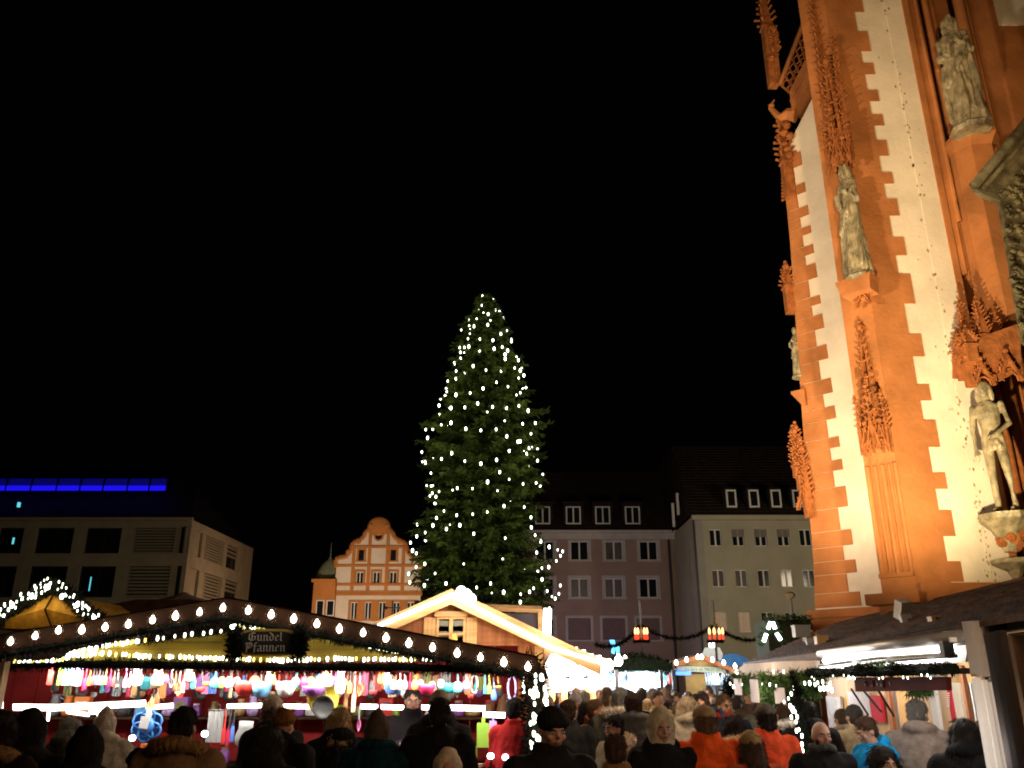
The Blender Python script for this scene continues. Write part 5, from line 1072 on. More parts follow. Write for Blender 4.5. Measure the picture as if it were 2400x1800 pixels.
# ================================================================== RIGHT STALL UNDER THE CHURCH
PR = Plane((2.52, 4.6), (3.5, 13.6))
def right_stall():
    u = lambda a, b, d=0: PR.uv(a, b, d); pt = PR.pt
    t = thing('market_stall', 'long white lit food stall with dark shingle roof below the church', 'market stall', (3.6, 8, 0))
    SH = mat('dark_shingle', (.052, .029, .017), .85, .5, 5, .6)
    # roof: courses of shingles from the eave up to the church
    ze = u(2195, 1486)[1]; Ls = u(1742, 1560)[0]
    eN, eF, bF, bN = Vector((2.35, 3.4, ze)), Vector((3.50, 13.4, ze - .02)), Vector((5.2, 13.9, ze + .62)), Vector((8.4, 3.6, ze + 1.55))
    n = 16
    for k in range(n):
        f0, f1 = k / n, (k + 1.15) / n; a, b, c, d = eN.lerp(bN, f0), eF.lerp(bF, f0), eF.lerp(bF, f1), eN.lerp(bN, f1)
        up = Vector((0, 0, .03)); m = MB(); m.add([a + up, b + up, c, d, a, b], [(0, 1, 2, 3), (4, 5, 1, 0)]); m.obj('shingle_course', SH, t)
    m = MB()
    dn = Vector((0, 0, -.05)); m.add([p + dn for p in (eN, eF, bF, bN)], [(3, 2, 1, 0)]); m.obj('soffit', WHITEP, t)
    # eave mouldings and grey gutter
    m = MB(); g0, g1 = u(1935, 1530), u(2296, 1481)
    m.ext(PR, [u(1745, 1565), u(2300, 1500), u(2300, 1478), u(1745, 1553)], -.06, .02); m.obj('fascia', mat('brown_fascia', (.10, .062, .04), .7, .2), t)
    m = MB(); m.tube([pt(*u(1940, 1533), .07), pt(*u(2296, 1489), .07)], .035, 8); m.obj('gutter', mat('grey_zinc', (.3, .28, .26), .4, .1, metal=.3), t, smooth=True)
    # half rolled awning cassette, arms and strip lights
    GW = mat('lit_awning_fabric', (.72, .70, .66), .8, .08, 3)
    m = MB(); m.ext(PR, [u(1940, 1560), u(2292, 1530), u(2292, 1508), u(1940, 1540)], -.30, -.02); m.obj('awning_cassette', GW, t)
    for a, b, r in (((1948, 1549), (2262, 1519), .020), ((1938, 1568), (2240, 1543), .017)):
        m = MB(); m.tube([pt(*u(*a), .06), pt(*u(*b), .06)], r, 8); m.obj('strip_light', LLED, t)
    for a, b in (((1946, 1560), (2262, 1533)), ((2010, 1565), (2285, 1537))):
        m = MB(); m.tube([pt(*u(*a), .10), pt(*u((a[0] + b[0]) / 2, (a[1] + b[1]) / 2 - 4), .14), pt(*u(*b), .10)], .012, 6); m.obj('awning_arm', METAL, t)
    m = MB(); c = pt(*u(2272, 1522), .12); m.box(c, (.06, .05, .09)); m.obj('hinge_box', METAL, t)
    m = MB(); c = pt(*u(2287, 1499), .12); m.box(c, (.035, .02, .025)); m.obj('end_cap', WHITEP, t)
    # beige awning valance at the left end, scalloped
    top = [(1738, 1574), (1760, 1556), (1850, 1550), (1935, 1548)]; bot = [(1935, 1576), (1905, 1578), (1880, 1580), (1860, 1586), (1835, 1583), (1812, 1590), (1790, 1589), (1768, 1584), (1750, 1582)]
    m = MB(); m.ext(PR, [u(*p) for p in top[::-1]] + [u(*p) for p in bot[::-1]], .05, .09); m.obj('valance', CANV, t)
    # garland along the serving front
    gp = [pt(*u(a, b), .14) for a, b in ((1745, 1590), (1800, 1600), (1860, 1592), (1928, 1576), (2050, 1575), (2180, 1570), (2300, 1566))]
    m = MB(); m.tube(gp[3:], .028, 6); needles(m, gp[3:], .032, 6000, .028); o = m.obj('fir_garland', mat('fir_dark_green', (.006, .010, .005), .8, .5, 9), t)
    m = MB()
    needles(m, [p + Vector((0, .02, .03)) for p in gp[4:6]], .03, 700, .03); m.obj('fir_sprig', FIR, t)
    for k in range(16):
        a, b = polyat([(1935, 1590), (2100, 1588), (2280, 1583)], R.random()); place('fairy_light', ME_FAIRY, t, pt(*u(a, b + R.uniform(-6, 6)), .2), R.uniform(.25, .45))
    m = MB(); m.ext(PR, [u(1928, 1588), u(2300, 1579), u(2300, 1565), u(1928, 1574)], .02, .06); m.obj('dark_beam', WOODD, t)
    m = MB(); m.ext(PR, [u(1938, 1574), u(2258, 1551), u(2264, 1519), u(1946, 1547)], -.03, -.01); m.obj('awning_fabric', GW, t)
    m = MB(); m.ext(PR, [u(1936, 1545), u(2292, 1507), u(2296, 1486), u(1936, 1529)], .022, .035); m.obj('grey_valance_board', mat('grey_valance_board', (.34, .30, .26), .7, .15, 4), t)
    m = MB(); m.ext(PR, [u(2236, 1509), u(2296, 1503), u(2296, 1474), u(2240, 1480)], .036, .07); m.obj('white_end_box', WHITEP, t)
    # dark red board with faint round marks and letters
    m = MB(); m.ext(PR, [u(2036, 1621), u(2262, 1618), u(2260, 1586), u(2033, 1588)], .07, .10); sb = m.obj('menu_board', mat('dark_red_board', (.10, .014, .010), .85, .15), t)
    Mx = Matrix(((PR.D.x, PR.n.x, 0), (PR.D.y, PR.n.y, 0), (0, 0, 1)))
    RP = mat('faint_red_print', (.20, .07, .05), .6, .1)
    for a in (2063, 2079, 2104):
        m = MB(); c = u(a, 1602); m.tube([pt(c[0] + .016 * math.cos(q_), c[1] + .018 * math.sin(q_), .105) for q_ in [j * .785 for j in range(9)]], .0045 if a != 2104 else .008, 5, cap=False); m.obj('printed_ring', RP, sb)
    for a in (2090, 2122): m = MB(); c = u(a, 1602); m.ext(PR, [(c[0] - .01, c[1] - .014), (c[0] + .004, c[1] - .014), (c[0] + .010, c[1] + .014), (c[0] - .004, c[1] + .014)], .10, .104); m.obj('printed_stroke', RP, sb)
    # interior, back wall of vertical boards, posters, banners (0.9 m behind the front)
    d = -.9; bk = lambda a, b: PR.uv(a, b, d)
    WH = mat('honey_boards', (.62, .36, .14), .6, .15, 2, .15, stretch=(4, 4, .5))
    z0 = .3
    def slab(name, ma, a0, a1, v0, v1, dd=d, lean=0):
        x0, x1 = PR.uv(a0, v0, dd)[0], PR.uv(a1, v0, dd)[0]; m_ = MB(); m_.rect(PR, min(x0, x1), PR.uv((a0 + a1) / 2, v1, dd)[1], max(x0, x1), PR.uv((a0 + a1) / 2, v0, dd)[1], dd - .03, dd); return m_.obj(name, ma, t)
    s_a, s_b = bk(1935, 1650)[0], bk(2300, 1650)[0]; n = 22
    for k in range(n):
        m = MB(); x0 = s_a + (s_b - s_a) * k / n; x1 = s_a + (s_b - s_a) * (k + .97) / n; m.rect(PR, min(x0, x1), .2, max(x0, x1), ze - .05, d - .06 - .004 * (k % 2), d - .035); m.obj('wall_board', WH, t)
    slab('poster', mat('pale_poster', (.68, .62, .66), .6, .1, 9), 1986, 2034, 1622, 1690, d + .01)
    slab('poster', mat('pale_poster2', (.55, .50, .46), .6, .2, 9), 1935, 1968, 1632, 1720, d + .01)
    slab('red_banner', mat('red_banner', (.50, .03, .05), .7, .15, 4), 2036, 2062, 1630, 1690, d + .02)
    slab('red_banner', MATS['red_banner'], 2219, 2228, 1618, 1740, d + .03)
    CRM = mat('cream_panel', (.7, .62, .5), .6, .05)
    slab('door_post', WOODB, 2066, 2074, 1560, 1800, d + .04); slab('white_post', WHITEP, 2166, 2180, 1560, 1800, d + .1); slab('door_post', WOODB, 2246, 2252, 1560, 1800, d + .1)
    slab('white_panel', WHITEP, 2256, 2274, 1600, 1720, d + .06); slab('cream_panel', CRM, 2228, 2246, 1600, 1800, d + .02)
    m = MB(); 
    for k in range(7):
        c = PR.uv(2223, 1625 + k * 5, d + .05); m.box(PR.pt(c[0], c[1], d + .05), (.018, .008, .008))
    m.obj('banner_print', WHITEP, t)
    # lit ribbed side wall at the right end
    E = Plane((2.62, 4.75), (3.7, 5.05)); eu = E.uv
    for k in range(6):
        a = 2288 + k * 13; x0, x1 = eu(a, 1600)[0], eu(a + 12, 1600)[0]; m = MB(); m.rect(E, x0, .4, x1, 1.925 - .01 * (k % 3), -.03, .008 * (k % 2)); m.obj('ribbed_panel', mat('white_ribbed_sheet', (.75, .73, .70), .8, .05), t)
    m = MB(); m.rect(E, eu(2288, 1560)[0], 1.93, eu(2366, 1560)[0], ze + .03, -.05, .03); m.obj('header_board', mat('grey_valance_board', (.34, .30, .26), .7, .15, 4), t)
    for a in (2338, 2352, 2366):
        m = MB(); p = P(a, 1600, 4.2 - (a - 2338) * .01); m.box((p.x, p.y, 1.06), (.028, .05, 2.12)); m.obj('dark_post', mat('dark_post', (.035, .028, .026), .85, .2), t)
    m = MB(); p = P(2400, 1600, 4.35); m.box((p.x + .28, p.y, 1.06), (.62, .04, 2.12)); m.obj('end_wall', mat('dark_brown_end_wall', (.07, .04, .022), .7, .3, 3), t)
    # counter
    m = MB(); a, b = bk(2050, 1700)[0], bk(2290, 1700)[0]; m.rect(PR, min(a, b), 0, max(a, b), 1.02, d + .12, d + .45); m.rect(PR, min(a, b), 1.02, max(a, b), 1.07, d + .1, d + .55); m.obj('counter', mat('tan_counter', (.52, .32, .14), .6, .2, 3), t)
    # struts holding the board
    for a, b in (((2010, 1615), (2050, 1675)), ((2036, 1615), (2082, 1668)), ((2076, 1620), (2112, 1678))):
        m = MB(); m.tube([pt(*u(*a), .05), pt(*u(*b), .05)], .009, 5); m.obj('strut', WOODD, t)
    m = MB(); p = P(2150, 1618, 7.9); needles(m, [p + Vector((-.06, 0, 0)), p + Vector((.1, 0, .02))], .06, 450, .06, .4); m.obj('fir_bunch', FIR, t)
    # lamps
    for y_, w_ in ((5.6, 50), (7.2, 60), (9.2, 60), (11.4, 50)):
        s_ = (y_ - 4.6) / PR.D.y; p = PR.pt(s_, 2.02, -.35); lamp('stall_strip_lamp', 'POINT', p, w_ * .42, (1, .92, .82), .15)
    lamp('end_wall_fill', 'POINT', (2.2, 4.35, 1.6), 8, (1, .93, .85), .08)  # added unseen fill that brightens the ribbed wall
    for a in (1960, 2040, 2130, 2225): c = u(a, 1558); l = lamp('awning_lamp', 'POINT', pt(c[0], c[1], .17), 1.7 if a < 2100 else 1.0, (1, .96, .92), .06)
    lamp('valance_lamp', 'POINT', pt(u(1830, 1600)[0], 1.75, .5), 22, (1, .84, .66), .2)
    # hanging greenery with price cards left of the serving hatch
    v = MB(); 
    for _ in range(34):
        a = R.uniform(1735, 1935); b = 1578 + R.uniform(0, 10); L_ = R.uniform(12, 48) if a > 1860 else R.uniform(15, 75); p0, p1 = pt(*u(a, b), .10 + R.uniform(-.1, .1)), pt(*u(a + R.uniform(-6, 6), b + L_), .1 + R.uniform(-.1, .1)); needles(v, [p0, p1], .05, int(130 + L_ * 2), .06, .6)
    o = v.obj('hanging_foliage', VINE, t); o['kind'] = 'stuff'
    for i, (a, v0, v1, w_) in enumerate(((1761, 1590, 1628, 15), (1804, 1592, 1645, 15), (1870, 1612, 1650, 22))):
        q_ = MB(); c0, c1 = u(a - w_ / 2, v1), u(a + w_ / 2, v0); q_.ext(PR, [(min(c0[0], c1[0]), c0[1]), (max(c0[0], c1[0]), c0[1]), (max(c0[0], c1[0]), c1[1]), (min(c0[0], c1[0]), c1[1])], .18, .19); q_.obj('price_card', mat('pinkish_card', (.6, .48, .45), .7, .1), t)
    for a, b, s in ((1743, 1602, 1.8), (1752, 1609, 2.6), (1774, 1604, 1.2), (1827, 1604, 1.3), (1847, 1605, 2), (1857, 1606, 1.2), (1863, 1607, 1.1), (1857, 1574, 1.6), (1883, 1574, 1.6), (1911, 1612, 2.6), (1938, 1601, 1.6), (1951, 1601, 2), (1965, 1604, 1.6), (1978, 1614, 2), (1988, 1613, 2), (1998, 1613, 2), (2009, 1617, 2), (1972, 1600, 1.4), (1985, 1598, 1.6), (2005, 1602, 1.6)): place('fairy_light', ME_FAIRY, t, pt(*u(a, b), .2), s * .5)
    # post wrapped in garland and lights coming down between the guests
    gp = [pt(*u(a, b), .22) for a, b in ((1912, 1575), (1926, 1640), (1944, 1700), (1968, 1790))]
    m = MB(); m.tube(gp, .02, 6); needles(m, gp, .035, 1600, .04); m.obj('lit_garland', FIRD, t)
    for (a, b, s) in ((1931, 1626, 1.9), (1923, 1637, 1.5), (1928, 1655, 2.4), (1935, 1663, 3.0), (1941, 1668, 1.8), (1931, 1681, 2), (1947, 1680, 2), (1944, 1692, 1.6), (1945, 1713, 2), (1952, 1710, 1.6), (1960, 1725, 2), (1960, 1745, 2.2), (1962, 1760, 2), (1911, 1645, 1.4)): place('fairy_light', ME_FAIRY, t, pt(*u(a, b), .3), s * .48)
    gp = [pt(*u(a, b), .2) for a, b in ((1738, 1590), (1742, 1650), (1748, 1710))]; m = MB(); m.tube(gp, .025, 5); needles(m, gp, .1, 900, .09); m.obj('lit_garland', FIRD, t)
    for (a, b, s) in ((1731, 1658, 2.5), (1735, 1668, 2), (1743, 1650, 3), (1748, 1658, 2), (1744, 1668, 3), (1747, 1680, 3), (1750, 1690, 4), (1735, 1680, 1.5), (1738, 1702, 2.8), (1746, 1695, 3)): place('fairy_light', ME_FAIRY, t, pt(*u(a, b), .35), s * .7)
    # things lying on the roof: boxes and cables
    for (a, b, s, c_) in ((1925, 1500, .10, 'tan'), (1878, 1480, .13, 'grey'), (1872, 1478, .07, 'red'), (2195, 1458, .08, 'tan'), (1905, 1487, .05, 'tan')):
        Y_ = 10.5 if a < 2000 else 7.5; p = P(a, b, Y_); m = MB(); m.box(p, (s * 1.4, s, s)); h = MB(); h.box(p + Vector((0, 0, s * .5)), (s * 1.5, s * 1.1, s * .12)); tt = thing('roof_box', f'small {c_} box lying on the dark stall roof ' + {1925: 'beside the left floodlight', 1878: 'behind the red tin', 1872: 'in front of the grey box', 2195: 'below the big floodlight', 1905: 'between the grey box and the floodlight'}[a], 'box', tuple(p)); m.obj('carton', cm(c_), tt); h.obj('lid', cm(c_), tt)
right_stall()
# ================================================================== MIDDLE OF THE MARKET
ORNP = ['the left post']
def ORN(c, *a):
    ORNP.append(c); l = f'{c} glass ornament, number {len(ORNP) - 1} from the left in the cold lit central stall'; return l
def middle():
    # fir covered roof stall with cold lit wares
    Q = fplane(20); u = Q.uv
    t = thing('market_stall', 'fir roofed stall with cold blue white lit wares in the market centre', 'market stall', (P(1480, 1600, 20).x, 20.5, 0))
    m = MB(); pts = [u(*p) for p in ((1425, 1572), (1440, 1550), (1455, 1544), (1500, 1540), (1560, 1548), (1578, 1560), (1580, 1574))]; m.ext(Q, pts, -1.8, -.05)
    needles(m, [Q.pt(*u(a, b), -.2) for a, b in ((1430, 1566), (1455, 1550), (1500, 1545), (1575, 1566))], .16, 1800, .1); m.obj('fir_roof', mat('fir_dark_green', (.006, .010, .005), .8, .5, 9), t)
    m = MB(); m.rect(Q, u(1365, 1600)[0], 0, u(1585, 1600)[0], u(1400, 1570)[1], -1.7, -1.5); m.obj('back_wall', mat('pale_blue_backing', (.6, .7, .85), .6, .1), t)
    for x in (1372, 1445, 1550, 1580): m = MB(); m.rect(Q, u(x, 1600)[0] - .04, 0, u(x, 1600)[0] + .04, u(x, 1570)[1], -.05, .05); m.obj('post', METAL, t)
    m = MB(); m.rect(Q, u(1365, 1600)[0], .3, u(1585, 1600)[0], 1.0, -.4, .1); m.obj('counter', WOODD, t)
    cols = ['white', 'light blue', 'cyan', 'white', 'blue', 'lilac', 'white', 'red', 'white', 'dark grey']
    OC = [R.choice(cols) for _ in range(46)]
    for k in range(44):
        a = 1374 + k * 4.8 + R.uniform(-1.5, 1.5); v0 = 1576 + R.uniform(-1, 4); v1 = v0 + R.uniform(14, 40); q_ = MB(); x0 = u(a, 1600)[0]; w_ = R.uniform(.02, .05)
        z1, z0 = u(a, v0)[1], u(a, v1)[1]; q_.lathe(Q.pt(x0, z0, -.2 - R.random() * .6), [(w_ * .3, 0), (w_, (z1 - z0) * .3), (w_ * .7, (z1 - z0) * .7), (w_ * .2, z1 - z0)], 6); c_ = OC[k + 1]
        tt = thing('hanging_ornament', f'{c_} glass drop, {["far left","left","middle","right","far right"][min(4, k // 9)]} in the cold stall between {OC[k]} and {OC[k + 2]}', 'ornament', tuple(Q.pt(x0, z0, -.3)), 0, 'ornaments hanging in the cold lit stall'); q_.obj('glass_drop', mat('ornament_' + c_, CL[c_], .25, .05), tt)
    for a, b, r, e in ((1400, 1590, .16, LCOOL), (1420, 1596, .10, LCOOL), (1512, 1600, .22, LCOOL), (1535, 1592, .14, LCOOL), (1558, 1601, .12, LLED), (1385, 1600, .1, LCOOL), (1500, 1612, .2, LCOOL)):
        m = MB(); m.ball(Q.pt(*u(a, b), -.5), (r, .05, r * .7), 10, 6); m.obj('lit_globe', e, t)
    for a in (1410, 1515): lamp('cold_stall_lamp', 'POINT', Q.pt(*u(a, 1590), -.3), 520, (.68, .80, 1), .2)
    # gabled tan stall with a pale sign
    Q = fplane(23); u = Q.uv; ap = u(1640, 1542)
    t = thing('market_stall', 'small tan gabled stall with white bulbs along its roof in the background', 'market stall', (P(1640, 1600, 23).x, 23.5, 0))
    m = MB(); m.ext(Q, [u(1575, 1572), u(1735, 1580), u(1722, 1568), ap, u(1578, 1562)], -.1, 0); m.obj('gable', mat('tan_gable_board', (.40, .28, .14), .7, .2, 4), t)
    for a, b in (((1575, 1560), (1640, 1539)), ((1640, 1539), (1735, 1580))): m = MB(); A, B = u(*a), u(*b); m.ext(Q, [(A[0], A[1] - .06), (B[0], B[1] - .06), (B[0], B[1] + .06), (A[0], A[1] + .06)], -2, .15); m.obj('roof_slab', WOODB, t)
    sg = MB(); sg.ext(Q, [u(1577, 1573), u(1699, 1577), u(1699, 1565), u(1577, 1560)], .02, .06); so = sg.obj('name_board', mat('pale_green_signboard', (.42, .50, .42), .6, .05), t)
    m = MB(); x = u(1600, 1570)[0]; z = u(1600, 1572)[1]
    for k in range(15):   # small unreadable serif strokes
        x += R.uniform(.05, .085); h = R.uniform(.05, .09); m.rect(Q, x, z, x + .018, z + h, .06, .065)
        if R.random() < .6: m.rect(Q, x + .018, z + h * R.choice((0, .45, .85)), x + .05, z + h * .1 + h * .9 * R.choice((.1, .5)), .06, .065)
    m.obj('lettering', mat('grey_blue_lettering', (.16, .22, .26), .6, .05), so)
    for a, b in ((1580, 1554), (1604, 1547), (1630, 1541), (1639, 1541), (1664, 1547), (1690, 1554), (1716, 1562), (1720, 1577)): place('bulb', ME_BULB, t, Q.pt(*u(a, b), .3), 1.35)
    m = MB(); m.rect(Q, u(1608, 1600)[0], 0, u(1655, 1600)[0], u(1630, 1580)[1], -.2, -.05); m.obj('tan_partition', mat('tan_partition', (.42, .28, .11), .7, .1), t)
    for a0, a1 in ((1660, 1697), (1703, 1735)):
        m = MB(); m.rect(Q, u(a0, 1600)[0], 0, u(a1, 1600)[0], u(a0, 1582)[1], -1.1, -1); m.obj('pale_panel', mat('pale_blue_backing', (.6, .7, .85), .6, .1), t)
        for k in range(6): x = u(a0 + (a1 - a0) * (k + .5) / 6, 1600)[0]; m = MB(); m.lathe(Q.pt(x, u(a0, 1606)[1], -.5), [(.05, 0), (.08, .1), (.03, .25), (.02, .32)], 8); m.obj('bottle', mat('grey_blue_bottle', (.2, .25, .3), .3, .1), t)
    m = MB(); m.ext(Q, [u(1578, 1582), u(1612, 1583), u(1618, 1580), u(1616, 1574), u(1578, 1574)], .1, .14); m.obj('blue_light_sign', mat('blue_lit_sign', (.05, .15, .9), .5, 0, emit=3, ec=(.08, .22, 1), samp=False), t)
    lamp('tan_stall_lamp', 'POINT', Q.pt(*u(1640, 1588), .6), 16, (1, .9, .7), .2); lamp('tan_stall_lamp', 'POINT', Q.pt(*u(1690, 1590), -.3), 40, (.8, .9, 1), .2)
    # blue parasol
    c = P(1718, 1560, 27); t = thing('parasol', 'lit light blue parasol behind the beige awning', 'parasol', (c.x, 27, 0)); m = MB(); z0, z1 = P(1718, 1561, 27).z, P(1718, 1532, 27).z
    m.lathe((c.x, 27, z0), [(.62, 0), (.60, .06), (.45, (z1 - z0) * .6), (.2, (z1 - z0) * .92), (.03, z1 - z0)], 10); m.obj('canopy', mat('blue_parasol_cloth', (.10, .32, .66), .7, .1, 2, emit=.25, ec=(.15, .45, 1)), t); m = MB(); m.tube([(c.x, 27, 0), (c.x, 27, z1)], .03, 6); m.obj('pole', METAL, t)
    # white standing lantern with dark chain beside it
    c = P(1670, 1530, 26); t = thing('standing_lantern', 'white lit lantern above the tan gabled stall', 'lantern', (c.x, 26, 0)); m = MB(); z0, z1 = P(1670, 1547, 26).z, P(1670, 1518, 26).z; m.lathe((c.x, 26, z0), [(.25, 0), (.3, (z1 - z0) * .5), (.22, z1 - z0)], 8); m.obj('lantern_glass', mat('lit_lantern_glass', (.7, .7, .65), .5, 0, emit=.55, ec=(1, .97, .9)), t)
    m = MB(); m.ball((c.x - .0, 25.9, P(1670, 1512, 26).z), .12, 8, 6); m.obj('lit_head', LCOOL, t); m = MB(); m.tube([(c.x, 26, 0), (c.x, 26, z0)], .04, 6); m.obj('pole', METAL, t)
    # candle masts with strung garland
    RED = mat('red_candle_lamp', (.6, .04, .02), .5, 0, emit=1.6, ec=(1, .06, .02), samp=False); FLM = mat('candle_flame_lamp', (1, .5, .1), .5, 0, emit=5, ec=(1, .52, .16), samp=False)
    tops = []
    for (a, lab, cand, Y_) in ((1503, 'mast with ring of three red candle lamps before the pink house', (1488, 1494, 1509, 1515), 24), (1676, 'mast with ring of four red candle lamps before the cream house', (1661, 1672, 1684, 1692), 24)):
        c = P(a, 1490, Y_); t = thing('candle_mast', lab, 'lamp post', (c.x, Y_, 0)); zt = P(a, 1408, Y_).z; zr = P(a, 1503, Y_).z
        m = MB(); m.tube([(c.x, Y_, 0), (c.x, Y_, zt)], .035, 6); m.obj('pole', mat('pale_pole', (.3, .26, .22), .5, .1), t)
        m = MB(); m.tube([(c.x + .20 * math.cos(q_), Y_ + .20 * math.sin(q_), zr) for q_ in [j * .5236 for j in range(13)]], .035, 6); needles(m, [(c.x + .20 * math.cos(q_), Y_ + .20 * math.sin(q_), zr) for q_ in [j * .5236 for j in range(13)]], .04, 260, .06); m.obj('wreath_ring', FIRD, t)
        for q_ in cand:
            x = P(q_, 1490, Y_).x; cc = MB(); cc.lathe((x, Y_ - .12, zr + .04), [(.030, 0), (.030, .12)], 8); f_ = cc.obj('candle', RED, t); g_ = MB(); g_.lathe((x, Y_ - .12, zr + .18), [(.02, 0), (.032, .05), (.026, .12), (.008, .17)], 8); g_.obj('flame_bulb', FLM, f_)
        tops.append(Vector((c.x, Y_, zr + .42)))
    A, B = tops; C_ = P(1395, 1510, 24); D_ = P(1800, 1490, 26)
    for (p, q_, sag, lab) in ((C_, A, .25, 'thin fir garland sagging left of the left candle mast'), (A, B, .35, 'thin fir garland sagging between the two candle masts'), (B, D_, .25, 'thin fir garland running from the right candle mast to the church stall')):
        pts = [p.lerp(q_, k / 10) - Vector((0, 0, sag * 4 * (k / 10) * (1 - k / 10))) for k in range(11)]; m = MB(); m.tube(pts, .025, 5, cap=False); needles(m, pts, .05, 900, .07); tag(m.obj('fir_garland', FIRD), lab, 'garland')
    # A shaped lamp frame on the stall roof
    t = thing('lit_star_frame', 'roof ornament of four bright lamps forming a pointed A', 'light ornament', tuple(P(1803, 1500, 14)))
    A, B, C_ = P(1783, 1508, 14), P(1807, 1455, 14), P(1832, 1504, 14); m = MB(); m.tube([A, B, C_], .015, 5); needles(m, [A, B, C_], .07, 500, .06); m.obj('frame', FIR, t)
    for a, b, a2, b2 in ((1790, 1504, 1796, 1486), (1800, 1474, 1806, 1458), (1811, 1458, 1817, 1474), (1820, 1484, 1830, 1500)): m = MB(); m.tube([P(a, b, 13.9), P(a2, b2, 13.9)], .028, 8); m.obj('lit_tube', LCOOL, t)
    c = P(1945, 1500, 14)
    # dark booth with bush behind right roof
    m = MB(); p = P(1850, 1470, 15); t = thing('booth', 'dark green booth roof behind the A shaped lamps', 'booth', (p.x, 15, 0)); zt = P(1850, 1452, 15).z; m.box((p.x, 15.4, zt / 2), (.75, .8, zt)); m.obj('body', mat('dark_green_booth', (.03, .035, .02), .8, .3, 5), t); m = MB(); needles(m, [(p.x - .36, 15, zt), (p.x + .36, 15, zt)], .07, 500, .08); m.obj('fir_trim', FIR, t)
    # street lamp
    p = P(1852, 1396, 22); t = thing('street_lamp', 'unlit street lamp with pale round globe before the cream house', 'street lamp', (p.x, 22, 0)); m = MB(); m.tube([(p.x, 22, 0), (p.x, 22, p.z)], .04, 8); m.obj('pole', mat('pale_pole', (.3, .26, .22), .5, .1), t); m = MB(); m.lathe((p.x, 22, p.z - .08), [(.05, 0), (.13, .06), (.13, .12), (.05, .18)], 10); m.obj('globe', mat('tan_globe', (.5, .36, .2), .5, .1), t)
    # iron cross sign on the chalet roof ridge
    p = P(919, 1440, 13.8); t = thing('iron_cross', 'thin ornate iron cross standing left of the chalet gable', 'cross ornament', (p.x, 13.8, p.z - .5)); m = MB(); m.tube([(p.x, 13.8, p.z - .5), (p.x, 13.8, P(919, 1408, 13.8).z)], .014, 5); m.tube([(p.x - .1, 13.8, p.z + .1), (p.x + .1, 13.8, p.z + .1)], .012, 5); m.tube([(p.x - .13, 13.8, p.z - .1), (p.x + .13, 13.8, p.z - .1)], .012, 5)
    for dx in (-.1, .1): m.ball((p.x + dx, 13.8, p.z + .1), .028, 6, 4)
    m.obj('cross_bars', METAL, t)
    # blue neon figure
    Q = fplane(30); u = Q.uv; NB = mat('blue_neon_shape', (.1, .5, 1), .5, 0, emit=3, ec=(.12, .55, 1), samp=False); t = thing('neon_sign', 'light blue neon sign in the shape of a jagged h', 'neon sign', tuple(P(1440, 1533, 30)))
    for pts in (((1429, 1500), (1439, 1500), (1444, 1512), (1440, 1518), (1434, 1518)), ((1434, 1520), (1440, 1518), (1440, 1533), (1433, 1530)), ((1442, 1518), (1451, 1515), (1452, 1534), (1445, 1531))): m = MB(); m.ext(Q, [u(*p) for p in pts], -.05, .05); m.obj('neon_shape', NB, t)
    m = MB(); A = Q.pt(*u(1441, 1535)); m.tube([A, (A.x, A.y, 0)], .05, 6); m.obj('pole', METAL, t)
    # white service stall with a row of bright panels left of centre
    Q = fplane(18); u = Q.uv; t = thing('market_stall', 'glaring white lit drinks stall behind the crowd right of the chalet', 'market stall', (P(1330, 1600, 18).x, 18.5, 0))
    m = MB(); m.ext(Q, [u(1275, 1624), u(1385, 1614), u(1382, 1596), u(1290, 1590)], -.2, 0); m.obj('lit_front', mat('lit_menu_panel', (.85, .75, .68), .6, .25, 9, emit=.8, ec=(1, .86, .8)), t); m = MB(); m.rect(Q, u(1270, 1620)[0], 0, u(1390, 1620)[0], 1.5, -.6, -.2); m.obj('counter', WOODD, t)
    for a in (1330, 1352): m = MB(); c = u(a, 1606); m.rect(Q, c[0], c[1] - .05, c[0] + .06, c[1] + .04, .0, .01); m.obj('printed_mark', METAL, t)
    for a, b in ((1294, 1632), (1323, 1631)): place('bulb', mat and ME_FAIRYY, t, P(a, b, 14), 4)
middle()
# ================================================================== PEOPLE
TS = bpy.data.scenes.new('workbench'); TVL = TS.view_layers[0]
def remesh(mb, vox, smooth=4, folds=0, fs=7, seed=0, zf=.45):
    me = bpy.data.meshes.new('tmp'); me.from_pydata(mb.v, [], mb.f); o = bpy.data.objects.new('tmp', me); TS.collection.objects.link(o)
    r = o.modifiers.new('r', 'REMESH'); r.mode = 'VOXEL'; r.voxel_size = vox; r.use_smooth_shade = True
    if smooth: s_ = o.modifiers.new('s', 'SMOOTH'); s_.iterations = smooth; s_.factor = .5
    TVL.update(); dg = TVL.depsgraph; out = bpy.data.meshes.new_from_object(o.evaluated_get(dg)); bpy.data.objects.remove(o); bpy.data.meshes.remove(me)
    if folds:
        nn = [v.normal.copy() for v in out.vertices]
        for v, vn in zip(out.vertices, nn):
            c = v.co.copy(); n = noise.noise(Vector((c.x * fs + seed, c.y * fs, c.z * fs * zf))) + .5 * noise.noise(Vector((c.x * fs * 2.3 + seed, c.y * fs * 2.3, c.z * fs * zf * 3.5)))
            v.co = c + vn * n * folds
        out.update()
    return out
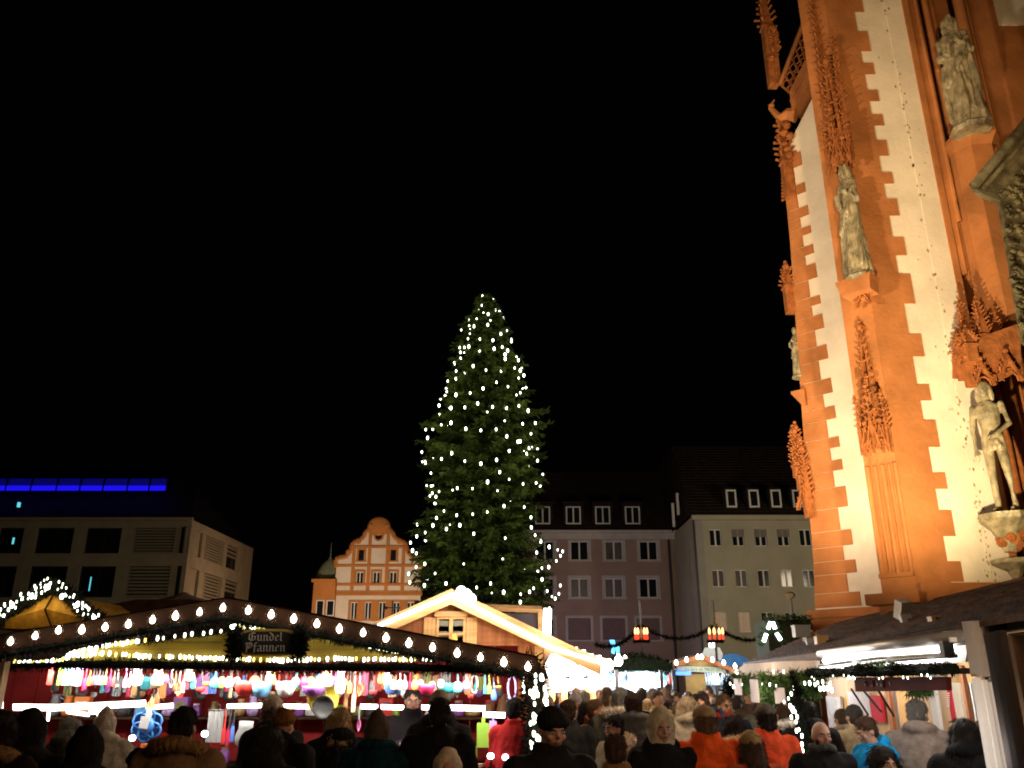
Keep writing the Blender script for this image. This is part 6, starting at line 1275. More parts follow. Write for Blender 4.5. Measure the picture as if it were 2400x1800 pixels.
def loft(m, rings, n=14, M=None):
    """rings: (cx, cy, cz, rx, ry)"""
    o = len(m.v)
    for cx, cy_, cz, rx, ry in rings:
        for k in range(n):
            q_ = Vector((cx + rx * math.cos(2 * math.pi * k / n), cy_ + ry * math.sin(2 * math.pi * k / n), cz)); m.v.append(tuple(M @ q_ if M else q_))
    for i in range(len(rings) - 1):
        for k in range(n): m.f.append([o + i * n + k, o + i * n + (k + 1) % n, o + (i + 1) * n + (k + 1) % n, o + (i + 1) * n + k]); m.m.append(0)
    m.f.append([o + k for k in range(n)][::-1]); m.m.append(0); m.f.append([o + (len(rings) - 1) * n + k for k in range(n)]); m.m.append(0)
def limb(m, pts, rs, n=10):
    m.tube(pts, rs, n)
    for p, r in zip(pts, rs): m.ball(p, r, n, 6)
NECK = Vector((0, .0, 1.50))
def headM(yaw=0, pitch=0): return Matrix.Translation(NECK) @ Matrix.Rotation(math.radians(yaw), 4, 'Z') @ Matrix.Rotation(math.radians(pitch), 4, 'X') @ Matrix.Scale(.92, 4) @ Matrix.Translation(-NECK)
ARM = {'down': [((.19, .01, 1.40), (.25, .04, 1.12), (.25, -.05, .86))], 'front': [((.19, .01, 1.40), (.25, .02, 1.13), (.10, -.27, 1.08))], 'food': [((.19, .01, 1.40), (.24, -.10, 1.16), (.08, -.36, 1.22))], 'pocket': [((.19, .01, 1.40), (.28, .05, 1.14), (.17, -.12, .96))]}
def hand(m, w_, d):
    """palm with thumb and four bent unequal fingers; w_: wrist, d: direction"""
    d = d.normalized(); side = d.cross(Vector((0, 0, 1))); side = side.normalized() if side.length > .2 else Vector((1, 0, 0)); up = side.cross(d).normalized()
    loftp = [w_ - d * .01, w_ + d * .04, w_ + d * .085]
    for p, rx in zip(loftp, (.026, .038, .040)): m.ball(p, (rx, .026, .02), 8, 5, Matrix((side, d, up)).transposed())
    for k, (L_, o) in enumerate(((.070, -.030), (.080, -.010), (.076, .010), (.058, .029))):
        a = w_ + d * .085 + side * o; b = a + d * L_ * .5 - up * .012; c = b + d * L_ * .3 - up * .03; m.tube([a - d * .02, a, b, c], [.0095, .0095, .0085, .007], 6); m.ball(c, .007, 6, 4)
    a = w_ + d * .02 - side * .03; b = a + d * .035 - side * .022 - up * .01; c = b + d * .03 - side * .002 - up * .012; m.tube([a, b, c], [.012, .011, .008], 6); m.ball(c, .008, 6, 4)
SKIN = mat('skin', (.50, .27, .18), .55, .12, 9, .1); SKIN2 = mat('skin_ruddy', (.46, .21, .13), .55, .12, 9, .1)
LIPS = mat('lips', (.30, .09, .07), .5, 0); EYEW = mat('eye_white', (.6, .58, .55), .3, 0); EYED = mat('eye_dark', (.02, .015, .012), .2, 0); BROW = mat('eyebrow_hair', (.05, .03, .02), .8, 0)
BODY = {}
def body_mesh(pose, yaw, pitch, near):
    key = (pose, yaw, pitch, near)
    if key in BODY: return BODY[key]
    m = MB(); H = headM(yaw, pitch); hb = MB()
    hb.ball((0, .005, 1.645), (.074, .094, .105), 14, 10); hb.ball((0, -.028, 1.585), (.054, .062, .062), 12, 8); hb.ball((0, -.052, 1.545), (.026, .024, .02), 8, 6)
    hb.ball((0, -.098, 1.612), (.013, .020, .014), 8, 6); hb.tube([(0, -.088, 1.648), (0, -.110, 1.614)], [.008, .013], 6); hb.ball((0, -.086, 1.578), (.024, .012, .010), 8, 5); hb.ball((0, -.083, 1.660), (.048, .014, .009), 8, 5)
    for s in (-1, 1): hb.ball((s * .076, .012, 1.618), (.011, .020, .030), 8, 6); hb.ball((s * .042, -.066, 1.605), (.022, .02, .02), 8, 6)
    m.add([H @ Vector(q_) for q_ in hb.v], hb.f); limb(m, [Vector((0, .012, 1.40)), H @ Vector((0, .005, 1.58))], [.062, .056])
    loft(m, [(0, 0, .84, .15, .10), (0, 0, .95, .16, .105), (0, 0, 1.08, .135, .095), (0, 0, 1.28, .165, .11), (0, .0, 1.40, .16, .09), (0, .0, 1.46, .08, .06)])
    for s in (-1, 1):
        a, b, c = [Vector((s * p[0], p[1], p[2])) for p in ARM[pose][0]]; limb(m, [a, b, c], [.052, .040, .027])
        limb(m, [Vector((s * .085, 0, .86)), Vector((s * .09, -.01, .48)), Vector((s * .095, .02, .08))], [.078, .055, .038]); limb(m, [Vector((s * .095, .03, .05)), Vector((s * .1, -.13, .035))], [.04, .03])
    me = remesh(m, .0085 if near else .016, 3)
    me.materials.append(SKIN)
    for x in (LIPS, EYEW, EYED, BROW): me.materials.append(x)
    # details join the same mesh
    bm = bmesh.new(); bm.from_mesh(me); x = MB()
    for s in (-1, 1):
        x.mi = 2; x.ball((s * .032, -.0805, 1.637), (.0135, .008, .007), 8, 6); x.mi = 3; x.ball((s * .032, -.0865, 1.637), (.006, .004, .006), 8, 5); x.mi = 4; x.tube([(s * .016, -.0945, 1.655), (s * .034, -.093, 1.661), (s * .050, -.079, 1.656)], [.004, .005, .003], 5)
    x.mi = 1; x.ball((0, -.0945, 1.581), (.021, .006, .0035), 8, 5); x.ball((0, -.094, 1.574), (.018, .006, .0045), 8, 5)
    x.v = [tuple(H @ Vector(q_)) for q_ in x.v]
    x.mi = 0
    for s in (-1, 1):
        a, b, c = [Vector((s * p[0], p[1], p[2])) for p in ARM[pose][0]]; hand(x, c, c - b)
    vs = [bm.verts.new(q_) for q_ in x.v]
    for f_, mi in zip(x.f, x.m):
        fc = bm.faces.new([vs[i] for i in f_]); fc.material_index = mi; fc.smooth = True
    bm.to_mesh(me); bm.free(); me.name = 'person_body'; BODY[key] = me; return me
COAT = {}
def coat_mesh(kind, pose, yaw, near):
    key = (kind, pose, near)
    if key in COAT: return COAT[key]
    m = MB(); k = {'parka': 1.26, 'jacket': 1.15, 'puffer': 1.30, 'coat': 1.18, 'sweater': 1.0}[kind]; hem = {'parka': .72, 'jacket': .84, 'puffer': .80, 'coat': .50, 'sweater': .88}[kind]
    loft(m, [(0, .0, hem, .20 * k, .145 * k), (0, .0, hem + .12, .195 * k, .14 * k), (0, .0, 1.08, .165 * k, .125 * k), (0, .0, 1.28, .195 * k, .135 * k), (0, .005, 1.40, .195 * k, .115 * k), (0, .01, 1.465, .135 * k, .09 * k), (0, .01, 1.515, .085, .078)], 18)
    for s in (-1, 1):
        a, b, c = [Vector((s * p[0], p[1], p[2])) for p in ARM[pose][0]]; limb(m, [a, b, c], [.078 * k, .062 * k, .050 * k]); m.ball(a + Vector((-s * .02, 0, .0)), .08 * k, 10, 6)
    if kind in ('parka', 'puffer', 'coat'):   # hood lying on the back
        for q_ in range(9):
            an = math.pi * (q_ / 8); m.ball((.105 * math.cos(an), .02 + .088 * math.sin(an), 1.500 + .03 * math.sin(an)), (.045, .05, .045 + .015 * math.sin(an)), 8, 6)
    else:
        for q_ in range(14): an = 2 * math.pi * q_ / 14; m.ball((.078 * math.cos(an), .006 + .072 * math.sin(an), 1.515), (.024, .024, .042), 7, 5)
    me = remesh(m, .014 if near else .024, 4, .016 if kind != 'sweater' else .008, 9, len(COAT) * 3.1)
    if kind == 'puffer':
        nn = [v.normal.copy() for v in me.vertices]
        for v, vn in zip(me.vertices, nn): v.co = v.co + vn * .010 * abs(math.sin(v.co.z * 42))
    me.name = 'coat'; COAT[key] = me; return me
TROU = {}
def trousers(near):
    if near in TROU: return TROU[near]
    m = MB(); loft(m, [(0, 0, .80, .16, .11), (0, 0, .95, .17, .12)])
    for s in (-1, 1): limb(m, [Vector((s * .088, 0, .86)), Vector((s * .095, -.01, .48)), Vector((s * .1, .02, .10))], [.092, .072, .060])
    me = remesh(m, .02, 3, .01, 8); b = MB(); TROU[near] = me; return me
def shoes_mesh():
    m = MB()
    for s in (-1, 1): limb(m, [Vector((s * .1, .04, .06)), Vector((s * .105, -.06, .05)), Vector((s * .11, -.14, .04))], [.055, .05, .042])
    return remesh(m, .016, 2)
SHOE = shoes_mesh()
HG = {}
def head_mesh(kind, near):
    key = (kind, near)
    if key in HG: return HG[key]
    m = MB(); C = (0, .018, 1.665); fold = .010; fs = 34; vox = .009 if near else .014
    if kind == 'short_hair': m.ball((0, .020, 1.672), (.083, .098, .096), 14, 10); m.ball((0, .045, 1.62), (.078, .07, .08), 12, 8)
    elif kind == 'long_hair':
        m.ball((0, .022, 1.672), (.092, .104, .102), 14, 10); loft(m, [(0, .085, 1.30, .10, .045), (0, .075, 1.42, .12, .055), (0, .05, 1.55, .105, .08), (0, .03, 1.66, .09, .09)], 14)
        for s in (-1, 1): limb(m, [Vector((s * .078, -.01, 1.68)), Vector((s * .092, .0, 1.55)), Vector((s * .095, -.03, 1.38))], [.034, .036, .025])
        fold = .012; fs = 24
    elif kind == 'ponytail': m.ball((0, .020, 1.672), (.083, .098, .096), 14, 10); limb(m, [Vector((0, .11, 1.68)), Vector((0, .15, 1.60)), Vector((0, .13, 1.48))], [.03, .035, .018])
    elif kind == 'wavy_hair':
        m.ball((0, .022, 1.675), (.096, .106, .104), 14, 10)
        for s in (-1, 1):
            for q_ in range(6): m.ball((s * (.086 + .012 * (q_ % 2)), .0 + .01 * q_, 1.67 - q_ * .042), (.034, .045, .032), 8, 6)
        m.ball((0, .08, 1.56), (.09, .05, .1), 10, 8); fold = .014; fs = 26
    elif kind in ('beanie', 'knit_hat'):
        m.ball((0, .012, 1.685), (.090, .107, .098), 16, 10); fold = .004
        for q_ in range(18): an = 2 * math.pi * q_ / 18; m.ball((.080 * math.cos(an), .012 + .097 * math.sin(an), 1.685 - .012 * math.sin(-an) * -1), (.021, .021, .030), 7, 5)
        if kind == 'knit_hat': m.ball((0, .02, 1.79), .035, 8, 6); m.ball((0, .015, 1.72), (.095, .11, .085), 14, 8)
    elif kind == 'cap':
        m.ball((0, .012, 1.685), (.086, .103, .088), 16, 10); loft(m, [(0, -.10, 1.678, .062, .05), (0, -.11, 1.690, .060, .048)], 14); m.ball((0, .012, 1.775), .010, 6, 4); fold = .002
    elif kind == 'hood':
        m.ball((0, .04, 1.66), (.120, .120, .135), 16, 10); m.ball((0, .05, 1.76), (.075, .085, .06), 12, 8); loft(m, [(0, .03, 1.44, .13, .10), (0, .035, 1.55, .118, .10), (0, .04, 1.64, .115, .11)], 14); fold = .010; fs = 14
    elif kind == 'pointed_hood':
        m.ball((0, .04, 1.65), (.112, .115, .12), 16, 10); loft(m, [(0, .04, 1.68, .1, .1), (0, .055, 1.75, .072, .075), (0, .065, 1.80, .04, .045), (0, .07, 1.83, .012, .015)], 12); loft(m, [(0, .03, 1.44, .13, .10), (0, .035, 1.55, .115, .1), (0, .04, 1.62, .11, .11)], 14); fold = .008; fs = 14
    elif kind == 'bald': m.ball((0, -.052, 1.548), (.044, .038, .032), 10, 7); m.ball((0, -.088, 1.596), (.026, .010, .006), 8, 5); [m.ball((s * .05, -.022, 1.575), (.014, .03, .035), 8, 5) for s in (-1, 1)]; fold = .003
    me = remesh(m, vox, 2, fold, fs, 1.7)
    if kind in ('short_hair', 'long_hair', 'wavy_hair', 'ponytail', 'bald') and near:   # loose strands over the mass of hair
        bm = bmesh.new(); bm.from_mesh(me); bm.verts.ensure_lookup_table(); n0 = len(bm.verts); L0 = {'short_hair': .022, 'bald': .012}.get(kind, .055)
        pts = [(bm.verts[R.randrange(n0)].co.copy(), bm.verts[R.randrange(n0)].normal.copy()) for _ in range(1)]
        for _ in range(1500 if kind != 'bald' else 500):
            v = bm.verts[R.randrange(n0)]; c, nn = v.co.copy(), v.normal.copy(); dn = Vector((0, .25, -1)) - nn * nn.dot(Vector((0, .25, -1)))
            d = (dn.normalized() if dn.length > .1 else Vector((0, 1, 0))) + Vector((R.gauss(0, .25), R.gauss(0, .25), R.gauss(0, .2))); L_ = L0 * R.uniform(.6, 1.4); w_ = nn.cross(d).normalized() * .0022
            a = bm.verts.new(c - w_ + nn * .001); b = bm.verts.new(c + w_ + nn * .001); e = bm.verts.new(c + d * L_ * .6 + nn * .007); e2 = bm.verts.new(c + d * L_ + nn * R.uniform(.0, .008)); bm.faces.new((a, b, e)); bm.faces.new((b, e2, e)); bm.verts.ensure_lookup_table() if _ % 1 else None
            bm.verts.ensure_lookup_table()
        bm.to_mesh(me); bm.free()
    me.name = kind; HG[key] = me; return me
def cloth(name, c, r=.85): return mat('cloth_' + name, c, r, .22, 14, .35, bscale=60)
HAIRM = {'salt': (.11, .10, .09), 'dark': (.018, .012, .009), 'brown': (.075, .038, .020), 'blond': (.52, .33, .15), 'grey': (.28, .26, .23), 'light_brown': (.16, .09, .045), 'pale': (.65, .50, .32)}
def hairm(c): return mat('hair_' + c, HAIRM[c], .6, .5, 20, 1, stretch=(7, 7, .7), bscale=22)
NAMEH = {'short_hair': 'hair', 'long_hair': 'hair', 'wavy_hair': 'hair', 'ponytail': 'hair', 'beanie': 'beanie', 'knit_hat': 'knitted_hat', 'cap': 'cap', 'hood': 'hood', 'pointed_hood': 'pointed_hood', 'bald': 'beard'}
def person(label, u, vtop, Y, face, pose='down', yaw=0, pitch=0, head=('short_hair', 'brown'), coat=('jacket', 'charcoal', (.03, .03, .035)), under=None, group=None, near=True, skin=SKIN, hscale=1, ztop=None, scarf=None, fur=None):
    Y = Y * 1.2 if near and Y < 9 and vtop > 1630 else Y; hscale *= 1.05
    p = P(u, vtop, Y); add_ = {'beanie': .035, 'knit_hat': .07, 'pointed_hood': .08, 'hood': .06}.get(head[0], 0); s = (ztop or p.z) / (1.742 + add_ * .92)
    s = max(.70, min(1.16, s)); t = thing('person', label, 'person', (p.x, Y, 0), math.radians(face), group); t.scale = (s * hscale, s * hscale, s)
    def ch(n_, me, ma, M=None):
        o = link(n_, me, t)
        if M is not None: o.matrix_local = M
        if ma is not None:
            if len(me.materials) == 0: me.materials.append(ma)
            o.material_slots[0].link = 'OBJECT'; o.material_slots[0].material = ma
        return o
    ch('body', body_mesh(pose, yaw, pitch, near), skin); H = headM(yaw, pitch)
    ch('coat' if coat[0] != 'sweater' else 'sweater', coat_mesh(coat[0], pose, yaw, near), cloth(coat[1].replace(' ', '_'), coat[2])); ch('trousers', trousers(0), cloth('dark_trousers', (.02, .022, .03))); ch('shoes', SHOE, METAL if False else cloth('dark_shoes', (.02, .016, .013)))
    if head:
        isc = head[0] in ('beanie', 'knit_hat', 'cap', 'hood', 'pointed_hood')
        ch(NAMEH[head[0]], head_mesh(head[0], near), cloth('hat_' + head[1], head[2]) if isc else hairm(head[1]), H)
    if under: ch('hair', head_mesh(under[0], near), hairm(under[1]), H @ Matrix.Translation(Vector((0, .004, -.035))))
    if scarf:
        if 'scarf' not in HG:
            m = MB()
            for q_ in range(14): an = 2 * math.pi * q_ / 14; m.ball((.082 * math.cos(an), .0 + .078 * math.sin(an), 1.525 + .01 * math.sin(3 * an)), (.034, .034, .035), 7, 5)
            HG['scarf'] = remesh(m, .012, 2, .008, 20)
        ch('scarf', HG['scarf'], cloth('scarf_' + scarf[0], scarf[1]))
    if fur:
        if 'fur' not in HG:
            m = MB()
            for q_ in range(26):
                an = math.pi * 2 * q_ / 26; c = Vector((.15 * math.cos(an), .045 + .105 * math.sin(an), 1.485 + .045 * math.sin(an)))
                for _ in range(60):
                    d = Vector((R.gauss(0, 1), R.gauss(0, 1), R.gauss(0, 1))).normalized(); a = c + d * .03; w_ = d.cross(Vector((.3, .5, .8))).normalized() * .005; o = len(m.v); m.v += [tuple(a - w_), tuple(a + w_), tuple(a + d * .035)]; m.f.append([o, o + 1, o + 2]); m.m.append(0)
                m.ball(c, .042, 7, 5)
            HG['fur'] = proto(m, 'fur_trim', SKIN); HG['fur'].materials.clear()
        ch('fur_trim', HG['fur'], mat('fur_' + fur[0], fur[1], .95, .3, 20))
    return t
BLK = (.014, .013, .014)
people = [
 # left foreground silhouettes
 ('person with dark hair and tan fur collar cut off at the left edge', 8, 1668, 4.7, 172, 'pocket', 0, 0, ('wavy_hair', 'dark'), ('parka', 'dark brown', (.03, .02, .015)), dict(fur=('tan', (.30, .18, .08)))),
 ('person in big black hood second from the left edge, seen from behind', 84, 1656, 4.9, 184, 'pocket', 0, 0, ('hood', 'black', BLK), ('parka', 'black', BLK), {}),
 ('grey haired visitor bending over the counter of the kitchenware stall', 165, 1684, 7.2, 176, 'front', 0, 22, ('wavy_hair', 'grey'), ('coat', 'olive', (.10, .09, .06)), {}),
 ('person in cream pointed hood at the kitchenware stall', 252, 1652, 7.0, 200, 'front', 0, 10, ('pointed_hood', 'cream', (.62, .50, .38)), ('parka', 'cream', (.55, .45, .34)), {}),
 ('person in wide black hood left of the blue baking mould', 213, 1697, 4.5, 180, 'pocket', 0, 6, ('hood', 'black', BLK), ('puffer', 'black', BLK), {}),
 ('short person in dark beanie in front of the counter, lowest head at left', 329, 1748, 5.4, 180, 'down', 0, 0, ('beanie', 'black', BLK), ('jacket', 'navy', (.012, .014, .025)), {}),
 ('man with short dark hair and tan fur collar seen from behind', 436, 1657, 4.9, 178, 'pocket', 0, 0, ('short_hair', 'dark'), ('parka', 'tan', (.26, .16, .08)), dict(fur=('tan', (.30, .18, .08)))),
 ('woman in cream woollen hat looking down at the kitchenware', 646, 1622, 8.3, 200, 'front', 25, 14, ('knit_hat', 'cream', (.50, .45, .40)), ('coat', 'dark grey', (.03, .028, .027)), dict(under=('long_hair', 'light_brown'))),
 ('person in rust brown beanie and black coat before the stall', 668, 1654, 6.0, 165, 'down', 0, 4, ('beanie', 'rust', (.20, .085, .02)), ('coat', 'black', BLK), {}),
 ('dark haired person bent forward left of the brown beanie', 628, 1704, 4.9, 170, 'down', 0, 10, ('wavy_hair', 'dark'), ('parka', 'black', BLK), {}),
 ('blonde long haired woman in black coat seen from behind', 797, 1660, 6.8, 200, 'pocket', 0, 6, ('long_hair', 'blond'), ('coat', 'black', BLK), {}),
 ('person in brown pointed hood and teal jacket with light seam', 889, 1654, 5.9, 180, 'pocket', 0, 0, ('pointed_hood', 'brown', (.10, .07, .05)), ('puffer', 'teal black', (.008, .035, .045)), {}),
 ('stallholder in dark sweater facing the camera behind the counter', 968, 1612, 9.9, 4, 'food', 6, 10, ('short_hair', 'dark'), ('sweater', 'dark sweater', (.016, .013, .016)), {}),
 ('tall man in black jacket seen from behind opposite the stallholder', 1031, 1636, 5.9, 184, 'front', 0, 0, ('short_hair', 'dark'), ('jacket', 'black', BLK), {}),
 ('person in beige knitted hat half hidden by the tall man', 1030, 1612, 8.2, 190, 'front', 0, 0, ('beanie', 'beige', (.30, .22, .15)), ('coat', 'dark grey', (.03, .028, .027)), {}),
 ('small person with cream hood and dark fringe low in front', 1051, 1750, 5.0, 8, 'down', 0, -2, ('hood', 'cream', (.50, .38, .24)), ('jacket', 'tan jacket', (.20, .12, .05)), {}),
 ('person in red jacket at the right end of the kitchenware stall', 1207, 1636, 7.6, 150, 'front', 0, 8, ('short_hair', 'dark'), ('jacket', 'red', (.38, .02, .02)), {}),
 # middle
 ('man in black beanie looking down, face lit orange, near centre', 1289, 1646, 4.7, 14, 'down', 6, 14, ('beanie', 'black', BLK), ('sweater', 'black', BLK), dict(hscale=1.08)),
 ('brown haired person directly behind the black beanie man', 1329, 1640, 7.9, 190, 'down', 0, 0, ('short_hair', 'brown'), ('jacket', 'dark grey', (.05, .05, .055)), {}),
 ('woman with dark bob hair and long beige coat facing the camera', 1374, 1648, 8.6, 8, 'front', 12, 10, ('long_hair', 'dark'), ('coat', 'beige', (.50, .38, .22)), dict(fur=('cream', (.60, .50, .38)))),
 ('person in grey knitted hat and white jacket behind the beige coat', 1347, 1621, 12, 340, 'down', 0, 0, ('beanie', 'pale grey', (.42, .40, .40)), ('jacket', 'white', (.65, .60, .58)), {}),
 ('red faced man in profile right of the beige coat woman', 1399, 1640, 10, 70, 'down', 0, 0, ('short_hair', 'light_brown'), ('jacket', 'dark grey', (.05, .05, .055)), dict(skin=SKIN2)),
 ('person in olive parka with pale fur collar seen from behind', 1452, 1612, 9.6, 175, 'pocket', 0, 0, ('short_hair', 'grey'), ('parka', 'olive green', (.10, .095, .07)), dict(fur=('cream', (.45, .38, .24)))),
 ('dark haired man in broad grey green jacket seen from behind', 1482, 1624, 8.8, 184, 'pocket', 0, 0, ('short_hair', 'brown'), ('puffer', 'grey green', (.10, .10, .09)), {}),
 ('person in profile with black hair and beige hood behind the brown crop', 1440, 1677, 7.0, 300, 'down', 0, 6, ('short_hair', 'dark'), ('parka', 'beige parka', (.36, .25, .16)), dict(fur=('cream', (.60, .50, .38)))),
 ('person with cropped brown hair low in front, seen from behind', 1441, 1720, 5.2, 172, 'down', 0, 0, ('short_hair', 'brown'), ('jacket', 'ochre brown', (.22, .11, .04)), {}),
 ('woman in open cream hood and black coat walking towards the camera', 1548, 1654, 5.9, 6, 'down', 0, 3, ('hood', 'pale cream', (.52, .42, .27)), ('coat', 'black', BLK), dict(under=('short_hair', 'dark'))),
 ('pale blonde long haired person left of the tan cap', 1608, 1634, 8.2, 190, 'down', 0, 0, ('long_hair', 'pale'), ('coat', 'cream coat', (.5, .42, .3)), {}),
 ('man in tan cap and bright orange jacket seen from behind', 1648, 1654, 6.0, 186, 'pocket', 0, 0, ('cap', 'tan', (.36, .25, .13)), ('jacket', 'bright orange', (.80, .10, .015)), dict(under=('short_hair', 'light_brown'), hscale=1.12)),
 ('reddish bearded face behind the tan cap', 1637, 1628, 11, 5, 'down', 0, 0, ('short_hair', 'dark'), ('jacket', 'black', BLK), dict(skin=SKIN2)),
 ('young man with dark coat and red collar facing the camera', 1697, 1628, 10, 12, 'down', 0, 4, ('short_hair', 'light_brown'), ('coat', 'navy blue', (.02, .03, .055)), dict(scarf=('red', (.3, .03, .03)))),
 ('person with black hair and blond fur scarf right of the orange jacket', 1716, 1678, 7.2, 200, 'down', 0, 0, ('wavy_hair', 'dark'), ('coat', 'black', BLK), dict(fur=('blond', (.55, .40, .22)))),
 ('person in tan knitted beanie and rust jacket low in front', 1757, 1706, 5.8, 196, 'down', 0, 4, ('beanie', 'tan knit', (.38, .25, .11)), ('jacket', 'rust orange', (.45, .07, .02)), dict(under=('long_hair', 'brown'))),
 ('person in dark brimmed cap and second orange red jacket', 1790, 1650, 6.6, 190, 'down', 0, 0, ('cap', 'grey brown', (.12, .10, .08)), ('jacket', 'orange red', (.72, .085, .03)), dict(under=('short_hair', 'dark'))),
 ('brown haired person in grey jacket with white hood', 1833, 1648, 8.0, 188, 'down', 0, 0, ('short_hair', 'brown'), ('parka', 'grey jacket', (.14, .15, .14)), dict(fur=('white', (.6, .56, .5)))),
 ('dark haired man in black coat left of the bald man', 1892, 1644, 7.6, 176, 'down', 0, 0, ('short_hair', 'dark'), ('coat', 'black', BLK), {}),
 ('bald bearded man in black jacket facing the camera', 1920, 1688, 6.0, 6, 'down', 0, 3, ('bald', 'dark'), ('jacket', 'black', BLK), dict(scarf=('dark grey', (.06, .06, .055)))),
 ('brown haired woman in brown coat behind the light garland', 1969, 1662, 8.6, 200, 'front', 0, 0, ('short_hair', 'brown'), ('coat', 'taupe', (.22, .16, .12)), {}),
 ('dark haired man in olive brown jacket behind the blue jacket', 1997, 1652, 8.0, 190, 'front', 0, 0, ('short_hair', 'dark'), ('jacket', 'olive brown', (.16, .12, .07)), {}),
 ('man in bright blue jacket bending left with food in his hands', 2037, 1678, 6.6, 282, 'food', 0, 24, ('short_hair', 'brown'), ('parka', 'bright blue', (.008, .22, .50)), {}),
 ('tall man in grey parka with green sprig above his head', 2146, 1640, 6.6, 150, 'pocket', -20, 4, ('short_hair', 'salt'), ('parka', 'grey parka', (.20, .16, .14)), dict(scarf=('violet', (.05, .03, .12)))),
 ('dark haired child forehead low in front of the blue jacket', 2068, 1752, 5.0, 10, 'down', 0, 0, ('wavy_hair', 'dark'), ('jacket', 'black', BLK), {}),
 ('black haired person in black coat near the right edge', 2255, 1686, 5.6, 150, 'down', 0, 4, ('long_hair', 'dark'), ('coat', 'black', BLK), {}),
 ('pale faced person with brown hair beside the black haired one', 2306, 1688, 5.9, 318, 'down', 0, 8, ('short_hair', 'brown'), ('coat', 'dark violet', (.03, .018, .03)), {}),
 ('dark haired person at the lit ribbed wall, furthest right', 2335, 1684, 5.5, 200, 'down', 0, 0, ('short_hair', 'brown'), ('coat', 'black', BLK), {}),
]
for (lab, u_, v_, Y_, fc, ps, yw, pi_, hd, ct_, ex) in people:
    person(lab, u_, v_, Y_, fc, ps, yw, pi_, hd, ct_, **ex)
# food in the hands of the blue jacket man
def food():
    t_ = [o for o in COL.objects if o.get('label', '').startswith('man in bright blue')][0]; a = t_.rotation_euler.z; s = t_.scale.z
    c = Vector(t_.location) + Matrix.Rotation(a, 3, 'Z') @ Vector((0, -.46, 1.21)) * s
    t = thing('food_tray', 'white paper tray with a bread roll held by the blue jacket man', 'food tray', tuple(c)); m = MB(); m.lathe(c, [(.05, 0), (.075, .03), (.07, .03), (.045, .006)], 10, None, 1, .7); m.obj('paper_tray', WHITEP, t); m = MB(); m.ball(c + Vector((0, 0, .035)), (.05, .032, .026), 10, 6); m.obj('bread_roll', mat('bread_crust', (.5, .26, .08), .6, .3, 8), t, smooth=True)
food()
# blue backpack carried by the young man
p = P(1683, 1660, 9.9); t = thing('backpack', 'blue backpack strap bulge on the shoulder of the young man', 'backpack', (p.x, 9.95, p.z - .3)); m = MB(); m.ball((p.x, 10.1, p.z - .22), (.13, .1, .24), 12, 8); m.obj('pouch', cloth('backpack_blue', (.04, .07, .14)), t, smooth=True); m = MB(); m.tube([(p.x + .02, 9.9, p.z + .0), (p.x + .06, 9.87, p.z - .15), (p.x + .05, 9.95, p.z - .4)], .018, 6); m.obj('strap', cloth('backpack_blue', (.04, .07, .14)), t)
# the crowd between the stalls
ctn = [('black', BLK), ('dark grey', (.05, .05, .055)), ('navy', (.012, .014, .03)), ('brown', (.07, .045, .03)), ('olive green', (.10, .095, .07)), ('grey', (.2, .19, .18)), ('beige', (.50, .38, .22)), ('dark red', (.16, .02, .02))]
hd_ = [('short_hair', 'dark'), ('short_hair', 'brown'), ('long_hair', 'brown'), ('wavy_hair', 'dark'), ('long_hair', 'blond'), ('short_hair', 'light_brown'), ('beanie', 'black', BLK), ('beanie', 'grey', (.25, .24, .23)), ('hood', 'black', BLK), ('short_hair', 'grey')]
HW = {'short_hair': 'short', 'long_hair': 'long', 'wavy_hair': 'wavy'}
prevh = 'the stall lights'
for row, (Y_, n, u0, u1, v_) in enumerate(((12.5, 11, 1270, 1790, 1622), (14.5, 13, 1265, 1790, 1616), (16.5, 15, 1260, 1790, 1613), (19, 17, 1262, 1770, 1610))):
    for k in range(n):
        u_ = u0 + (u1 - u0) * (k + R.uniform(.1, .9)) / n; c_ = R.choice(ctn[:5] if R.random() < .75 else ctn); h_ = R.choice(hd_); back = R.random() < .55
        hair = f'{h_[1]} {HW[h_[0]]} hair'.replace('_', ' ') if h_[0] in HW else f'{h_[1]} {h_[0]}'
        lab = f'shopper, {hair}, {c_[0]} coat, {("front", "second", "third", "rearmost")[row]} crowd row, {["left", "middle", "right"][k * 3 // n]}, right of {prevh}'; prevh = hair.split()[0] + ' ' + hair.split()[-1]
        yy = Y_ + R.uniform(-.5, .5)
        if u_ < 1400 and yy > 16: yy = 15.5 + R.random()
        person(lab, u_, v_ + R.uniform(-6, 6), yy, (180 if back else 0) + R.uniform(-35, 35), R.choice(('down', 'pocket')), 0, 0, h_, ('coat' if R.random() < .5 else 'jacket', c_[0], c_[1]), group='distant shoppers in the crowd', near=False, scarf=(R.choice([('red', (.3, .03, .03)), ('cream', (.5, .42, .3)), ('dark grey', (.06, .06, .055)), ('blue', (.04, .08, .25))]) if R.random() < .4 else None), ztop=R.uniform(1.62, 1.84))
# added unseen fills that brighten the visitors in the lane
lamp('crowd_fill', 'POINT', (2.0, 3.2, 3.1), 66, (1, .62, .34), .4)
lamp('crowd_fill', 'POINT', (.2, 2.6, 3.1), 44, (1, .60, .32), .4)
lamp('crowd_fill', 'POINT', (1.6, 9.0, 3.2), 110, (1, .74, .52), .4)
lamp('crowd_fill', 'POINT', (2.6, 14.5, 3.2), 110, (1, .85, .72), .4)
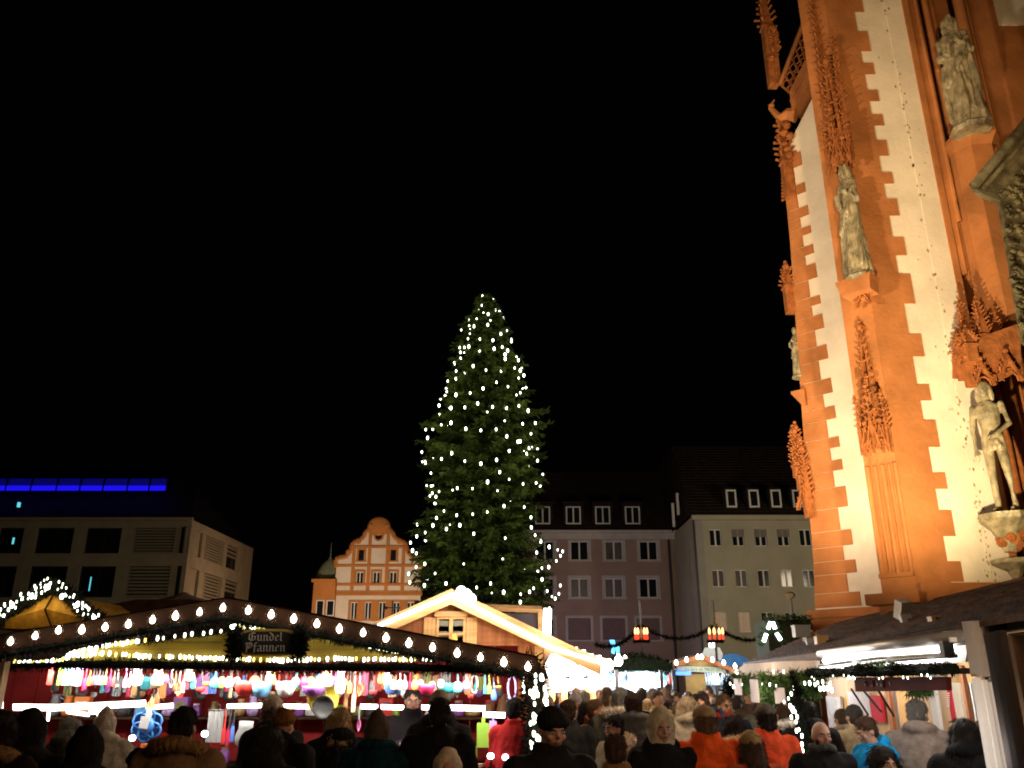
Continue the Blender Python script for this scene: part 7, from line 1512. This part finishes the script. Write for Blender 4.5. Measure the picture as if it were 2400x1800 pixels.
# ================================================================== STATUES ON THE CHURCH
def statue(label, base, h, face, robe=True, sx=1):
    m = MB(); H = headM(10, 8); hb = MB()
    hb.ball((0, .005, 1.645), (.078, .098, .11), 12, 9); hb.ball((0, -.03, 1.575), (.056, .064, .068), 10, 8); hb.tube([(0, -.09, 1.65), (0, -.115, 1.61)], [.01, .015], 6); hb.ball((0, .03, 1.68), (.095, .11, .10), 12, 8)
    for s in (-1, 1): limb(hb, [Vector((s * .08, .02, 1.68)), Vector((s * .1, .03, 1.55)), Vector((s * .09, .02, 1.45))], [.035, .045, .03])
    m.add([H @ Vector(q_) for q_ in hb.v], hb.f); limb(m, [Vector((0, .01, 1.4)), Vector((0, 0, 1.58))], [.06, .055])
    if robe:
        loft(m, [(0.02, 0, .02, .27, .20), (.02, 0, .3, .24, .18), (0, 0, .7, .21, .16), (-.02, 0, .95, .21, .15), (0, 0, 1.15, .18, .13), (0, 0, 1.32, .21, .135), (0, 0, 1.42, .18, .1), (0, 0, 1.47, .09, .07)], 18)
        for s in (-1, 1): limb(m, [Vector((s * .17, .0, 1.38)), Vector((s * .21, -.02, 1.12)), Vector((s * .07, -.19, 1.14 + .10 * s))], [.07, .07, .04])
        limb(m, [Vector((.18, -.05, 1.3)), Vector((.05, -.17, .95)), Vector((-.18, -.10, .7))], [.05, .06, .06]); limb(m, [Vector((.2, -.06, 1.0)), Vector((.22, -.1, .6)), Vector((.2, -.12, .15))], [.05, .045, .05])
        limb(m, [Vector((-.2, -.02, .95)), Vector((-.24, -.05, .5)), Vector((-.22, -.1, .12))], [.05, .045, .05]); limb(m, [Vector((0, -.14, .75)), Vector((.02, -.18, .4)), Vector((-.02, -.2, .06))], [.04, .04, .05]); 
        m.box((-.1, -.2, 1.15), (.13, .05, .18))
    else:
        loft(m, [(0, 0, .84, .15, .105), (0, 0, .95, .16, .11), (0, 0, 1.08, .125, .095), (0, -.01, 1.28, .165, .115), (0, 0, 1.40, .16, .09), (0, 0, 1.46, .08, .06)])
        limb(m, [Vector((-.19, .01, 1.40)), Vector((-.25, .03, 1.10)), Vector((-.23, -.06, .84))], [.05, .04, .03]); hand(m, Vector((-.23, -.06, .84)), Vector((0, -.1, -.3)))
        limb(m, [Vector((.19, .01, 1.40)), Vector((.25, .0, 1.13)), Vector((.10, -.2, .98))], [.05, .04, .03]); hand(m, Vector((.10, -.2, .98)), Vector((-.3, -.1, -.1)))
        limb(m, [Vector((-.085, 0, .86)), Vector((-.09, -.02, .48)), Vector((-.095, .02, .07))], [.08, .055, .04]); limb(m, [Vector((.085, 0, .86)), Vector((.13, -.10, .50)), Vector((.12, .04, .09))], [.08, .055, .04])
        for s, y in ((-1, 0), (1, .02)): limb(m, [Vector((s * .1, .03 + y, .05)), Vector((s * .11, -.14 + y, .035))], [.045, .03])
        for q_ in range(9): m.ball((R.uniform(-.12, .12), -.10 + R.uniform(-.02, .03), .86 + R.uniform(-.05, .05)), .05, 6, 4)
    me = remesh(m, .011, 2, .030 if robe else .004, 15, h * 7, .16 if robe else .45); me.materials.append(STATUE)
    t = thing('statue', label, 'statue', tuple(base), math.radians(face)); s = h / 1.78; t.scale = (s * sx, s * sx, s); link('stone_figure', me, t); MW[t.name] = MW[t.name]
    if robe:
        m = MB(); m.lathe((0, 0, -.08), [(.27, 0), (.32, .05), (.3, .08)], 8); o = m.obj('base_slab', STATUE, t, local=True)
    return t
zc = PC.uv(2000, 672)[1]; b = PC.pt(.05, zc + .06, .16); hh = PC.uv(2000, 425)[1] - zc
statue('robed stone saint standing in the niche of the church buttress', b, 2.1, -62, sx=.66)
PN_ = fplane(11.5); c = PN_.uv(2262, 300); c2 = PN_.uv(2235, 35); statue('large draped stone figure high up at the top right', (PN_.pt(c[0] + .10, c[1], 0)), c2[1] - c[1], -35, sx=.8)
PS_ = fplane(11.3); c = PS_.uv(2358, 1198); c2 = PS_.uv(2325, 880); statue('slender unclothed stone figure beside the church portal', PS_.pt(c[0] + .10, c[1], -.15), c2[1] - c[1], -42, robe=False, sx=.88)
c = PA.uv(1868, 868); statue('small weathered stone figure on the far left edge of the church', PA.pt(c[0] - .0, c[1] - .1, -.08), 1.05, -80, sx=.8)

bpy.data.scenes.remove(TS)
